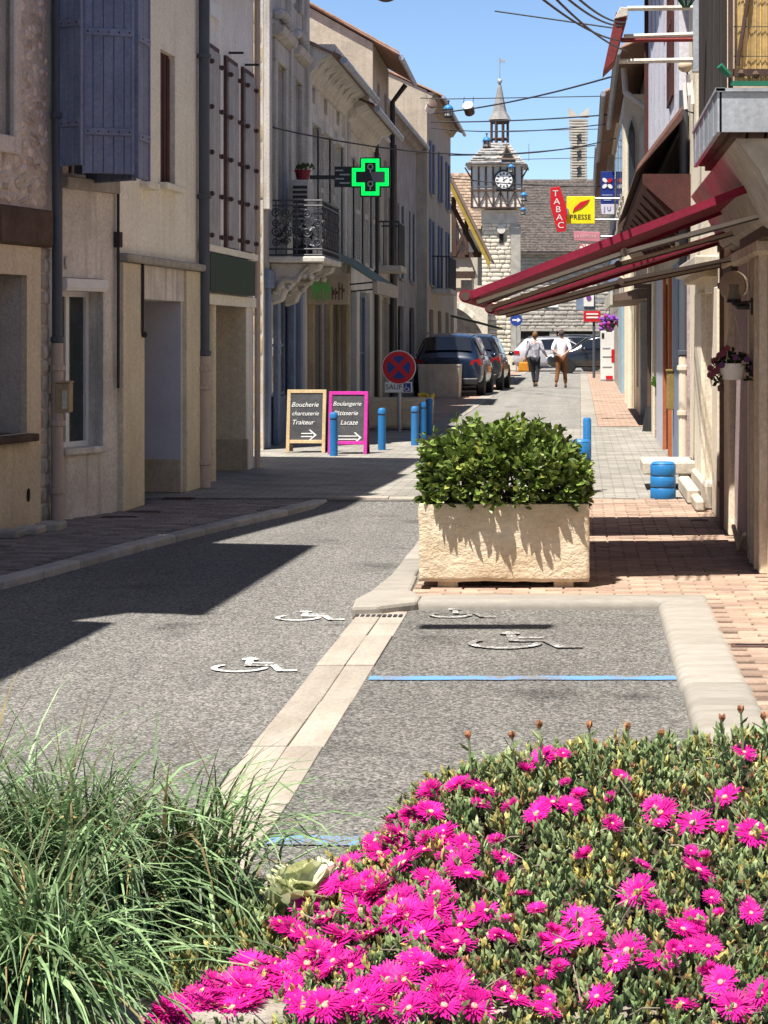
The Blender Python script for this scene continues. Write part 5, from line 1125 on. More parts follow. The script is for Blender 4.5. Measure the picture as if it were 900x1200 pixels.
for pa, pb, m_, d_ in ((800, 793, M_bluewood, .05), (779.5, 771.5, M_lav, .03), (787.5, 786, mat('orange_door_frame', (.42, .13, .05)), .04), (781, 780, mat('orange_door_frame', (.42, .13, .05)), .04), (808.5, 805, M_purple, .03)):
    q = MB(); q.box(fr3.u(pa), fr3.u(pb), -.02, d_, GZ, 2.45, fr3.M); q.build('pilaster', m_, R3)
MB2 = thing('mailbox', 'mustard metal box fixed to the grey blue pilaster', 'mailbox', (1.05, 25.3, 1.0)); a, b = W(782, 480, 25.0), W(796.5, 433, 25.0); q = MB(); q.box(a.x, b.x, 25.0, 25.25, a.z, b.z-.02); q.build('body', mat('mustard_paint', (.27, .19, .06)), MB2, bev=.008)
q = MB(); q.box(a.x-.01, b.x+.005, 24.99, 25.26, b.z-.02, b.z); q.build('lid', mat('mustard_paint', (.27, .19, .06)), MB2)
# slim dark post with oval shop sign
OP = thing('oval_sign_post', 'slim dark post carrying an oval black sign with pale emblem', 'sign', (1.07, 34.0, .1)); xp = (761.5-VX)*34/F
q = MB(); q.tube([(xp, 34, .1), (xp, 34, EYE-(336-VY)*34/F)], .045, 8); q.build('post', M_brown, OP); q = MB(); q.lathe([(.12, .1), (.1, .3), (.06, .5)], (xp, 34, 0), 10); q.build('base', M_blackm, OP)
c = W(776, 358, 33.9); q = MB(); q.lathe([(.175, -.03), (.175, .03)], (0, 0, 0), 28, 'y', m=Matrix.Translation(c) @ Matrix.Diagonal((1, 1, 1.35, 1))); ov = q.build('oval_board', M_blackm, OP)
q = MB(); q.box(c.x+.0, c.x+.06, c.y-.04, c.y-.031, c.z-.13, c.z+.13); q.lathe([(.05, -.04), (.05, -.031)], (c.x+.03, c.y, c.z+.14), 12, 'y'); q.lathe([(.05, -.04), (.05, -.031)], (c.x+.03, c.y, c.z-.14), 12, 'y'); q.build('emblem', M_plR2, ov)
q = MB(); q.tube([(xp, 34, c.z+.26), (c.x+.22, 33.95, c.z+.26)], .018, 6); q.tube([(c.x+.15, 33.95, c.z), (c.x+.36, 33.95, c.z)], .018, 6); q.build('bracket', M_blackm, OP)
q = MB(); q.box(xp-.25, xp+.2, 33.9, 34.1, EYE-(338-VY)*34/F, EYE-(333-VY)*34/F); q.build('cap_board', M_brown, OP)
# pedestal with grass
PD = thing('pedestal_planter', 'grey stone pedestal planter with green grass against the wall', 'planter', G(777, 513)); c = G(777, 513); q = MB(); q.box(c.x-.12, c.x+.1, c.y-.1, c.y+.12, .1, .24); q.build('base', mat('pink_granite', (.36, .25, .23)), PD, bev=.01); q = MB(); q.box(c.x-.09, c.x+.08, c.y-.08, c.y+.1, .24, .72); q.build('shaft', M_limeg, PD, bev=.02); q = MB(); q.box(c.x-.11, c.x+.1, c.y-.1, c.y+.12, .72, .84); q.build('trough', M_oak, PD)
q = MB(); r2 = random.Random(5)
for k in range(160):
    a = r2.uniform(0, 6.28); p = Vector((c.x+r2.uniform(-.09, .08), c.y+r2.uniform(-.08, .1), .83)); d_ = Vector((math.cos(a)*.12, math.sin(a)*.1, r2.uniform(.1, .24))); w_ = Vector((-math.sin(a), math.cos(a), 0))*.008; q.add([p-w_, p+w_, p+d_*.7+w_*.7, p+d_*1.1+Vector((0, 0, -.06)), p+d_*.7-w_*.7], [(0, 1, 2, 3, 4)])
tag(q.build('grass', mat('fresh_grass', (.1, .24, .03), (.08, .18, .025), sub=.3, bump=0, island=.3), PD, fixn=False), kind='stuff')
# cream house with oriel
fr4 = Fac((XR-.05, 33.02), (XR-.03, 45.0), 'R')
hs4 = [(fr4.u(762), fr4.u(750), .1, 2.3, .3), (fr4.u(748.2), fr4.u(746), .6, 2.3, .15)]
R4, fr4, _ = house('oriel_house', 'cream house with a projecting oriel and gothic windows', (XR-.05, 33.02), (XR-.03, 45.0), 'R', 6.25, 8, M_plR, hs4, oh=.5)
q = MB(); q.box(hs4[0][1]-.35, hs4[0][1]-.005, -.3, -.005, GZ, 2.28, fr4.M); q.build('blue_reveal', mat('grey_blue_render', (.4, .43, .48)), R4); q = MB(); q.box(hs4[1][0], hs4[1][1], -.08, -.03, .6, 2.3, fr4.M); q.build('brown_shutter', M_brpipe, R4)
OR = MB(); OR.box(.74, XR-.03, 36.0, 44.0, 3.7, 5.7); orl = OR.build('oriel', M_plR, R4)
q = MB(); q.prism([(XR-.03, 3.1), (.8, 3.55), (.7, 3.6), (.7, 3.7), (XR-.03, 3.7)], 35.95, 44.05, 'y'); q.build('oriel_base', M_plR2, R4)
for k in range(2):
    x0 = .79+k*.19; pts = [(x0, 3.95), (x0+.15, 3.95), (x0+.15, 5.05), (x0+.13, 5.2), (x0+.075, 5.35), (x0+.02, 5.2), (x0, 5.05)]
    q = MB(); q.prism(pts, 35.96, 35.998, 'y'); w_ = q.build('gothic_window', M_offw, orl); q = MB(); q.prism([(x0+.02+(x-x0)*.73, 4.0+(z-3.95)*.9) for x, z in pts], 35.94, 35.959, 'y'); q.build('pane', M_plF if k else M_glass, orl)
for k in range(5):
    u0 = 36.3+k*1.55; q = MB(); q.box(.715, .74, u0, u0+1.1, 4.0, 5.3); w_ = q.build('oriel_window', M_offw, orl); q = MB(); q.box(.705, .714, u0+.08, u0+1.02, 4.1, 5.2); q.build('pane', M_glass, orl)
q = MB(); q.box(.62, XR-.04, 33.2, 35.6, 3.25, 3.5); q.build('timber_canopy', M_oak, R4)
for k in range(7):
    q = MB(); q.box(.6, .68, 33.25+k*.33, 33.35+k*.33, 3.1, 3.26); q.build('canopy_bracket', M_oak, R4)
q = MB(); q.tube([(.7, 34.2, 5.9), (.72, 34.0, 5.5), (1.05, 33.6, 5.2), (1.1, 33.5, 3.6)], .05, 8); q.build('swan_neck_pipe', M_pipew, R4, smooth=True)
# brown low canopies over far doors
q = MB(); q.prism([(1.13, 2.45), (.55, 2.3), (.55, 2.2), (1.13, 2.25)], 35.5, 44, 'y'); cn = q.build('door_canopy', M_brpipe, R4); q = MB(); q.box(.5, .54, 35.5, 44, 2.14, 2.36); q.build('canopy_edge', M_offw, cn)
R5, fr5 = row_house('pale_blue_door_house', 'sunlit cream house with pale blue door and white downpipe', (XR-.05, 45.02), (XR-.02, 62), 'R', 7.0, M_plR, 5, m2=M_bluepale, oh=.6, shut=None)
for px_, m_ in ((734.5, M_pipew), (738.5, M_plR)):
    pc = fr5.M(fr5.u(px_, .08), .08, 0); downpipe(R5, [(pc.x, pc.y, .1), (pc.x, pc.y, 6.6)], .06, m_)
q = MB(); q.box(fr5.u(731), fr5.u(727), -.01, .06, GZ, 2.6, fr5.M); q.build('blue_joinery', M_bluepale, R5)
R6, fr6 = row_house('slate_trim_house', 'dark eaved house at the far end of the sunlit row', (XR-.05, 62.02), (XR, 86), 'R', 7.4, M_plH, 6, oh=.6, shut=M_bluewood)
# signs projecting over the pavement
def plate(t, name, pts, Y, m, th=.06): q = MB(); q.prism([(W(x, y, Y).x, W(x, y, Y).z) for x, y in pts], Y, Y+th, 'y'); return q.build(name, m, t, bev=.004)
def flat_place(px, py, Y): 
    c = W(px, py, Y); return lambda x, y, z: Vector((c.x+x, Y-.003-z, c.z+y))
Ys = 38.0
TS = thing('tobacco_sign', 'red lozenge sign with white letters TABAC', 'sign', W(655, 270, Ys)); b_ = plate(TS, 'board', [(645, 220), (656, 218.5), (663, 240), (664.5, 250), (663, 271), (653, 272), (645, 241)], Ys, flat('sign_red', (.55, .01, .02)))
for i, ch in enumerate('TABAC'): text_part('letter', ch, .155, M_white, b_, flat_place(651+i*1.55, 227+i*9.3, Ys), stretch=1.1)
PS = thing('newsagent_sign', 'yellow square sign with red quill and black word PRESSE', 'sign', W(680, 262, Ys)); b_ = plate(PS, 'board', [(664, 230), (697, 230), (697, 262), (664, 262)], Ys+.1, flat('sign_yellow', (.85, .72, .01)))
text_part('lettering', 'PRESSE', .125, M_blackm, b_, flat_place(680, 254.5, Ys+.1)); q = MB(); q.prism([(W(x, y, Ys).x, W(x, y, Ys).z) for x, y in ((671, 248), (673, 243), (680, 236.5), (691, 233), (688, 238), (681, 243.5), (674, 246.5))], Ys+.09, Ys+.1, 'y'); q.build('quill', flat('sign_red', (.55, .01, .02)), b_)
q = MB(); z_ = W(697, 232, Ys).z; q.tube([(W(697, 232, Ys).x, Ys+.13, z_), (XR, Ys+.13, z_)], .02, 6); q.tube([(W(697, 258, Ys).x, Ys+.13, z_-.38), (XR, Ys+.13, z_-.38)], .02, 6); q.build('bracket', M_zinc, PS); q = MB(); q.box(W(662, 236, Ys).x, W(666, 236, Ys).x, Ys+.03, Ys+.12, W(0, 252, Ys).z, W(0, 244, Ys).z); q.build('bracket', M_zinc, TS)
LP = thing('gaming_sign', 'tall blue sign with white clover petals over a white panel', 'sign', W(712, 252, 43)); b_ = plate(LP, 'board', [(704, 201), (720, 201), (720, 239), (704, 239)], 43, flat('royal_blue', (.01, .03, .22))); plate(LP, 'lower_panel', [(704, 239.3), (720, 239.3), (720, 251), (704, 251)], 43, flat('pale_lilac', (.6, .58, .68)))
for i, (dx, dy) in enumerate(((-3.2, -3.8), (2.6, -3.4), (-3.4, 3.2), (2.9, 3.4))):
    c = W(712+dx, 215+dy, 43); q = MB(); q.lathe([(.045, -.012), (.045, 0)], (0, 0, 0), 12, 'y', m=Matrix.Translation(c) @ Matrix.Rotation((.7 if dx*dy > 0 else -.7), 4, 'Y') @ Matrix.Diagonal((1.25, 1, .85, 1))); q.build('petal', M_white if i != 1 else flat('sign_red', (.55, .01, .02)), b_)
for k in range(3):
    a, b2 = W(705.5+k, 228+k*3, 43), W(718-k, 229.2+k*3, 43); q = MB(); q.box(a.x, b2.x, 42.992, 43, b2.z, a.z); q.build('text_line', flat('dim_text_blue', (.3, .33, .5)), b_)
text_part('lettering', 'J U', .12, flat('royal_blue', (.01, .03, .22)), LP, flat_place(712, 245, 43)); q = MB(); q.tube([(W(720, 210, 43).x, 43.03, W(0, 210, 43).z), (XR, 43.03, W(0, 210, 43).z)], .02, 6); q.build('bracket', M_zinc, LP)
NP = thing('newspaper_sign', 'pink newspaper sign strip above a white panel', 'sign', W(687, 283, 40)); b_ = plate(NP, 'board', [(672, 271), (703, 272), (703, 283), (673, 282)], 40, flat('faded_pink', (.55, .22, .27))); text_part('lettering', 'LA DEPECHE', .075, flat('pale_pink', (.75, .55, .56)), b_, flat_place(686.5, 277, 40))
NP2 = thing('newspaper_sign', 'white newspaper panel with red letters OUEST under the pink strip', 'sign', W(690, 296, 40)); b_ = plate(NP2, 'board', [(679, 283.5), (703, 283.5), (703, 297), (679, 297)], 40.02, M_white); text_part('lettering', 'OUEST', .14, flat('sign_red', (.55, .01, .02)), b_, flat_place(691, 289.5, 40.02))
for t_, pyy in ((NP, 277), (NP2, 290)):
    q = MB(); z_ = W(0, pyy, 40).z; q.tube([(W(703, 0, 40).x, 40.05, z_), (XR, 40.05, z_)], .02, 6); q.build('bracket', M_zinc, t_)
# big hanging board seen from its edge, on rods
HG = thing('projecting_signboard', 'maroon projecting signboard held by white rods high on the wall', 'sign', W(722, 85, 20.0)); Yh = 20.0
b_ = plate(HG, 'board', [(706.5, 84), (720, 71), (735, 18), (722, 14)], Yh, mat('maroon_board', (.2, .035, .035), (.15, .028, .028)), .5); plate(HG, 'pale_end', [(720, 22), (736, 18), (736, 9), (727, 8)], Yh-.03, M_offw, .3)
for i, (xa, ya, xb_, yb_) in enumerate(((731, 43, 800, 40), (735, 10, 796, 9), (725, 72, 800, 70), (728, 47, 800, 46))):
    q = MB(); a, b2 = W(xa, ya, Yh+.1), W(xb_, yb_, Yh+.1); q.tube([a, (XR-.02, b2.y, b2.z)], .025, 6); q.build('rod', M_offw if i < 3 else mat('maroon_board', (.2, .035, .035)), HG)
q = MB(); a = W(802, 0, Yh+.15); q.box(XR-.12, XR-.03, Yh+.05, Yh+.2, W(0, 70, Yh).z-.1, W(0, -5, Yh).z+.2); q.build('wall_post', M_zinc, HG)
# menu board, hanging flowers and small signs at the far end
MN = thing('menu_board', 'white upright menu board on the far pink pavement', 'menu board', G(712, 447)); c = G(712, 447); kz_ = c.y/F
q = MB(); q.box(c.x-8.2*kz_, c.x+8*kz_, c.y, c.y+.06, .16, .1+59*kz_); b_ = q.build('panel', M_white, MN, bev=.01); q = MB(); q.box(c.x-8.6*kz_, c.x+8.4*kz_, c.y+.01, c.y+.05, .1, .13+60*kz_); q.build('frame', M_zinc, MN)
for (x0, x1, y0, y1, m_) in ((-7, -4, 50, 56, M_blackm), (-6, 3, 38, 39, M_zinc), (-6, 6, 28, 29, M_zinc), (4.5, 8, 22, 37, flat('sign_red', (.55, .01, .02))), (-6, 5, 16, 17, M_zinc), (-2, 6, 1.5, 6, flat('sign_red', (.55, .01, .02)))):
    q = MB(); q.box(c.x+x0*kz_, c.x+x1*kz_, c.y-.012, c.y, .12+y0*kz_, .12+y1*kz_); q.build('print', m_, b_)
HF = thing('hanging_basket', 'purple petunia basket above the white menu board', 'hanging basket', W(714, 385, 62)); c = W(714, 379, 62); leafy(HF, c, .3, .25, .2, 160, M_leafd, .1, seed=9)
for k in range(22):
    p = c+Vector((R.uniform(-.32, .3), R.uniform(-.3, -.1), R.uniform(-.16, .25))); q = MB(); q.ball(p, .06, 7); q.build('petunia', flat('petunia_violet', (.25, .06, .45)) if k % 4 else flat('petunia_pink', (.4, .03, .2)), HF)
q = MB(); q.lathe([(.08, -.25), (.18, -.05), (.2, .0)], c, 12); q.build('bowl', M_brpipe, HF); q = MB(); q.tube([(c.x, c.y, c.z+.5), (XR, c.y, c.z+.5)], .02, 5); q.tube([c, (c.x, c.y, c.z+.5)], .01, 4); q.build('hook', M_blackm, HF)
RS = thing('direction_sign', 'red direction panel with white lines on a slim post', 'road sign', (W(697, 0, 78).x, 78, .1)); b_ = plate(RS, 'board', [(684, 364.5), (704, 364.5), (704, 377), (684, 377)], 78, flat('sign_red', (.55, .01, .02))); 
for k in range(2):
    a, b2 = W(687, 367+k*4, 78), W(701, 369+k*4, 78); q = MB(); q.box(a.x, b2.x, 77.99, 78, b2.z, a.z); q.build('text_line', M_white, b_)
q = MB(); a = W(696, 0, 78).x; q.tube([(a, 78.1, .1), (a, 78.1, W(0, 364, 78).z)], .05, 8); q.build('post', M_pipeb, RS)
WS = thing('notice_sign', 'white notice with purple emblem on a grey blue shutter', 'sign', W(689, 362, 82)); b_ = plate(WS, 'board', [(684, 343), (696, 343), (696, 359), (684, 359)], 82, M_white); plate(WS, 'shutter_back', [(675, 342), (698, 342), (698, 363), (675, 363)], 82.08, M_bluewood); q = MB(); c = W(690, 349, 82); q.lathe([(.1, -.02), (.1, 0)], c, 10, 'y'); q.build('emblem', flat('emblem_purple', (.2, .05, .3)), b_); q = MB(); a = W(698, 352, 82); q.box(a.x-.02, XR+.05, 82.05, 82.15, a.z-.05, a.z+.05); q.build('bracket', M_zinc, WS)

EB = thing('cable_bracket', 'cluster of pale cable insulators on the wall beside the lilac panel', 'bracket', W(803, 120, 21.8)); Ye = 21.6
c = W(803, 78, Ye); q = MB(); q.ball(c, .075, 12, .8); q.build('junction', M_plR2, EB, smooth='all')
for k, (x0, y0, y1) in enumerate(((806, 88, 112), (810, 94, 122), (802, 98, 128))):
    a, b2 = W(x0, y0, Ye), W(x0+2, y1, Ye); q = MB(); q.tube([a, b2], .022, 8); q.build('insulator', M_white, EB, smooth=True)
q = MB(); q.tube([c, W(806, 88, Ye), W(804, 130, Ye), (XR, Ye+.1, W(0, 132, Ye).z)], .01, 5); q.tube([c, (XR, Ye, c.z+.02)], .014, 5); q.build('cable', M_wire, EB)
GLN = thing('green_lantern', 'bottom of a green wire lantern hanging beside the reed screen', 'lantern', W(804, 5, 13.0)); c = W(804, -2, 13.0)
M_gw = flat('lantern_green', (.02, .2, .06)); q = MB()
for k in range(8):
    a = k*math.pi/4; q.tube([(c.x+.05*math.cos(a), c.y+.05*math.sin(a), c.z+.12), (c.x+.055*math.cos(a), c.y+.055*math.sin(a), c.z), (c.x+.02*math.cos(a), c.y+.02*math.sin(a), c.z-.05)], .005, 5)
q.build('cage', M_gw, GLN); q = MB(); q.lathe([(.058, -.006), (.058, .006)], c, 14); q.lathe([(.025, -.055), (.025, -.047)], c, 12); q.build('ring', M_gw, GLN); q = MB(); q.tube([(c.x, c.y, c.z+.1), (c.x, c.y, c.z+.5), (XR, c.y, c.z+.55)], .006, 5); q.build('hanger', M_gw, GLN)
# ------------------------------------------------------------------ planters
def rough_box(x0, x1, y0, y1, z0, z1, step, amp, seed, hollow=.07, rim=.06):
    """stone trough: gridded faces pushed about by noise, open top"""
    b = bmesh.new(); nx, ny, nz = [max(2, int(round(v/step))) for v in (x1-x0, y1-y0, z1-z0)]; idx = {}
    def vert(p):
        k = tuple(round(c, 4) for c in p)
        if k not in idx:
            v = Vector(p); nn = noise.noise_vector(v*9+Vector((seed, 0, 0)))*amp+noise.noise_vector(v*28)*amp*.55
            c = Vector(((x0+x1)/2, (y0+y1)/2, (z0+z1)/2)); e = sum((abs(v.x-x0) < 1e-4 or abs(v.x-x1) < 1e-4, abs(v.y-y0) < 1e-4 or abs(v.y-y1) < 1e-4, abs(v.z-z0) < 1e-4 or abs(v.z-z1) < 1e-4))
            if e >= 2: nn *= .6; nn += (c-v).normalized()*.006
            idx[k] = b.verts.new(v+nn)
        return idx[k]
    def grid(o, du, dv, nu, nv):
        o, du, dv = Vector(o), Vector(du), Vector(dv)
        for i in range(nu):
            for j in range(nv):
                try: b.faces.new([vert(o+du*(a/nu)+dv*(c/nv)) for a, c in ((i, j), (i+1, j), (i+1, j+1), (i, j+1))])
                except ValueError: pass
    X, Y_, Z = Vector((x1-x0, 0, 0)), Vector((0, y1-y0, 0)), Vector((0, 0, z1-z0))
    grid((x0, y0, z0), X, Z, nx, nz); grid((x0, y1, z0), X, Z, nx, nz); grid((x0, y0, z0), Y_, Z, ny, nz); grid((x1, y0, z0), Y_, Z, ny, nz); grid((x0, y0, z0), X, Y_, nx, ny)
    ix0, ix1, iy0, iy1 = x0+rim, x1-rim, y0+rim, y1-rim
    for a, c, d_, e in (((x0, y0), (x1, y0), (ix1, iy0), (ix0, iy0)), ((x1, y0), (x1, y1), (ix1, iy1), (ix1, iy0)), ((x1, y1), (x0, y1), (ix0, iy1), (ix1, iy1)), ((x0, y1), (x0, y0), (ix0, iy0), (ix0, iy1))):
        n_ = nx if abs(a[0]-c[0]) > .2 and abs(a[1]-c[1]) < 1e-6 else ny
        for i in range(n_):
            f0, f1 = i/n_, (i+1)/n_; L = lambda p, q_, f: (p[0]+(q_[0]-p[0])*f, p[1]+(q_[1]-p[1])*f)
            o0, o1, i0, i1 = L(a, c, f0), L(a, c, f1), L(e, d_, f0), L(e, d_, f1)
            try: b.faces.new([vert((*o0, z1)), vert((*o1, z1)), vert((*i1, z1)), vert((*i0, z1))])
            except ValueError: pass
            try: b.faces.new([vert((*i0, z1)), vert((*i1, z1)), vert((*i1, z1-hollow)), vert((*i0, z1-hollow))])
            except ValueError: pass
    bmesh.ops.recalc_face_normals(b, faces=b.faces); mb = MB(); b.verts.index_update()
    mb.v = [v.co.copy() for v in b.verts]; mb.f = [tuple(v.index for v in f.verts) for f in b.faces]; b.free(); return mb
def stone_planter(name, label, x0, x1, y0, y1, z0, z1, m, seed, amp=.007, step=.03, group=None):
    t = thing(name, label, 'planter', ((x0+x1)/2, (y0+y1)/2, GZ), group); rough_box(x0, x1, y0, y1, z0, z1, step, amp, seed).build('trough', m, t, smooth='all')
    for fx in (x0+.17*(x1-x0), x0+.85*(x1-x0)):
        for fy in (y0+.08, y1-.1):
            q = MB(); q.box(fx-.06, fx+.06, fy-.04, fy+.04, GZ-.01, z0+.02); q.build('foot', m, t, bev=.008)
    q = MB(); q.box(x0+.05, x1-.05, y0+.05, y1-.05, z1-.09, z1-.05); q.build('soil', mat('potting_soil', (.05, .035, .025), bump=.6), t)
    return t
Yp = 12.75; px0, px1 = (490-VX)*Yp/F, (690.5-VX)*Yp/F; pz1 = EYE-(590.5-VY)*Yp/F
stone_planter('stone_planter', 'big square cut stone planter holding a leafy shrub on the kerb', px0, px1, Yp, Yp+.52, .135, pz1, M_planter, 3)
# evergreen shrub
SH = thing('evergreen_shrub', 'dense glossy evergreen shrub growing in the big stone planter', 'shrub', ((px0+px1)/2, Yp+.26, pz1-.05))
M_leaf = mat('glossy_leaf', (.25, .32, .07), (.075, .14, .03), rough=.33, spec=.6, objrand=.5, sub=.22, bump=0, fine=.1, scale=26)
M_leafi = mat('glossy_leaf_mass', (.23, .3, .065), (.065, .125, .026), rough=.35, spec=.55, island=.75, sub=.22, bump=0, fine=.1, scale=26)
cx_, cy_ = (px0+px1)/2, Yp+.25; r3 = random.Random(21)
def bush_h(x): 
    s_ = (x-cx_)/.52; return 1.085-.17*abs(s_)**2.3-.1*max(0, s_-.5)/.5+.03*noise.noise(Vector((x*7, 2, 0)))+.03*noise.noise(Vector((x*21, 5, 0)))
q = MB()
for k in range(60):
    a = r3.uniform(0, 6.28); p0 = Vector((cx_+r3.uniform(-.38, .38), cy_+r3.uniform(-.14, .14), pz1-.06)); p1 = p0+Vector((r3.uniform(-.14, .14), r3.uniform(-.16, .12), r3.uniform(.2, .42))); q.tube([p0, (p0+p1)/2+Vector((r3.uniform(-.03, .03), 0, .02)), p1], [.008, .006, .003], 5)
q.build('branch', M_oak, SH)
def leaf_geo(): return [(0, 0, 0), (.24, .28, .06), (.27, .62, .05), (0, 1, -.06), (-.27, .62, .05), (-.24, .28, .06), (0, .35, -.03), (0, .7, -.04)], [(0, 1, 6), (1, 2, 7, 6), (2, 3, 7), (0, 6, 5), (6, 7, 4, 5), (7, 3, 4)]
lv, lf = leaf_geo(); me_l = bpy.data.meshes.new('leaf'); me_l.from_pydata(lv, [], lf); me_l.materials.append(M_leaf)
M_leafn = mat('new_leaf', (.42, .45, .1), (.3, .36, .08), rough=.35, spec=.55, objrand=.25, sub=.3, bump=0, fine=.1); me_l2 = bpy.data.meshes.new('leaf'); me_l2.from_pydata(lv, [], lf); me_l2.materials.append(M_leafn)
def leaf_matrix(p, out, L):
    d_ = (out+Vector((r3.uniform(-.9, .9), r3.uniform(-.9, .6), r3.uniform(-1.0, .55)))).normalized(); side = d_.cross(Vector((0, 0, 1)))
    side = side.normalized() if side.length > .05 else Vector((1, 0, 0)); up = side.cross(d_)
    m_ = Matrix((side, d_, up)).transposed().to_4x4(); return Matrix.Translation(p) @ m_ @ Matrix.Rotation(r3.uniform(-1.1, 1.1), 4, 'Y') @ Matrix.Diagonal((L*r3.uniform(.8, 1.15), L, L, 1))
cand = []
while len(cand) < 4600:
    x = cx_+r3.uniform(-.495, .495); top = bush_h(x); s_ = (x-cx_)/.54; ymax = .345*math.sqrt(max(.05, 1-abs(s_)**4)); y = cy_+r3.uniform(-1, 1)*ymax
    e = math.sqrt(max(0, 1-((y-cy_)/max(ymax, .05))**2*.55)); zt3 = pz1-.03+(top-pz1)*e+ .02; z = pz1-.02+(zt3-pz1)*(r3.random()**.72)
    if noise.noise(Vector((x*11, y*11, z*11)))*.5+.5 < .4: continue
    fill = (z-pz1)/(zt3-pz1+1e-6); out = Vector((s_*.9, (y-cy_)/max(ymax, .05)*.9, .25+.75*fill)).normalized()
    shell = max(fill, abs(y-cy_)/max(ymax, .05), abs(s_)); 
    if shell < .45 and r3.random() < .6: continue
    cand.append((Vector((x, y, z)), out, r3.uniform(.045, .08)))
for k in range(46):                                   # stray shoots that loosen the outline
    x = cx_+r3.uniform(-.47, .47); y = cy_+r3.uniform(-.3, .2); base = Vector((x, y, pz1+(bush_h(x)-pz1)*r3.uniform(.75, .97))); d_ = Vector(((x-cx_)*1.2+r3.uniform(-.4, .4), r3.uniform(-.5, .2), r3.uniform(.5, 1))).normalized(); L = r3.uniform(.03, .085)
    for j in range(6): cand.append((base+d_*L*j/5, (d_+Vector((r3.uniform(-1, 1), r3.uniform(-1, 1), 0))*.6).normalized(), r3.uniform(.035, .065)))
cand.sort(key=lambda c: c[0].y-.3*(c[0].z)-.12*R.random())
for p, out, L in cand[:300]: inst('leaf', me_l2 if r3.random() < .16 else me_l, SH, leaf_matrix(p, out, L))
q = MB()
for p, out, L in cand[300:]: q.add(lv, lf, leaf_matrix(p, out, L))
tag(q.build('foliage', M_leafi, SH, fixn=False), kind='stuff')

# shaded twin planter by the no stopping sign, concrete block planter, yellow flower tub
c = G(467, 504); stone_planter('stone_planter', 'shaded stone trough planter behind the blue bollards', c.x-.53, c.x+.53, c.y, c.y+.5, .13, .62, M_planter, 8, step=.06)
c = G(515, 466.5); kc = c.y/F
CP = thing('concrete_planter', 'tall pale concrete planter half in shade behind the dark car', 'planter', c); q = MB(); a, b_ = c.x-25.5*kc, c.x+24*kc
q.add([(a+.03, c.y+.02, .1), (b_-.03, c.y+.02, .1), (b_-.03, c.y+1.0, .1), (a+.03, c.y+1.0, .1), (a, c.y, .1+39*kc), (b_, c.y, .1+39*kc), (b_, c.y+1.02, .1+39*kc), (a, c.y+1.02, .1+39*kc)], [(0, 1, 5, 4), (1, 2, 6, 5), (2, 3, 7, 6), (3, 0, 4, 7), (0, 3, 2, 1)]); q.build('trough', M_concrete, CP, bev=.015)
q = MB(); q.box(a+.06, b_-.06, c.y+.06, c.y+.96, .1+33*kc, .1+35*kc); q.build('soil', mat('potting_soil', (.05, .035, .025)), CP)
q = MB(); q.box(a-.01, b_+.01, c.y-.01, c.y+.05, .1+37.5*kc, .105+39.5*kc); q.build('rim', M_concrete, CP)
c = G(499, 498); YT = thing('flower_tub', 'pale tub of yellow flowers behind the bollard row', 'flower tub', c); q = MB(); q.prism([(c.x-.1, .1), (c.x+.1, .1), (c.x+.13, .52), (c.x-.13, .52)], c.y, c.y+.24, 'y'); q.build('tub', M_concrete, YT, bev=.01)
for k in range(24):
    q = MB(); q.ball((c.x+R.uniform(-.13, .13), c.y+R.uniform(-.02, .24), .55+R.uniform(0, .09)), .028, 6); q.build('flower', flat('marigold_yellow', (.7, .5, .02)), YT)
leafy(YT, (c.x, c.y+.12, .53), .12, .12, .05, 60, M_leafd, .05, seed=12)

# bollards
def bollard(px, py, top, label):
    c = G(px, py); h = (py-top)*c.y/F; t = thing('bollard', label, 'bollard', c, 'blue bollards on the crossing')
    q = MB(); q.lathe([(.052, .09), (.052, .1+h*.82)], (c.x, c.y, 0), 14); q.build('post', M_bluep, t, smooth=True)
    q = MB(); q.lathe([(.046, .1+h*.82), (.046, .1+h*.86)], (c.x, c.y, 0), 14); q.build('groove', M_pipeb, t, smooth=True); q = MB(); q.lathe([(.053, .1+h*.86), (.053, .1+h*.95), (.04, .1+h*.99), (.015, .1+h)], (c.x, c.y, 0), 14); q.build('cap', M_bluep, t, smooth=True)
bollard(391, 534, 483, 'blue bollard standing in front of the pink framed chalkboard'); bollard(447.5, 527, 478, 'blue bollard standing alone just past the pink framed chalkboard')
bollard(486, 521.5, 476, 'blue bollard, first of three in front of the yellow flower tub'); bollard(495.5, 516, 471, 'blue bollard, middle of three in front of the flower tub'); bollard(503, 511, 467, 'blue bollard, last of three by the flower tub')
# blue stacked drums and stone bench
def drum(px, py, w, hs, label, post=False):
    c = G(px, py); k = c.y/F; r = w*k/2; t = thing('blue_drum', label, 'bollard', c, 'banded blue drums'); z = .1; h = hs*k/3
    for i in range(3):
        q = MB(); q.lathe([(r*.97, z), (r, z+.01), (r, z+h-.016), (r*.96, z+h-.01)], (c.x, c.y, 0), 20); q.build('band', M_bluep, t, smooth=True)
        q = MB(); q.lathe([(r*.9, z+h-.012), (r*.9, z+h)], (c.x, c.y, 0), 20); q.build('joint', M_blackm, t); z += h
    q = MB(); q.lathe([(r*.95, z-.003), (r*.8, z+.015), (r*.2, z+.02)], (c.x, c.y, 0), 20); q.build('lid', M_bluep, t, smooth=True)
    if post:
        q = MB(); q.lathe([(.04, .1), (.04, z+.2), (.03, z+.22), (.01, z+.225)], (c.x+r-.04, c.y+r+.06, 0), 12); q.build('post', M_bluep, t, smooth=True)
drum(777, 584, 30, 41, 'squat banded blue drum with peeling paint under the stone bench end'); drum(681, 577, 24, 60, 'banded blue drum half hidden behind the shrub', True)
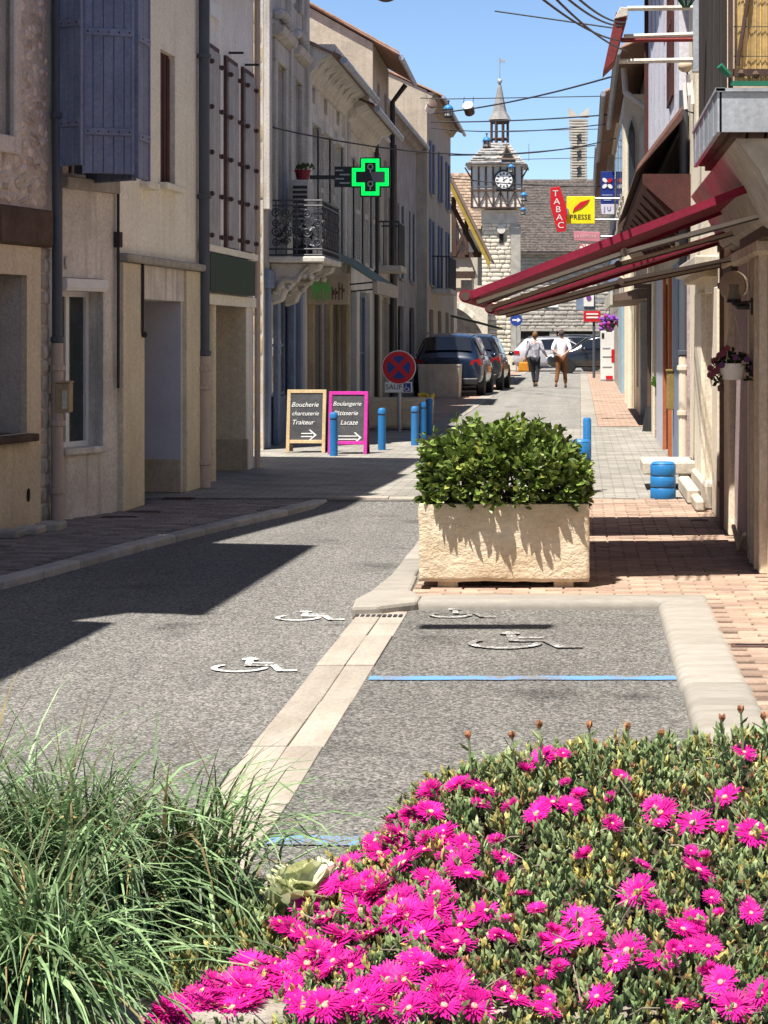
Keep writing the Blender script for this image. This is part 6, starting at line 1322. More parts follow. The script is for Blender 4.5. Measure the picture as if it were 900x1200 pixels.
SB = thing('stone_bench', 'pale stone slab bench beside the blue drum', 'bench', (.88, 21.2, .1)); k = 21.0/F
a, b_ = W(753, 556, 20.95), W(802, 541, 20.95); q = MB(); q.box(a.x, 1.14, 20.9, 21.8, a.z, b_.z); q.build('seat_slab', M_concrete, SB, bev=.015); q = MB(); q.box(1.0, 1.13, 20.96, 21.7, .1, a.z-.002); q.build('leg', M_concrete, SB, bev=.01); q = MB(); q.box(a.x+.1, a.x+.22, 21.45, 21.7, .1, a.z-.002); q.build('leg', M_concrete, SB, bev=.01)

# chalkboards
M_slate = mat('chalk_slate', (.045, .045, .05), (.07, .07, .075), rough=.8, scale=6)
M_chalk = mat('chalk', (.75, .75, .73), rough=.9, bump=0)
def chalkboard(px0_, px1_, top, base, m, label, lines, arrow, w=.045):
    c = G((px0_+px1_)/2, base); k = c.y/F; hw = (px1_-px0_)*k/2; h = (base-top)*k; t = thing('chalkboard', label, 'chalkboard', c, 'folding pavement chalkboards'); lean = .16
    T = lambda x, d, z: Vector((c.x+x, c.y+lean*z/h-d, .1+z))
    f_ = []
    for bx in ((-hw, -hw+w, 0, h), (hw-w, hw, 0, h), (-hw+w, hw-w, h-w, h), (-hw+w, hw-w, .12, .12+w)):
        q = MB(); q.box(bx[0], bx[1], -.012, .014, bx[2], bx[3], T); q.build('frame_bar', m, t, bev=.004)
    q = MB(); q.box(-hw+w, hw-w, -.006, .004, .12+w, h-w, T); bd = q.build('slate', M_slate, t)
    T2 = lambda x, d, z: Vector((c.x+x, c.y+.36-lean*z/h-d, .1+z))
    for bx in ((-hw, -hw+w, 0, h*.98), (hw-w, hw, 0, h*.98), (-hw+w, hw-w, .12, h*.97)):
        q = MB(); q.box(bx[0], bx[1], -.01, .01, bx[2], bx[3], T2); q.build('back_leg', M_brownw, t)
    pl = lambda x0, z0: (lambda x, y, z: T(x0+x, .009+z, z0+y))
    for txt, size, x0, zf in lines: text_part('chalk_line', txt, size, M_chalk, bd, pl(x0, h*zf), shear=.28, align='LEFT', depth=.001)
    z_ = h*arrow[2]; x0, x1 = arrow[0], arrow[1]
    q = MB()
    for dz in (-.02, .02): q.box(x0, x1-.05, .006, .008, z_+dz-.006, z_+dz+.006, T)
    q.add([(x1-.09, .0075, z_-.065), (x1-.075, .0075, z_-.07), (x1+.01, .0075, z_), (x1-.075, .0075, z_+.07), (x1-.09, .0075, z_+.065), (x1-.02, .0075, z_)], [(0, 1, 2, 5), (5, 2, 3, 4)], T)
    q.build('chalk_arrow', M_chalk, bd, fixn=False)
chalkboard(335, 381, 457, 530.5, mat('pale_pine_frame', (.5, .38, .22), (.42, .31, .17)), 'pine framed chalkboard advertising the butcher with an arrow', [('Boucherie', .086, -.2, .76), ('charcuterie', .076, -.19, .62), ('Traiteur', .086, -.19, .48)], (-.06, .13, .28))
chalkboard(384, 430, 459, 532, mat('magenta_frame', (.5, .03, .3), (.42, .025, .25)), 'magenta framed chalkboard advertising the bakery with an arrow', [('Boulangerie', .077, -.2, .8), ('Pâtisserie', .082, -.19, .65), ('Lacaze', .084, -.1, .5)], (-.12, .17, .26))

# no stopping sign
NS = thing('road_sign', 'round red and blue no stopping sign above a white SAUF plate', 'road sign', G(467, 506)); c0 = G(467, 506); Yn = c0.y-.1; c = W(467.5, 430.5, Yn); k = Yn/F
q = MB(); q.tube([(c.x, Yn+.06, .1), (c.x, Yn+.06, c.z+.2)], .032, 10); q.build('post', M_zinc, NS, smooth=True)
q = MB(); q.lathe([(20*k, -.012), (20*k, .012)], c, 32, 'y'); dsc = q.build('disc', M_white, NS); q = MB(); q.lathe([(19*k, -.016), (19*k, -.0125)], c, 32, 'y'); q.build('red_ring', flat('sign_red', (.55, .01, .02)), dsc); q = MB(); q.lathe([(13.5*k, -.02), (13.5*k, -.0165)], c, 32, 'y'); q.build('blue_field', flat('sign_blue', (.015, .05, .25)), dsc)
for sg in (-1, 1):
    q = MB(); T = Matrix.Translation(c+Vector((0, -.0215 - (.001 if sg > 0 else 0), 0))) @ Matrix.Rotation(sg*math.pi/4, 4, 'Y'); q.box(-14*k, 14*k, -.0005, .0005, -2.6*k, 2.6*k, T); q.build('cross_bar', flat('sign_red', (.55, .01, .02)), dsc)
a, b_ = W(451, 460, Yn), W(483, 447.5, Yn); q = MB(); q.box(a.x, b_.x, Yn-.01, Yn+.01, a.z, b_.z); pl_ = q.build('plate', M_white, NS, bev=.004); text_part('lettering', 'SAUF', .115, M_blackm, pl_, flat_place(461.5, 453.7, Yn-.01)); q = MB(); a, b_ = W(473, 459, Yn), W(481.5, 449, Yn); q.box(a.x, b_.x, Yn-.014, Yn-.0105, a.z, b_.z); bs = q.build('blue_square', flat('sign_blue', (.015, .05, .25)), pl_)
q = MB(); cc_ = (a+b_)/2; q.tube([(cc_.x-.02, Yn-.017, cc_.z+.045), (cc_.x-.015, Yn-.017, cc_.z-.005), (cc_.x+.02, Yn-.017, cc_.z-.005), (cc_.x+.035, Yn-.017, cc_.z-.05)], .006, 5); q.tube([(cc_.x-.01+.03*math.cos(t_), Yn-.017, cc_.z-.025+.03*math.sin(t_)) for t_ in [math.pi*.6+i*.4 for i in range(12)]], .005, 5); q.build('wheelchair_symbol', M_white, pl_)
# ------------------------------------------------------------------ cars
SEC = [  # y, z_bottom, z_belt, z_roof, half widths: bottom, mid, belt, roof
 (0.00, .42, .86, .90, .66, .76, .72, .62), (.04, .30, .92, 1.00, .74, .84, .80, .68), (.16, .25, .97, 1.12, .78, .88, .84, .66), (.46, .23, .99, 1.46, .80, .89, .85, .61), (.62, .22, .99, 1.54, .80, .89, .85, .61),
 (1.2, .21, .98, 1.60, .80, .89, .85, .62), (2.0, .21, .97, 1.61, .80, .89, .85, .63), (2.55, .21, .96, 1.53, .80, .89, .85, .62), (3.05, .22, .95, 1.2, .80, .89, .84, .66), (3.3, .22, .94, 1.0, .80, .89, .83, .74), (3.9, .23, .85, .91, .78, .87, .79, .68), (4.2, .26, .72, .80, .72, .82, .74, .6), (4.3, .36, .6, .66, .62, .72, .64, .5)]
def sec_pts(s_): y, zb, zl, zr, wb, wm, wl, wr = s_; return [(wb*.92, y, zb), (wm, y, zb+.12), (wm, y, (zb+zl)/2+.05), (wl, y, zl), (wr, y, zr-.05), (wr*.8, y, zr-.01), (0, y, zr+.015)]
def lerp_sec(y):
    for a, b in zip(SEC, SEC[1:]):
        if a[0] <= y <= b[0]: t_ = (y-a[0])/(b[0]-a[0]); return tuple(p+(q_-p)*t_ for p, q_ in zip(a, b))
def glass_pt(y, v, off=.012):
    p = sec_pts(lerp_sec(y)); a, b = Vector(p[3]), Vector(p[4]); n_ = Vector((b.z-a.z, 0, a.x-b.x)).normalized(); return a+(b-a)*v+n_*off
def car(name, label, T, paint, scale=1.0, glass=None, plate_=True):
    t = thing(name, label, 'car', T @ Vector((0, 2.1, 0)), None)
    vs = []; fs = []; rows_ = []
    for s_ in SEC:
        p = sec_pts(s_); loop = p+[(-x, y, z) for x, y, z in p[-2::-1]]; rows_.append(len(loop)); vs += loop
    n_ = rows_[0]
    for i in range(len(SEC)-1): fs += [(i*n_+j, i*n_+j+1, (i+1)*n_+j+1, (i+1)*n_+j) for j in range(n_-1)]+[(i*n_+n_-1, i*n_, (i+1)*n_, (i+1)*n_+n_-1)]
    fs += [tuple(range(n_))[::-1], tuple(range((len(SEC)-1)*n_, len(SEC)*n_))]
    q = MB(); q.add(vs, fs, T); body = q.build('body', paint, t, smooth='all'); body.modifiers.new('s', 'SUBSURF').render_levels = 2; body.modifiers['s'].levels = 1
    gl = glass or M_glasst
    def strip(ys, v0, v1, nm, sgn):
        q = MB(); vs = []
        for y in ys:
            for v in (v0, v1): p = glass_pt(y, v, .022); vs.append((p.x*sgn, p.y, p.z))
        q.add(vs, [(2*i, 2*i+1, 2*i+3, 2*i+2) for i in range(len(ys)-1)], T); return q.build(nm, gl, t, smooth='all', fixn=False)
    for sgn in (-1, 1):
        strip((.62, .8, 1.02), .12, .84, 'side_window', sgn); strip((1.1, 1.5, 1.92), .1, .86, 'side_window', sgn); strip((2.0, 2.3, 2.6, 2.85), .1, .84, 'side_window', sgn)
    def across(y0, y1, k0, k1, nm, m_, off=.02, w=.93):
        """panel over the rear or front slope"""
        q = MB(); vs = []; N = 8
        for y in (y0, (y0+y1)/2, y1):
            s_ = lerp_sec(y); wv = s_[7]*w; 
            for i in range(N+1): x = -wv+2*wv*i/N; vs.append((x, y-off, s_[3]+.015-.03*(abs(x)/s_[7])**2+off))
        q.add(vs, [(r_*(N+1)+i, r_*(N+1)+i+1, (r_+1)*(N+1)+i+1, (r_+1)*(N+1)+i) for r_ in range(2) for i in range(N)], T); return q.build(nm, m_, t, smooth='all', fixn=False)
    across(.17, .47, 0, 1, 'rear_window', gl, .03); q = None
    across(2.62, 3.2, 0, 1, 'windscreen', gl, -.0 if 0 else .015)
    M_tl = flat('tail_light_red', (.35, .01, .012), rough=.2)
    for sgn in (-1, 1):
        q = MB(); q.add([(sgn*.88, .3, .96), (sgn*.9, .3, .8), (sgn*.86, .06, .78), (sgn*.58, -.005, .8), (sgn*.6, .0, .9), (sgn*.82, .05, .96)], [(0, 1, 2, 5), (5, 2, 3, 4)], T); q.build('tail_light', M_tl, t, fixn=False)
        q = MB(); q.add([(sgn*.8, 4.02, .82), (sgn*.84, 3.98, .68), (sgn*.62, 4.3, .62), (sgn*.55, 4.28, .74)], [(0, 1, 2, 3)], T); q.build('headlight', M_white, t, fixn=False)
        q = MB(); q.ball(T @ Vector((sgn*1.0, 2.72, 1.02)), .1, 8, .7); q.build('mirror', paint, t, smooth='all')
        for y in (.78, 3.42):
            c = Vector((sgn*.8, y, .32)); q = MB(); q.lathe([(.2, -.1), (.31, -.1), (.325, -.06), (.325, .06), (.31, .1), (.2, .1)], c, 24, 'x', T); ty = q.build('wheel', mat('tyre_rubber', (.02, .02, .021), rough=.8), t, smooth=True)
            q = MB(); q.lathe([(.205, -.085), (.205, .085)], c, 20, 'x', T); q.build('rim', M_blackm, ty)
            for k in range(5):
                a = k*2*math.pi/5; q = MB(); d_ = Vector((0, math.cos(a), math.sin(a))); e = Vector((0, -math.sin(a), math.cos(a)))*.03; o = Vector((sgn*.09, 0, 0)); q.add([c+o-e, c+o+e, c+o+d_*.2+e*1.3, c+o+d_*.2-e*1.3], [(0, 1, 2, 3)], T); q.build('spoke', M_zinc, ty, fixn=False)
            q = MB(); q.lathe([(.36, -.05), (.36, .102)], Vector((sgn*.79, y, .33)), 24, 'x', T); q.build('wheel_arch', M_blackm, t)
    q = MB(); q.box(-.78, .78, -.03, .06, .3, .46, T); q.build('bumper_trim', M_blackm, t, bev=.02)
    if plate_: q = MB(); q.box(-.26, .26, -.012, .01, .62, .73, T); q.build('number_plate', M_white, t)
    q = MB(); q.box(-.3, .3, -.004, .01, .77, .8, T); q.build('boot_trim', M_zinc, t)
    q = MB(); q.tube([T @ Vector((-.57, .7, 1.6)), T @ Vector((-.58, 2.3, 1.61))], .018, 6); q.tube([T @ Vector((.57, .7, 1.6)), T @ Vector((.58, 2.3, 1.61))], .018, 6); q.build('roof_rail', M_blackm, t)
    return t
M_navy = mat('navy_car_paint', (.005, .013, .036), (.004, .011, .03), rough=.22, spec=.6, coat=.6, fine=0, bump=0); M_blackp = mat('black_car_paint', (.02, .021, .023), rough=.2, spec=.6, coat=.6, fine=0, bump=0); M_silver = mat('white_car_paint', (.42, .41, .43), rough=.25, spec=.5, coat=.5, fine=0, bump=0)
M_blueg = mat('grey_blue_car_paint', (.012, .017, .027), rough=.22, spec=.6, coat=.6, fine=0, bump=0)
def place(x, y, a, s_=1.0): return Matrix.Translation((x, y, .1)) @ Matrix.Rotation(a, 4, 'Z') @ Matrix.Scale(s_, 4)
car('parked_car', 'dark blue estate car parked with its tail to the street behind the concrete planter', place(-3.36, 53.8, math.radians(-2)), M_navy)
car('parked_car', 'dark car parked ahead of the blue estate, red tail light showing', place(-3.1, 59.6, math.radians(-2)), M_blueg)
car('parked_car', 'black hatchback parked crosswise on the square beside the signpost', place(2.9, 88.5, math.radians(90)), M_blackp)
car('parked_car', 'white car parked crosswise in front of the hall arcade', place(-1.0, 92.5, math.radians(-90), .95) @ Matrix.Translation((0, -2.0, 0)), M_silver)
car('parked_car', 'grey car parked crosswise behind the walking man', place(1.4, 95.5, math.radians(90)), M_blueg)

# ------------------------------------------------------------------ people
def skin_mesh(name, nodes, edges, m, parent, sub=2):
    """nodes: name -> (co, radius[, radius2]); a Skin modifier grows one continuous surface"""
    me = bpy.data.meshes.new(name); ks = list(nodes); org = origin_of(parent); me.from_pydata([tuple(Vector(nodes[k_][0])-org) for k_ in ks], [(ks.index(a), ks.index(b)) for a, b in edges], [])
    o = bpy.data.objects.new(name, me); COL.objects.link(o); o.parent = parent; ORG[o.name] = org
    sk = o.modifiers.new('skin', 'SKIN'); sk.use_smooth_shade = True; sv = me.skin_vertices[0] if me.skin_vertices else None
    if sv is None:
        b = bmesh.new(); b.from_mesh(me); b.verts.layers.skin.verify(); b.to_mesh(me); b.free(); sv = me.skin_vertices[0]
    for i, k_ in enumerate(ks):
        r = nodes[k_][1]; sv.data[i].radius = r if isinstance(r, tuple) else (r, r); sv.data[i].use_root = (i == 0)
    sb = o.modifiers.new('sub', 'SUBSURF'); sb.levels = sub; sb.render_levels = sub; me.materials.append(m); return o
M_skin = mat('skin', (.45, .26, .18), (.4, .22, .15), rough=.6, bump=0, fine=.05)
def person(label, c, h, shirt, trousers, hair, pose, shoe):
    s_ = h/1.75; P_ = thing('person', label, 'person', c, 'couple walking away down the street'); V = lambda x, y, z: Vector((c.x+x*s_, c.y+y*s_, .1+z*s_))
    lf_, rf_ = pose['left_foot'], pose['right_foot']
    N = {'pelvis': (V(0, 0, .96), (.13*s_, .1*s_)), 'waist': (V(0, .01, 1.1), (.125*s_, .09*s_)), 'chest': (V(0, .0, 1.3), (.155*s_, .1*s_)), 'neck_base': (V(0, .0, 1.46), (.07*s_, .06*s_)), 'neck': (V(0, .01, 1.53), .048*s_), 'head': (V(0, .02, 1.61), (.07*s_, .085*s_)), 'crown': (V(0, .02, 1.70), (.055*s_, .07*s_))}
    Ed = [('pelvis', 'waist'), ('waist', 'chest'), ('chest', 'neck_base'), ('neck_base', 'neck'), ('neck', 'head'), ('head', 'crown')]
    for sd, sg, ft in (('l', -1, lf_), ('r', 1, rf_)):
        N['hip'+sd] = (V(sg*.09, 0, .9), .085*s_); N['knee'+sd] = (V(sg*.09+.3*(ft[0]-sg*.09), ft[1]*.45+.04, .5), .055*s_); N['ankle'+sd] = (V(ft[0], ft[1], .1+ft[2]), .036*s_); N['toe'+sd] = (V(ft[0], ft[1]+.14, .05+ft[2]*.4), .035*s_)
        N['sh'+sd] = (V(sg*.17, 0, 1.41), .058*s_); el, wr = pose['elbow'+sd], pose['wrist'+sd]; N['el'+sd] = (V(*el), .04*s_); N['wr'+sd] = (V(*wr), .027*s_)
        Ed += [('pelvis', 'hip'+sd), ('hip'+sd, 'knee'+sd), ('knee'+sd, 'ankle'+sd), ('ankle'+sd, 'toe'+sd), ('chest', 'sh'+sd), ('sh'+sd, 'el'+sd), ('el'+sd, 'wr'+sd)]
        hd = (Vector(wr)-Vector(el)).normalized(); sdv = Vector((1, 0, 0)) if abs(hd.x) < .7 else Vector((0, 0, 1)); pm = Vector(wr)+hd*.07; N['palm'+sd] = (V(*pm), (.034*s_, .018*s_)); Ed.append(('wr'+sd, 'palm'+sd))
        for fi, (o_, ln) in enumerate(((-.03, .065), (-.01, .078), (.01, .074), (.028, .058))):
            p1 = pm+sdv*o_+hd*ln*.55; p2 = pm+sdv*o_*1.05+hd*ln+Vector((0, .015, 0)); N['f%d%s' % (fi, sd)] = (V(*p1), .009*s_); N['t%d%s' % (fi, sd)] = (V(*p2), .007*s_); Ed += [('palm'+sd, 'f%d%s' % (fi, sd)), ('f%d%s' % (fi, sd), 't%d%s' % (fi, sd))]
        th = Vector(wr)+hd*.03+sdv*.045*sg*-1+Vector((0, .01, 0)); N['th'+sd] = (V(*th), .01*s_); N['tt'+sd] = (V(*(th+hd*.045)), .008*s_); Ed += [('wr'+sd, 'th'+sd), ('th'+sd, 'tt'+sd)]
    body = skin_mesh('body', N, Ed, M_skin, P_)
    g = 1.22
    SN = {k_: (N[k_][0], tuple(x*g for x in N[k_][1]) if isinstance(N[k_][1], tuple) else N[k_][1]*g*1.15) for k_ in ('pelvis', 'waist', 'chest', 'neck_base', 'shl', 'shr', 'ell', 'elr')}; SN['neck_base'] = (N['neck_base'][0], .066*s_); SN['hem'] = (V(0, .0, .88), (.15*s_, .12*s_))
    SE = [('chest', 'waist'), ('waist', 'pelvis'), ('pelvis', 'hem'), ('chest', 'neck_base'), ('chest', 'shl'), ('chest', 'shr'), ('shl', 'ell'), ('shr', 'elr')]
    for sd in 'lr':
        if pose['sleeve'] > 0: SN['cuff'+sd] = (N['el'+sd][0].lerp(N['wr'+sd][0], pose['sleeve']), .045*s_); SE.append(('el'+sd, 'cuff'+sd))
    SN = {k_: SN[k_] for k_ in ['chest']+[x for x in SN if x != 'chest']}; skin_mesh('shirt', SN, SE, shirt, P_)
    TN = {'pelvis': (N['pelvis'][0], (.138*s_, .115*s_))}; TE = []
    for sd in 'lr':
        TN['hip'+sd] = (N['hip'+sd][0], .098*s_); TN['knee'+sd] = (N['knee'+sd][0], .072*s_); TN['an'+sd] = (N['ankle'+sd][0]+Vector((0, 0, .03)), .058*s_); TE += [('pelvis', 'hip'+sd), ('hip'+sd, 'knee'+sd), ('knee'+sd, 'an'+sd)]
        a, b = N['ankle'+sd][0], N['toe'+sd][0]; q = MB(); q.ball((0, 0, 0), 1, 10, m=Matrix.Translation((a+b)/2+Vector((0, -.02, -.02*s_))) @ Matrix.Diagonal((.045*s_, .13*s_, .045*s_, 1))); q.build('shoe', shoe, P_, smooth='all')
    skin_mesh('trousers', TN, TE, trousers, P_)
    q = MB(); hc = V(0, .0, 1.65); q.ball((0, 0, 0), 1, 14, m=Matrix.Translation(hc) @ Matrix.Diagonal((.088*s_, .105*s_, .115*s_, 1))); hr_ = q.build('hair', hair, P_, smooth='all')
    for sg in (-1, 1): q = MB(); q.ball(V(sg*.085, .03, 1.6), .022*s_, 8, 1.4); q.build('ear', M_skin, P_, smooth='all')
    q = MB(); q.ball(V(0, .115, 1.59), .018*s_, 8, 1.3); q.build('nose', M_skin, P_, smooth='all')
    return P_, V, N
M_blouse = mat('print_blouse', (.62, .6, .64), (.2, .2, .26), scale=14, rough=.9, bump=.1); M_shirtw = mat('white_shirt', (.78, .76, .8), (.72, .7, .76), rough=.9, bump=.1)
cw_ = G(627, 454); wom, V_, N_ = person('woman in a pale print blouse and dark trousers carrying an orange bag', cw_, 1.66, M_blouse, flat('dark_trousers', (.03, .03, .04), rough=.9), mat('light_brown_hair', (.2, .11, .05)), dict(left_foot=(-.02, .1, .0), right_foot=(.05, -.1, .02), elbowl=(-.25, -.02, 1.14), wristl=(-.3, .04, .9), elbowr=(.26, -.06, 1.14), wristr=(.34, .1, 1.02), sleeve=.75), flat('dark_shoe', (.02, .015, .015)))
BG = thing('handbag', 'orange yellow handbag hanging from the woman in the print blouse', 'bag', V_(-.36, .02, .5)); c = V_(-.36, .04, .64); q = MB(); q.add([Vector((x*.17, y*.08, z)) for x, y, z in ((-1, -1, -.14), (1, -1, -.14), (1, 1, -.14), (-1, 1, -.14), (-.75, -.8, .15), (.75, -.8, .15), (.75, .8, .15), (-.75, .8, .15))], [(0, 1, 2, 3), (4, 5, 6, 7), (0, 1, 5, 4), (1, 2, 6, 5), (2, 3, 7, 6), (3, 0, 4, 7)], Matrix.Translation(c)); q.build('pouch', mat('orange_leather', (.55, .22, .015), (.45, .17, .012), rough=.6), BG, bev=.035, seg=2)
q = MB(); q.tube([c+Vector((-.1, 0, .14)), c+Vector((-.05, 0, .26)), c+Vector((.06, 0, .3)), c+Vector((.1, 0, .14))], .014, 6); q.build('strap', mat('orange_leather', (.55, .22, .015)), BG)
cm_ = G(658, 455); person('man in a white shirt and brown trousers walking with hands behind his back', cm_, 1.72, M_shirtw, mat('brown_trousers', (.2, .085, .03), (.16, .065, .022), rough=.9), mat('dark_grey_hair', (.09, .07, .065)), dict(left_foot=(-.16, -.12, .03), right_foot=(.12, .08, .0), elbowl=(-.27, -.12, 1.16), wristl=(-.06, -.2, .98), elbowr=(.27, -.12, 1.16), wristr=(.08, -.19, 1.0), sleeve=.25), flat('brown_shoe', (.07, .03, .015)))

# ------------------------------------------------------------------ overhead wires, lanterns and hanging drums
def wire(pts, label, r=.012, sag=.0, name='overhead_wire'):
    a, b = Vector(pts[0]), Vector(pts[-1])
    if len(pts) == 2: pts = [a.lerp(b, i/14)-Vector((0, 0, sag*4*(i/14)*(1-i/14))) for i in range(15)]
    q = MB(); q.tube(pts, r, 5); return tag(q.build(name, M_wire, None, origin=a), label, 'wire')
wire([W(505, 133, 58), W(737, 84, 40)], 'main overhead wire carrying the blue lantern across the street', .02, .12)
wire([W(300, 145, 28.6), W(745, 155, 46)], 'thin wire running low across the whole street past the white facade', .012, .45)
wire([W(505, 143, 60), W(742, 132, 48)], 'overhead wire just above the belfry posts', .018, .06); wire([W(505, 150, 60), W(752, 139, 46)], 'overhead wire under the lantern, sagging towards the cream oriel', .014, .18)
wire([W(525, 182, 75), W(714, 168, 66)], 'thin far wire crossing in front of the tower roof', .018, .1); wire([W(525, 208, 78), W(706, 218, 70)], 'lowest thin wire crossing in front of the clock', .02, .1)
for i, (x0, y0, x1, y1) in enumerate(((631, -5, 728, 48), (645, -8, 735, 60), (660, -6, 730, 30), (671, -8, 733, 26))):
    wire([W(x0, y0, 12.0), W(x1, y1, 20.2)], ['thin black wire slanting up from the maroon signboard, lowest of four', 'second lowest black wire slanting from the maroon signboard', 'third black wire slanting up from the maroon signboard', 'topmost black wire slanting from the maroon signboard'][i], .008, .05)
wire([W(580, 13, 22), W(727, 34, 21)], 'short black wire crossing sideways to the maroon signboard', .008, .0)
M_ltb = mat('lantern_blue', (.03, .2, .45), (.025, .16, .38), rough=.4)
def lantern(px, py, Y, s_, label, wirez=True):
    c = W(px, py, Y); t = thing('hanging_lantern', label, 'lantern', c, 'blue domed lanterns over the street'); k = Y/F*s_
    q = MB(); q.lathe([(8*k, 0), (7.6*k, 2.5*k), (5.5*k, 5.5*k), (2*k, 7.3*k), (1*k, 7.6*k)], c, 16); q.build('dome', M_ltb, t, smooth=True)
    q = MB(); q.lathe([(1*k, 7.5*k), (1*k, 12*k), (2.4*k, 12.5*k), (2.4*k, 14*k), (.5*k, 14.5*k)], c, 8); q.build('finial', M_redbr, t)
    q = MB(); q.lathe([(8.4*k, -1*k), (8.4*k, 0)], c, 16); q.lathe([(7.6*k, -14*k), (8*k, -11*k)], c, 16); q.build('ring', M_blackm, t)
    q = MB(); q.lathe([(6*k, -11*k), (6*k, -1*k)], c, 12); q.build('glass', flat('lantern_glass', (.45, .44, .38), rough=.2), t)
    for i in range(6):
        a = i*math.pi/3; q = MB(); q.tube([(c.x+7*k*math.cos(a), c.y+7*k*math.sin(a), c.z-11*k), (c.x+7*k*math.cos(a), c.y+7*k*math.sin(a), c.z-1*k)], .5*k, 4); q.build('bar', M_blackm, t)
lantern(525.5, 128, 57, .72, 'blue domed lantern hanging by the tall narrow house'); lantern(570.5, 165, 70, .62, 'blue domed lantern hanging in front of the tower roof edge'); lantern(599, 196, 85, .5, 'small blue domed lantern overlapping the clock'); lantern(614, 229, 88, .5, 'small blue lantern beside the timber stage of the tower'); lantern(613, 246, 90, .42, 'smallest blue lantern below the timber stage by the dark roof')
for i, (px, py, Y) in enumerate(((525.5, 116, 57), (570.5, 154, 70), (599, 187, 85), (614, 220, 88), (613, 239, 90))):
    a = W(px, py, Y); wire([Vector((-4.3, Y+.3, a.z+.06)), Vector((a.x, a.y, a.z+.0)), Vector((1.25, Y+.3, a.z+.12))], ['support wire of the lantern by the tall narrow house', 'support wire of the lantern at the tower roof edge', 'support wire of the lantern overlapping the clock', 'support wire of the lantern beside the timber stage', 'support wire of the smallest lantern'][i], .014)
def hang_drum(px, py, Y, r, h, tilt, label, zup=None, grp='hanging tin drums', flatx=False):
    c = W(px, py, Y) if zup is None else Vector((px, Y, zup)); t = thing('hanging_drum', label, 'drum', c, grp); T = Matrix.Translation(c) @ Matrix.Rotation(tilt, 4, 'Y') @ Matrix.Rotation(0 if flatx else math.radians(52), 4, 'X')
    q = MB(); q.lathe([(r, -h/2), (r, h/2)], (0, 0, 0), 18, 'z', T); q.build('drum', flat('rust_brown_tin', (.1, .06, .045)) if tilt < 0 else M_white, t, smooth=True); q = MB(); q.lathe([(r*1.03, h/2-.02), (r*1.03, h/2+.02), (r*.9, h/2+.03)], (0, 0, 0), 18, 'z', T); q.build('lid', M_white if tilt < 0 else flat('rust_brown_tin', (.1, .06, .045)), t, smooth=True)
    q = MB(); q.tube([T @ Vector((-r, 0, h/2)), c+Vector((-r*.9, 0, r+h*.7)), ], .008, 4); q.tube([T @ Vector((r, 0, h/2)), c+Vector((r*.9, 0, r+h*.7))], .008, 4); q.build('hanger', M_wire, t)
hang_drum(549.5, 128, 54, .13, .26, -.25, 'white topped brown drum hanging from the main wire'); hang_drum(505, 125, 57, .14, .26, .5, 'white drum with dark end tilted against the house wall')
# unseen decoration, added and shaped for its shadow on the bay, and its wire
hang_drum(-1.8, 0, 9.62, .09, .66, 1.57, 'unseen drum over the lane, shaped to cast the long bay shadow', 5.4, flatx=True); wire([(-4.2, 9.6, 5.9), (1.1, 9.5, 5.9)], 'wire over the lane above the picture edge', .003, .1)
q = MB(); c = W(580, 0, 22); q.lathe([(.05, -.03), (.1, -.01), (.1, .02)], W(452, -1, 26), 10); tag(q.build('hanging_lamp', M_brownw, None, origin=W(452, -1, 26)), 'bottom of a dark lamp hanging at the top edge above the street', 'lamp'); wire([(-4.0, 26.2, 5.95), (W(452, 0, 26).x, 26, 5.82), (1.1, 26.2, 5.95)], 'wire carrying the dark lamp at the top edge', .008)
# ------------------------------------------------------------------ flower trough in front
FR = .6
stone_planter('stone_planter', 'rough stone trough full of grass and pink flowers closest to view', -1.2, .72, 3.16, 3.98, -.02+.02, FR, mat('shade_darkened_trough', (.34, .3, .25), (.24, .21, .17), scale=4, bump=.8, bscale=26, bdist=.02), 15, amp=.009, step=.035)  # stone colour darkened to carry the shade of the grass on the rim
# ornamental grass
GR = thing('ornamental_grass', 'arching blue green ornamental grass spilling over the stone trough', 'grass', (-.72, 3.5, FR-.05)); r4 = random.Random(77)
M_gr = mat('grass_blade', (.28, .4, .19), (.1, .18, .07), island=.7, sub=.35, bump=0, fine=.08, rough=.45, spec=.4, scale=12)
M_gr2 = mat('dry_blade', (.36, .28, .13), (.2, .15, .07), island=.3, sub=.3, bump=0)
def blade(q, p, az, L, lean, bend, w):
    """a tapering V-shaped strap that arches over"""
    d_ = Vector((math.cos(az), math.sin(az), 0)); s_ = Vector((-d_.y, d_.x, 0)); n_ = 7; vs = []; pos = Vector(p); ang = lean; tw = r4.uniform(-.5, .5)
    for i in range(n_+1):
        f_ = i/n_; ww = w*(1-f_**2.2)*(.65+.35*min(1, f_*4)); sd = (s_*math.cos(tw*f_)+Vector((0, 0, 1))*math.sin(tw*f_)*.6)
        vs += [pos-sd*ww/2, pos+sd*ww/2+Vector((0, 0, ww*.15))]
        pos = pos+(d_*math.sin(ang)+Vector((0, 0, 1))*math.cos(ang))*(L/n_); ang += bend/n_*(.5+f_)
    q.add(vs, [(2*i, 2*i+1, 2*i+3, 2*i+2) for i in range(n_)])
cl = []
while len(cl) < 30:
    a_, b_ = r4.uniform(-1.16, -.56), r4.uniform(3.24, 3.86)
    if a_ < -.8+(b_-3.24)*.42: cl.append((a_, b_))
q, qd = MB(), MB()
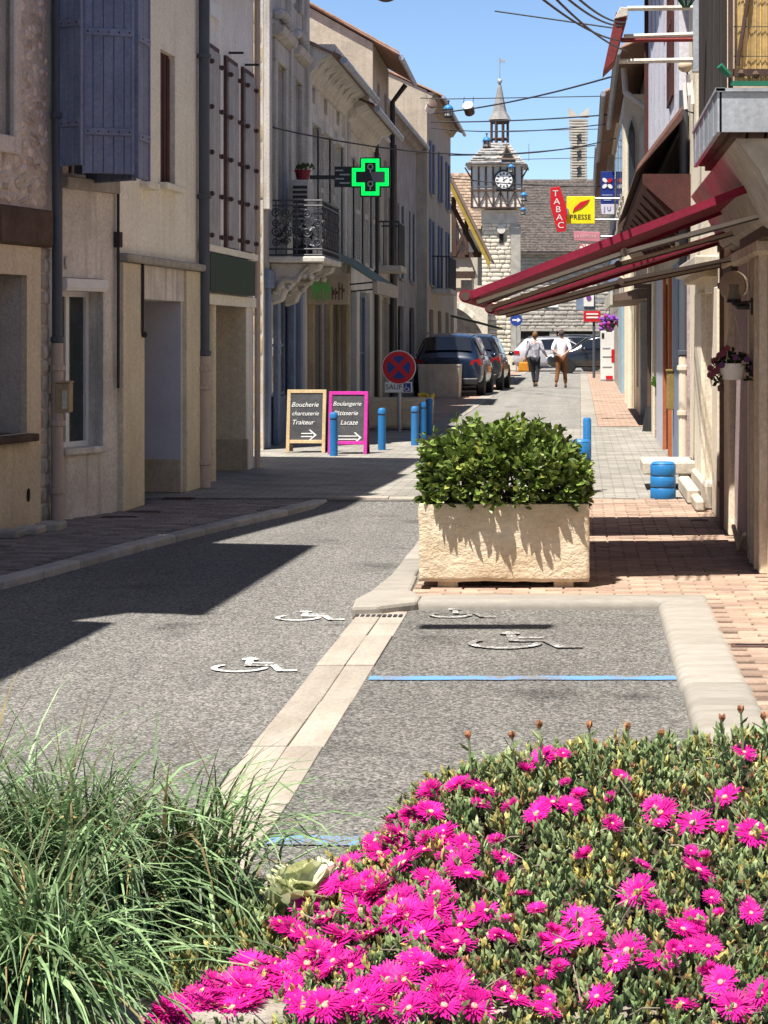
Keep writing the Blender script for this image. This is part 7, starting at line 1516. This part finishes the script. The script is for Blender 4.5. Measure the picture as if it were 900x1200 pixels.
for k in range(3100):
    cx2, cy2 = r4.choice(cl); az = r4.uniform(0, 6.28)
    if r4.random() < .62: az = r4.gauss(-math.pi/2-.05, .85)
    p = (cx2+r4.gauss(0, .03), cy2+r4.gauss(0, .03), FR-.06); sc_ = 1.0-.3*max(0, (cx2+.66)/.2)
    L = r4.uniform(.24, .56)*sc_; lean = abs(r4.gauss(.3, .3)); bend = r4.uniform(1.5, 3.6)
    if r4.random() < .12: L = r4.uniform(.28, .42)*sc_; lean = r4.uniform(0, .35); bend = r4.uniform(.5, 1.6)
    if cy2 < 3.45 and r4.random() < .6: az = r4.gauss(-math.pi/2, .6); lean = r4.uniform(.5, 1.1); bend = r4.uniform(1.2, 2.4)
    blade(qd if r4.random() < .08 else q, p, az, L, lean, bend, r4.uniform(.005, .0098))
for k in range(420):
    cx2, cy2 = r4.choice(cl); blade(qd, (cx2+r4.gauss(0, .04), cy2+r4.gauss(0, .04), FR-.06), r4.uniform(0, 6.28), r4.uniform(.08, .2), r4.uniform(.3, 1.1), r4.uniform(.4, 1.6), .005)
tag(q.build('blade', M_gr, GR, fixn=False), kind='stuff'); tag(qd.build('dry_blade', M_gr2, GR, fixn=False), kind='stuff')
q = MB()
for k in range(90):
    cx2, cy2 = r4.choice(cl); blade(q, (cx2, cy2, FR), r4.gauss(.6, 1.3), r4.uniform(.34, .52), r4.uniform(.05, .5), r4.uniform(.9, 2.2), .0036)
tag(q.build('seed_stalk', mat('stalk_brown', (.11, .1, .05), (.08, .065, .035), sub=.2, bump=0), GR, fixn=False), kind='stuff')

# pale variegated rosette between grass and flowers
PP = thing('pale_plant', 'pale yellow green leafy plant between the grass and the flowers', 'plant', (-.5, 3.72, FR)); M_pale = mat('pale_leaf', (.55, .58, .3), (.68, .68, .5), sub=.3, rough=.5, bump=.1, scale=14)
for k in range(34):
    a = k*2.4; c = Vector((-.475+.03*math.cos(k*1.7), 3.62+.03*math.sin(k*1.7), FR+.03)); d_ = Vector((math.cos(a), math.sin(a), .25+.9*(k % 3)/2)).normalized(); s_ = Vector((-d_.y, d_.x, 0)).normalized(); L = .04+.035*(k % 4)/3; vs = []
    for i in range(5):
        f_ = i/4; ww = L*.48*math.sin(math.pi*(f_*.85+.12)); p = c+d_*L*f_+Vector((0, 0, .03*f_+.03*(k/22)-.03*f_*f_)); vs += [p-s_*ww, p+Vector((0, 0, -.008)), p+s_*ww]
    q = MB(); q.add(vs, [(3*i+j, 3*i+j+1, 3*i+j+4, 3*i+j+3) for i in range(4) for j in range(2)]); q.build('leaf', M_pale, PP, smooth='all', fixn=False)
q = MB(); q.tube([(-.475, 3.62, FR-.07), (-.475, 3.62, FR+.06)], .012, 6); q.build('stem', M_pale, PP)

# ice plant mound
def ztop(X):
    pts = [(-.95, .57), (-.8, .59), (-.645, .635), (-.52, .66), (-.45, .675), (-.375, .705), (-.31, .765), (-.25, .815), (-.17, .835), (-.05, .862), (.04, .87), (.2, .872), (.35, .895), (.7, .915)]
    for (a, za), (b, zb) in zip(pts, pts[1:]):
        if a <= X <= b: return za+(zb-za)*(X-a)/(b-a)
    return pts[-1][1] if X > 0 else pts[0][1]
def mound(X, Y):
    zt_ = ztop(X); s_ = min(1, max(0, (Y-2.98)/.8)); s_ = s_**.85
    z = .55+(zt_-.55)*s_+.018*noise.noise(Vector((X*7, Y*7, 0)))+.012*noise.noise(Vector((X*19, Y*19, 3)))
    if Y > 3.78: z = .55+(z-.55)*max(0, 1-((Y-3.78)/.32)**2)
    return z
IP = thing('ice_plant', 'mound of ice plant covered with bright magenta daisy flowers', 'flowering plant', (-.1, 3.5, FR-.05)); r5 = random.Random(5)
M_soil = mat('litter_brown', (.06, .04, .025), (.035, .025, .016), bump=.8, bscale=60)
q = MB(); nx_, ny_ = 50, 40; vs = []
for i in range(nx_+1):
    for j in range(ny_+1):
        X = -.86+1.51*i/nx_; Y = 2.98+1.12*j/ny_; vs.append((X, Y, mound(X, Y)-.05))
q.add(vs, [(i*(ny_+1)+j, (i+1)*(ny_+1)+j, (i+1)*(ny_+1)+j+1, i*(ny_+1)+j+1) for i in range(nx_) for j in range(ny_)]); q.build('mat', M_soil, IP, smooth='all', fixn=False)
def mnorm(X, Y): e = .02; return Vector((mound(X-e, Y)-mound(X+e, Y), mound(X, Y-e)-mound(X, Y+e), 2*e)).normalized()
M_sg = mat('succulent_green', (.3, .35, .16), (.16, .23, .085), island=.4, rough=.5, bump=0, fine=.12, sub=.12, scale=9); M_sy = mat('succulent_yellow', (.5, .42, .12), (.36, .32, .11), island=.35, rough=.5, bump=0, sub=.1); M_sr = mat('withered_bud', (.24, .075, .05), (.34, .17, .07), island=.6, rough=.7, bump=0); M_tw = mat('grey_twig', (.26, .21, .16), (.18, .14, .11), bump=0, island=.3)
qs = [MB(), MB(), MB(), MB()]
def finger(q, p, d_, L, w):
    s_ = d_.orthogonal().normalized(); u_ = d_.cross(s_); a = r5.uniform(0, 6.3); s_, u_ = s_*math.cos(a)+u_*math.sin(a), u_*math.cos(a)-s_*math.sin(a); m_ = p+d_*L*.55
    q.add([p+s_*w*.5, p-s_*w*.25+u_*w*.43, p-s_*w*.25-u_*w*.43, m_+s_*w*.62, m_-s_*w*.3+u_*w*.54, m_-s_*w*.3-u_*w*.54, p+d_*L], [(0, 1, 4, 3), (1, 2, 5, 4), (2, 0, 3, 5), (3, 4, 6), (4, 5, 6), (5, 3, 6)])
cnt = 0
while cnt < 9000:
    X = r5.uniform(-.86, .62); Y = r5.uniform(2.98, 4.02); zt_ = mound(X, Y)
    if X < -.3 and Y > 3.34+(X+.88)*.85: continue
    cnt += 1; n_ = mnorm(X, Y); p0 = Vector((X, Y, zt_-r5.uniform(.0, .045))); pn = noise.noise(Vector((X*6, Y*6, 9))); q = qs[1] if r5.random() < .2+.35*max(0, pn) else qs[0]
    sp = Vector((r5.uniform(-.5, .5), r5.uniform(-.5, .35), 0)); ax = (n_+Vector((0, 0, .6))+sp).normalized()
    for k in range(r5.randint(4, 7)):
        d_ = (ax+Vector((r5.uniform(-.75, .75), r5.uniform(-.75, .75), r5.uniform(-.2, .5)))).normalized(); finger(q, p0+ax*k*.004, d_, r5.uniform(.009, .019), r5.uniform(.0042, .0065))
    if r5.random() < .17: [finger(qs[2], p0+ax*.012, (ax+Vector((r5.uniform(-.4, .4), r5.uniform(-.4, .4), 0))).normalized(), r5.uniform(.008, .014), r5.uniform(.005, .008)) for _ in range(3)]
for k in range(170):
    X = r5.uniform(-.5, .6); Y = r5.uniform(3.0, 3.9); p0 = Vector((X, Y, mound(X, Y)-.012)); d_ = Vector((r5.uniform(-1, 1), r5.uniform(-1, 1), r5.uniform(-.1, .6))).normalized(); qs[3].tube([p0, p0+d_*.03+Vector((0, 0, .006)), p0+d_*.07], [.0016, .0013, .0008], 4)
for q, nm, m_ in zip(qs, ('foliage', 'yellow_foliage', 'withered_foliage', 'twig'), (M_sg, M_sy, M_sr, M_tw)): tag(q.build(nm, m_, IP, fixn=False), kind='stuff')
# upright shoots that break the skyline
q = MB(); qb = MB()
for px, py, h in ((549, 862, .055), (632, 850, .03), (690, 850, .03), (735, 852, .025), (846, 842, .035), (775, 860, .02), (868, 832, .03), (895, 840, .03), (600, 862, .03)):
    Y = 3.72; X = (px-VX)*Y/F; z1 = EYE-(py-VY)*Y/F; z0 = mound(X, Y)-.02; q.tube([(X, Y, z0), (X+.004, Y, (z0+z1)/2), (X, Y, z1)], [.003, .0025, .002], 5)
    for k in range(5): finger(q, Vector((X, Y, z0+(z1-z0)*(.3+.12*k))), Vector((r5.uniform(-1, 1), r5.uniform(-1, 1), .8)).normalized(), .025, .005)
    for k in range(6): finger(qb, Vector((X, Y, z1-.004)), Vector((r5.uniform(-.5, .5), r5.uniform(-.5, .5), 1)).normalized(), .014, .007)
tag(q.build('shoot', M_sg, IP, fixn=False), kind='stuff'); tag(qb.build('bud', M_sr, IP, fixn=False), kind='stuff')
# flowers: a few shared flower meshes, each flower a part with its yellow centre
M_pet = mat('magenta_petal', (.76, .025, .36), (.52, .004, .2), rough=.55, spec=.2, objrand=.22, sub=.3, bump=0, fine=0, scale=40); M_eye = mat('flower_eye', (.68, .36, .2), (.6, .25, .25), rough=.8, bump=.3, bscale=300)
def flower_mesh(seed, r, openness):
    rr = random.Random(seed); q = MB()
    for ring, (n_, rad, up) in enumerate(((34, 1.0, .18), (30, .86, .38), (22, .66, .62))):
        for i in range(n_):
            a = 2*math.pi*(i+rr.uniform(-.3, .3))/n_+ring*.1; L = r*rad*rr.uniform(.85, 1.08); e = up*openness+rr.uniform(-.12, .14); d_ = Vector((math.cos(a), math.sin(a), 0)); s_ = Vector((-d_.y, d_.x, 0)); w = r*.062
            p0 = d_*r*.12; p1 = d_*L*.55+Vector((0, 0, L*.55*e)); p2 = d_*L+Vector((0, 0, L*e*.8)); q.add([p0-s_*w*.5, p0+s_*w*.5, p1+s_*w, p2+s_*w*.45, p2-s_*w*.45, p1-s_*w], [(0, 1, 2, 5), (5, 2, 3, 4)])
    me = bpy.data.meshes.new('flower'); me.from_pydata([tuple(v) for v in q.v], [], q.f); me.materials.append(M_pet)
    q = MB(); q.lathe([(.15*r, .02*r), (.15*r, .12*r), (.08*r, .17*r), (.01*r, .14*r)], (0, 0, 0), 12); m2 = bpy.data.meshes.new('flower_eye'); m2.from_pydata([tuple(v) for v in q.v], [], q.f); m2.materials.append(M_eye)
    return me, m2
FM = [flower_mesh(s_, 1.0, o_) for s_, o_ in ((1, .6), (2, .8), (3, 1.0), (4, .7), (5, 1.5), (6, 2.2))]
def ray_hit(px, py):
    for i in range(260):
        Y = 2.9+1.2*i/260; X = (px-VX)*Y/F; z = EYE-(py-VY)*Y/F
        if -.88 < X < .66 and mound(X, Y) >= z: return X, Y
    return None
def flower(px, py, d_px, closed=False):
    h = ray_hit(px, py)
    if not h: return
    X, Y = h; z = mound(X, Y)+.012; r = max(.008, d_px*.56*Y/F); n_ = (mnorm(X, Y)*.5+Vector((R.uniform(-.7, .7), R.uniform(-.75, .25), .62))).normalized(); qt = n_.to_track_quat('Z', 'Y').to_matrix().to_4x4()
    me, m2 = FM[R.choice((4, 5))] if closed else FM[R.randrange(4)]
    Mx = Matrix.Translation((X, Y, z)) @ qt @ Matrix.Rotation(R.uniform(0, 6.28), 4, 'Z') @ Matrix.Scale(r, 4)
    fl = inst('flower', me, IP, Mx)
    e = bpy.data.objects.new('eye', m2); COL.objects.link(e); e.parent = fl; ORG[e.name] = Vector((X, Y, z))
spots = [(517,886,36),(637,897,34),(728,918,24),(840,864,38),(872,891,28),(660,893,18),(570,937,34),(563,952,26),(630,962,34),(648,950,40),(668,954,30),(775,963,40),(768,955,30),(812,976,46),(850,946,40),(880,988,38),(884,980,26),
 (748,1056,46),(818,1032,48),(752,1026,26),(505,962,38),(488,958,34),(475,1022,44),(520,985,34),(530,1010,40),(545,1000,34),(500,1040,36),(548,1035,34),(655,1116,48),(680,1090,46),(692,1106,34),(735,1126,52),(770,1140,44),(722,1140,34),(845,1164,44),(700,1180,40),(892,1178,44),(600,1182,50),(540,1096,44),(476,1084,56),(438,1104,46),(400,1106,46),
 (394,1046,46),(360,1072,40),(330,1096,34),(410,1020,34),(440,995,32),(465,968,30),(420,965,26),(360,1140,50),(310,1170,50),(335,1155,46),(270,1165,44),(240,1185,46),(215,1192,44),(290,1190,50),(380,1190,50),(420,1175,46),(455,1160,44),(510,1170,50),(520,1190,50),(555,1190,50),(540,1165,40),(480,1192,46),(640,1195,36),(800,1190,36),(830,1120,34),(800,1100,42),(815,1090,34),(880,1082,30),(860,1190,46),(590,1015,30),(610,1060,26),(570,1080,34),(590,1110,30),(640,1150,26),(355,1190,44),(450,1195,44),(415,1130,38),(380,1085,36),(430,1050,36)]
for x, y, d_ in spots: flower(x, y, d_)
for k in range(46):
    flower(R.uniform(470, 900), R.uniform(900, 1190), R.uniform(14, 24), True)
for k in range(62):
    x = R.uniform(195, 560); y = 1215-(x-180)*.86+R.uniform(0, 250)
    if y < 1198: flower(x, y, R.uniform(26, 44), R.random() < .25)

for k in range(54):
    x = R.uniform(185, 540); y = R.uniform(max(1215-(x-180)*.8, 960), 1196)
    flower(x, y, R.uniform(34, 52), R.random() < .12)
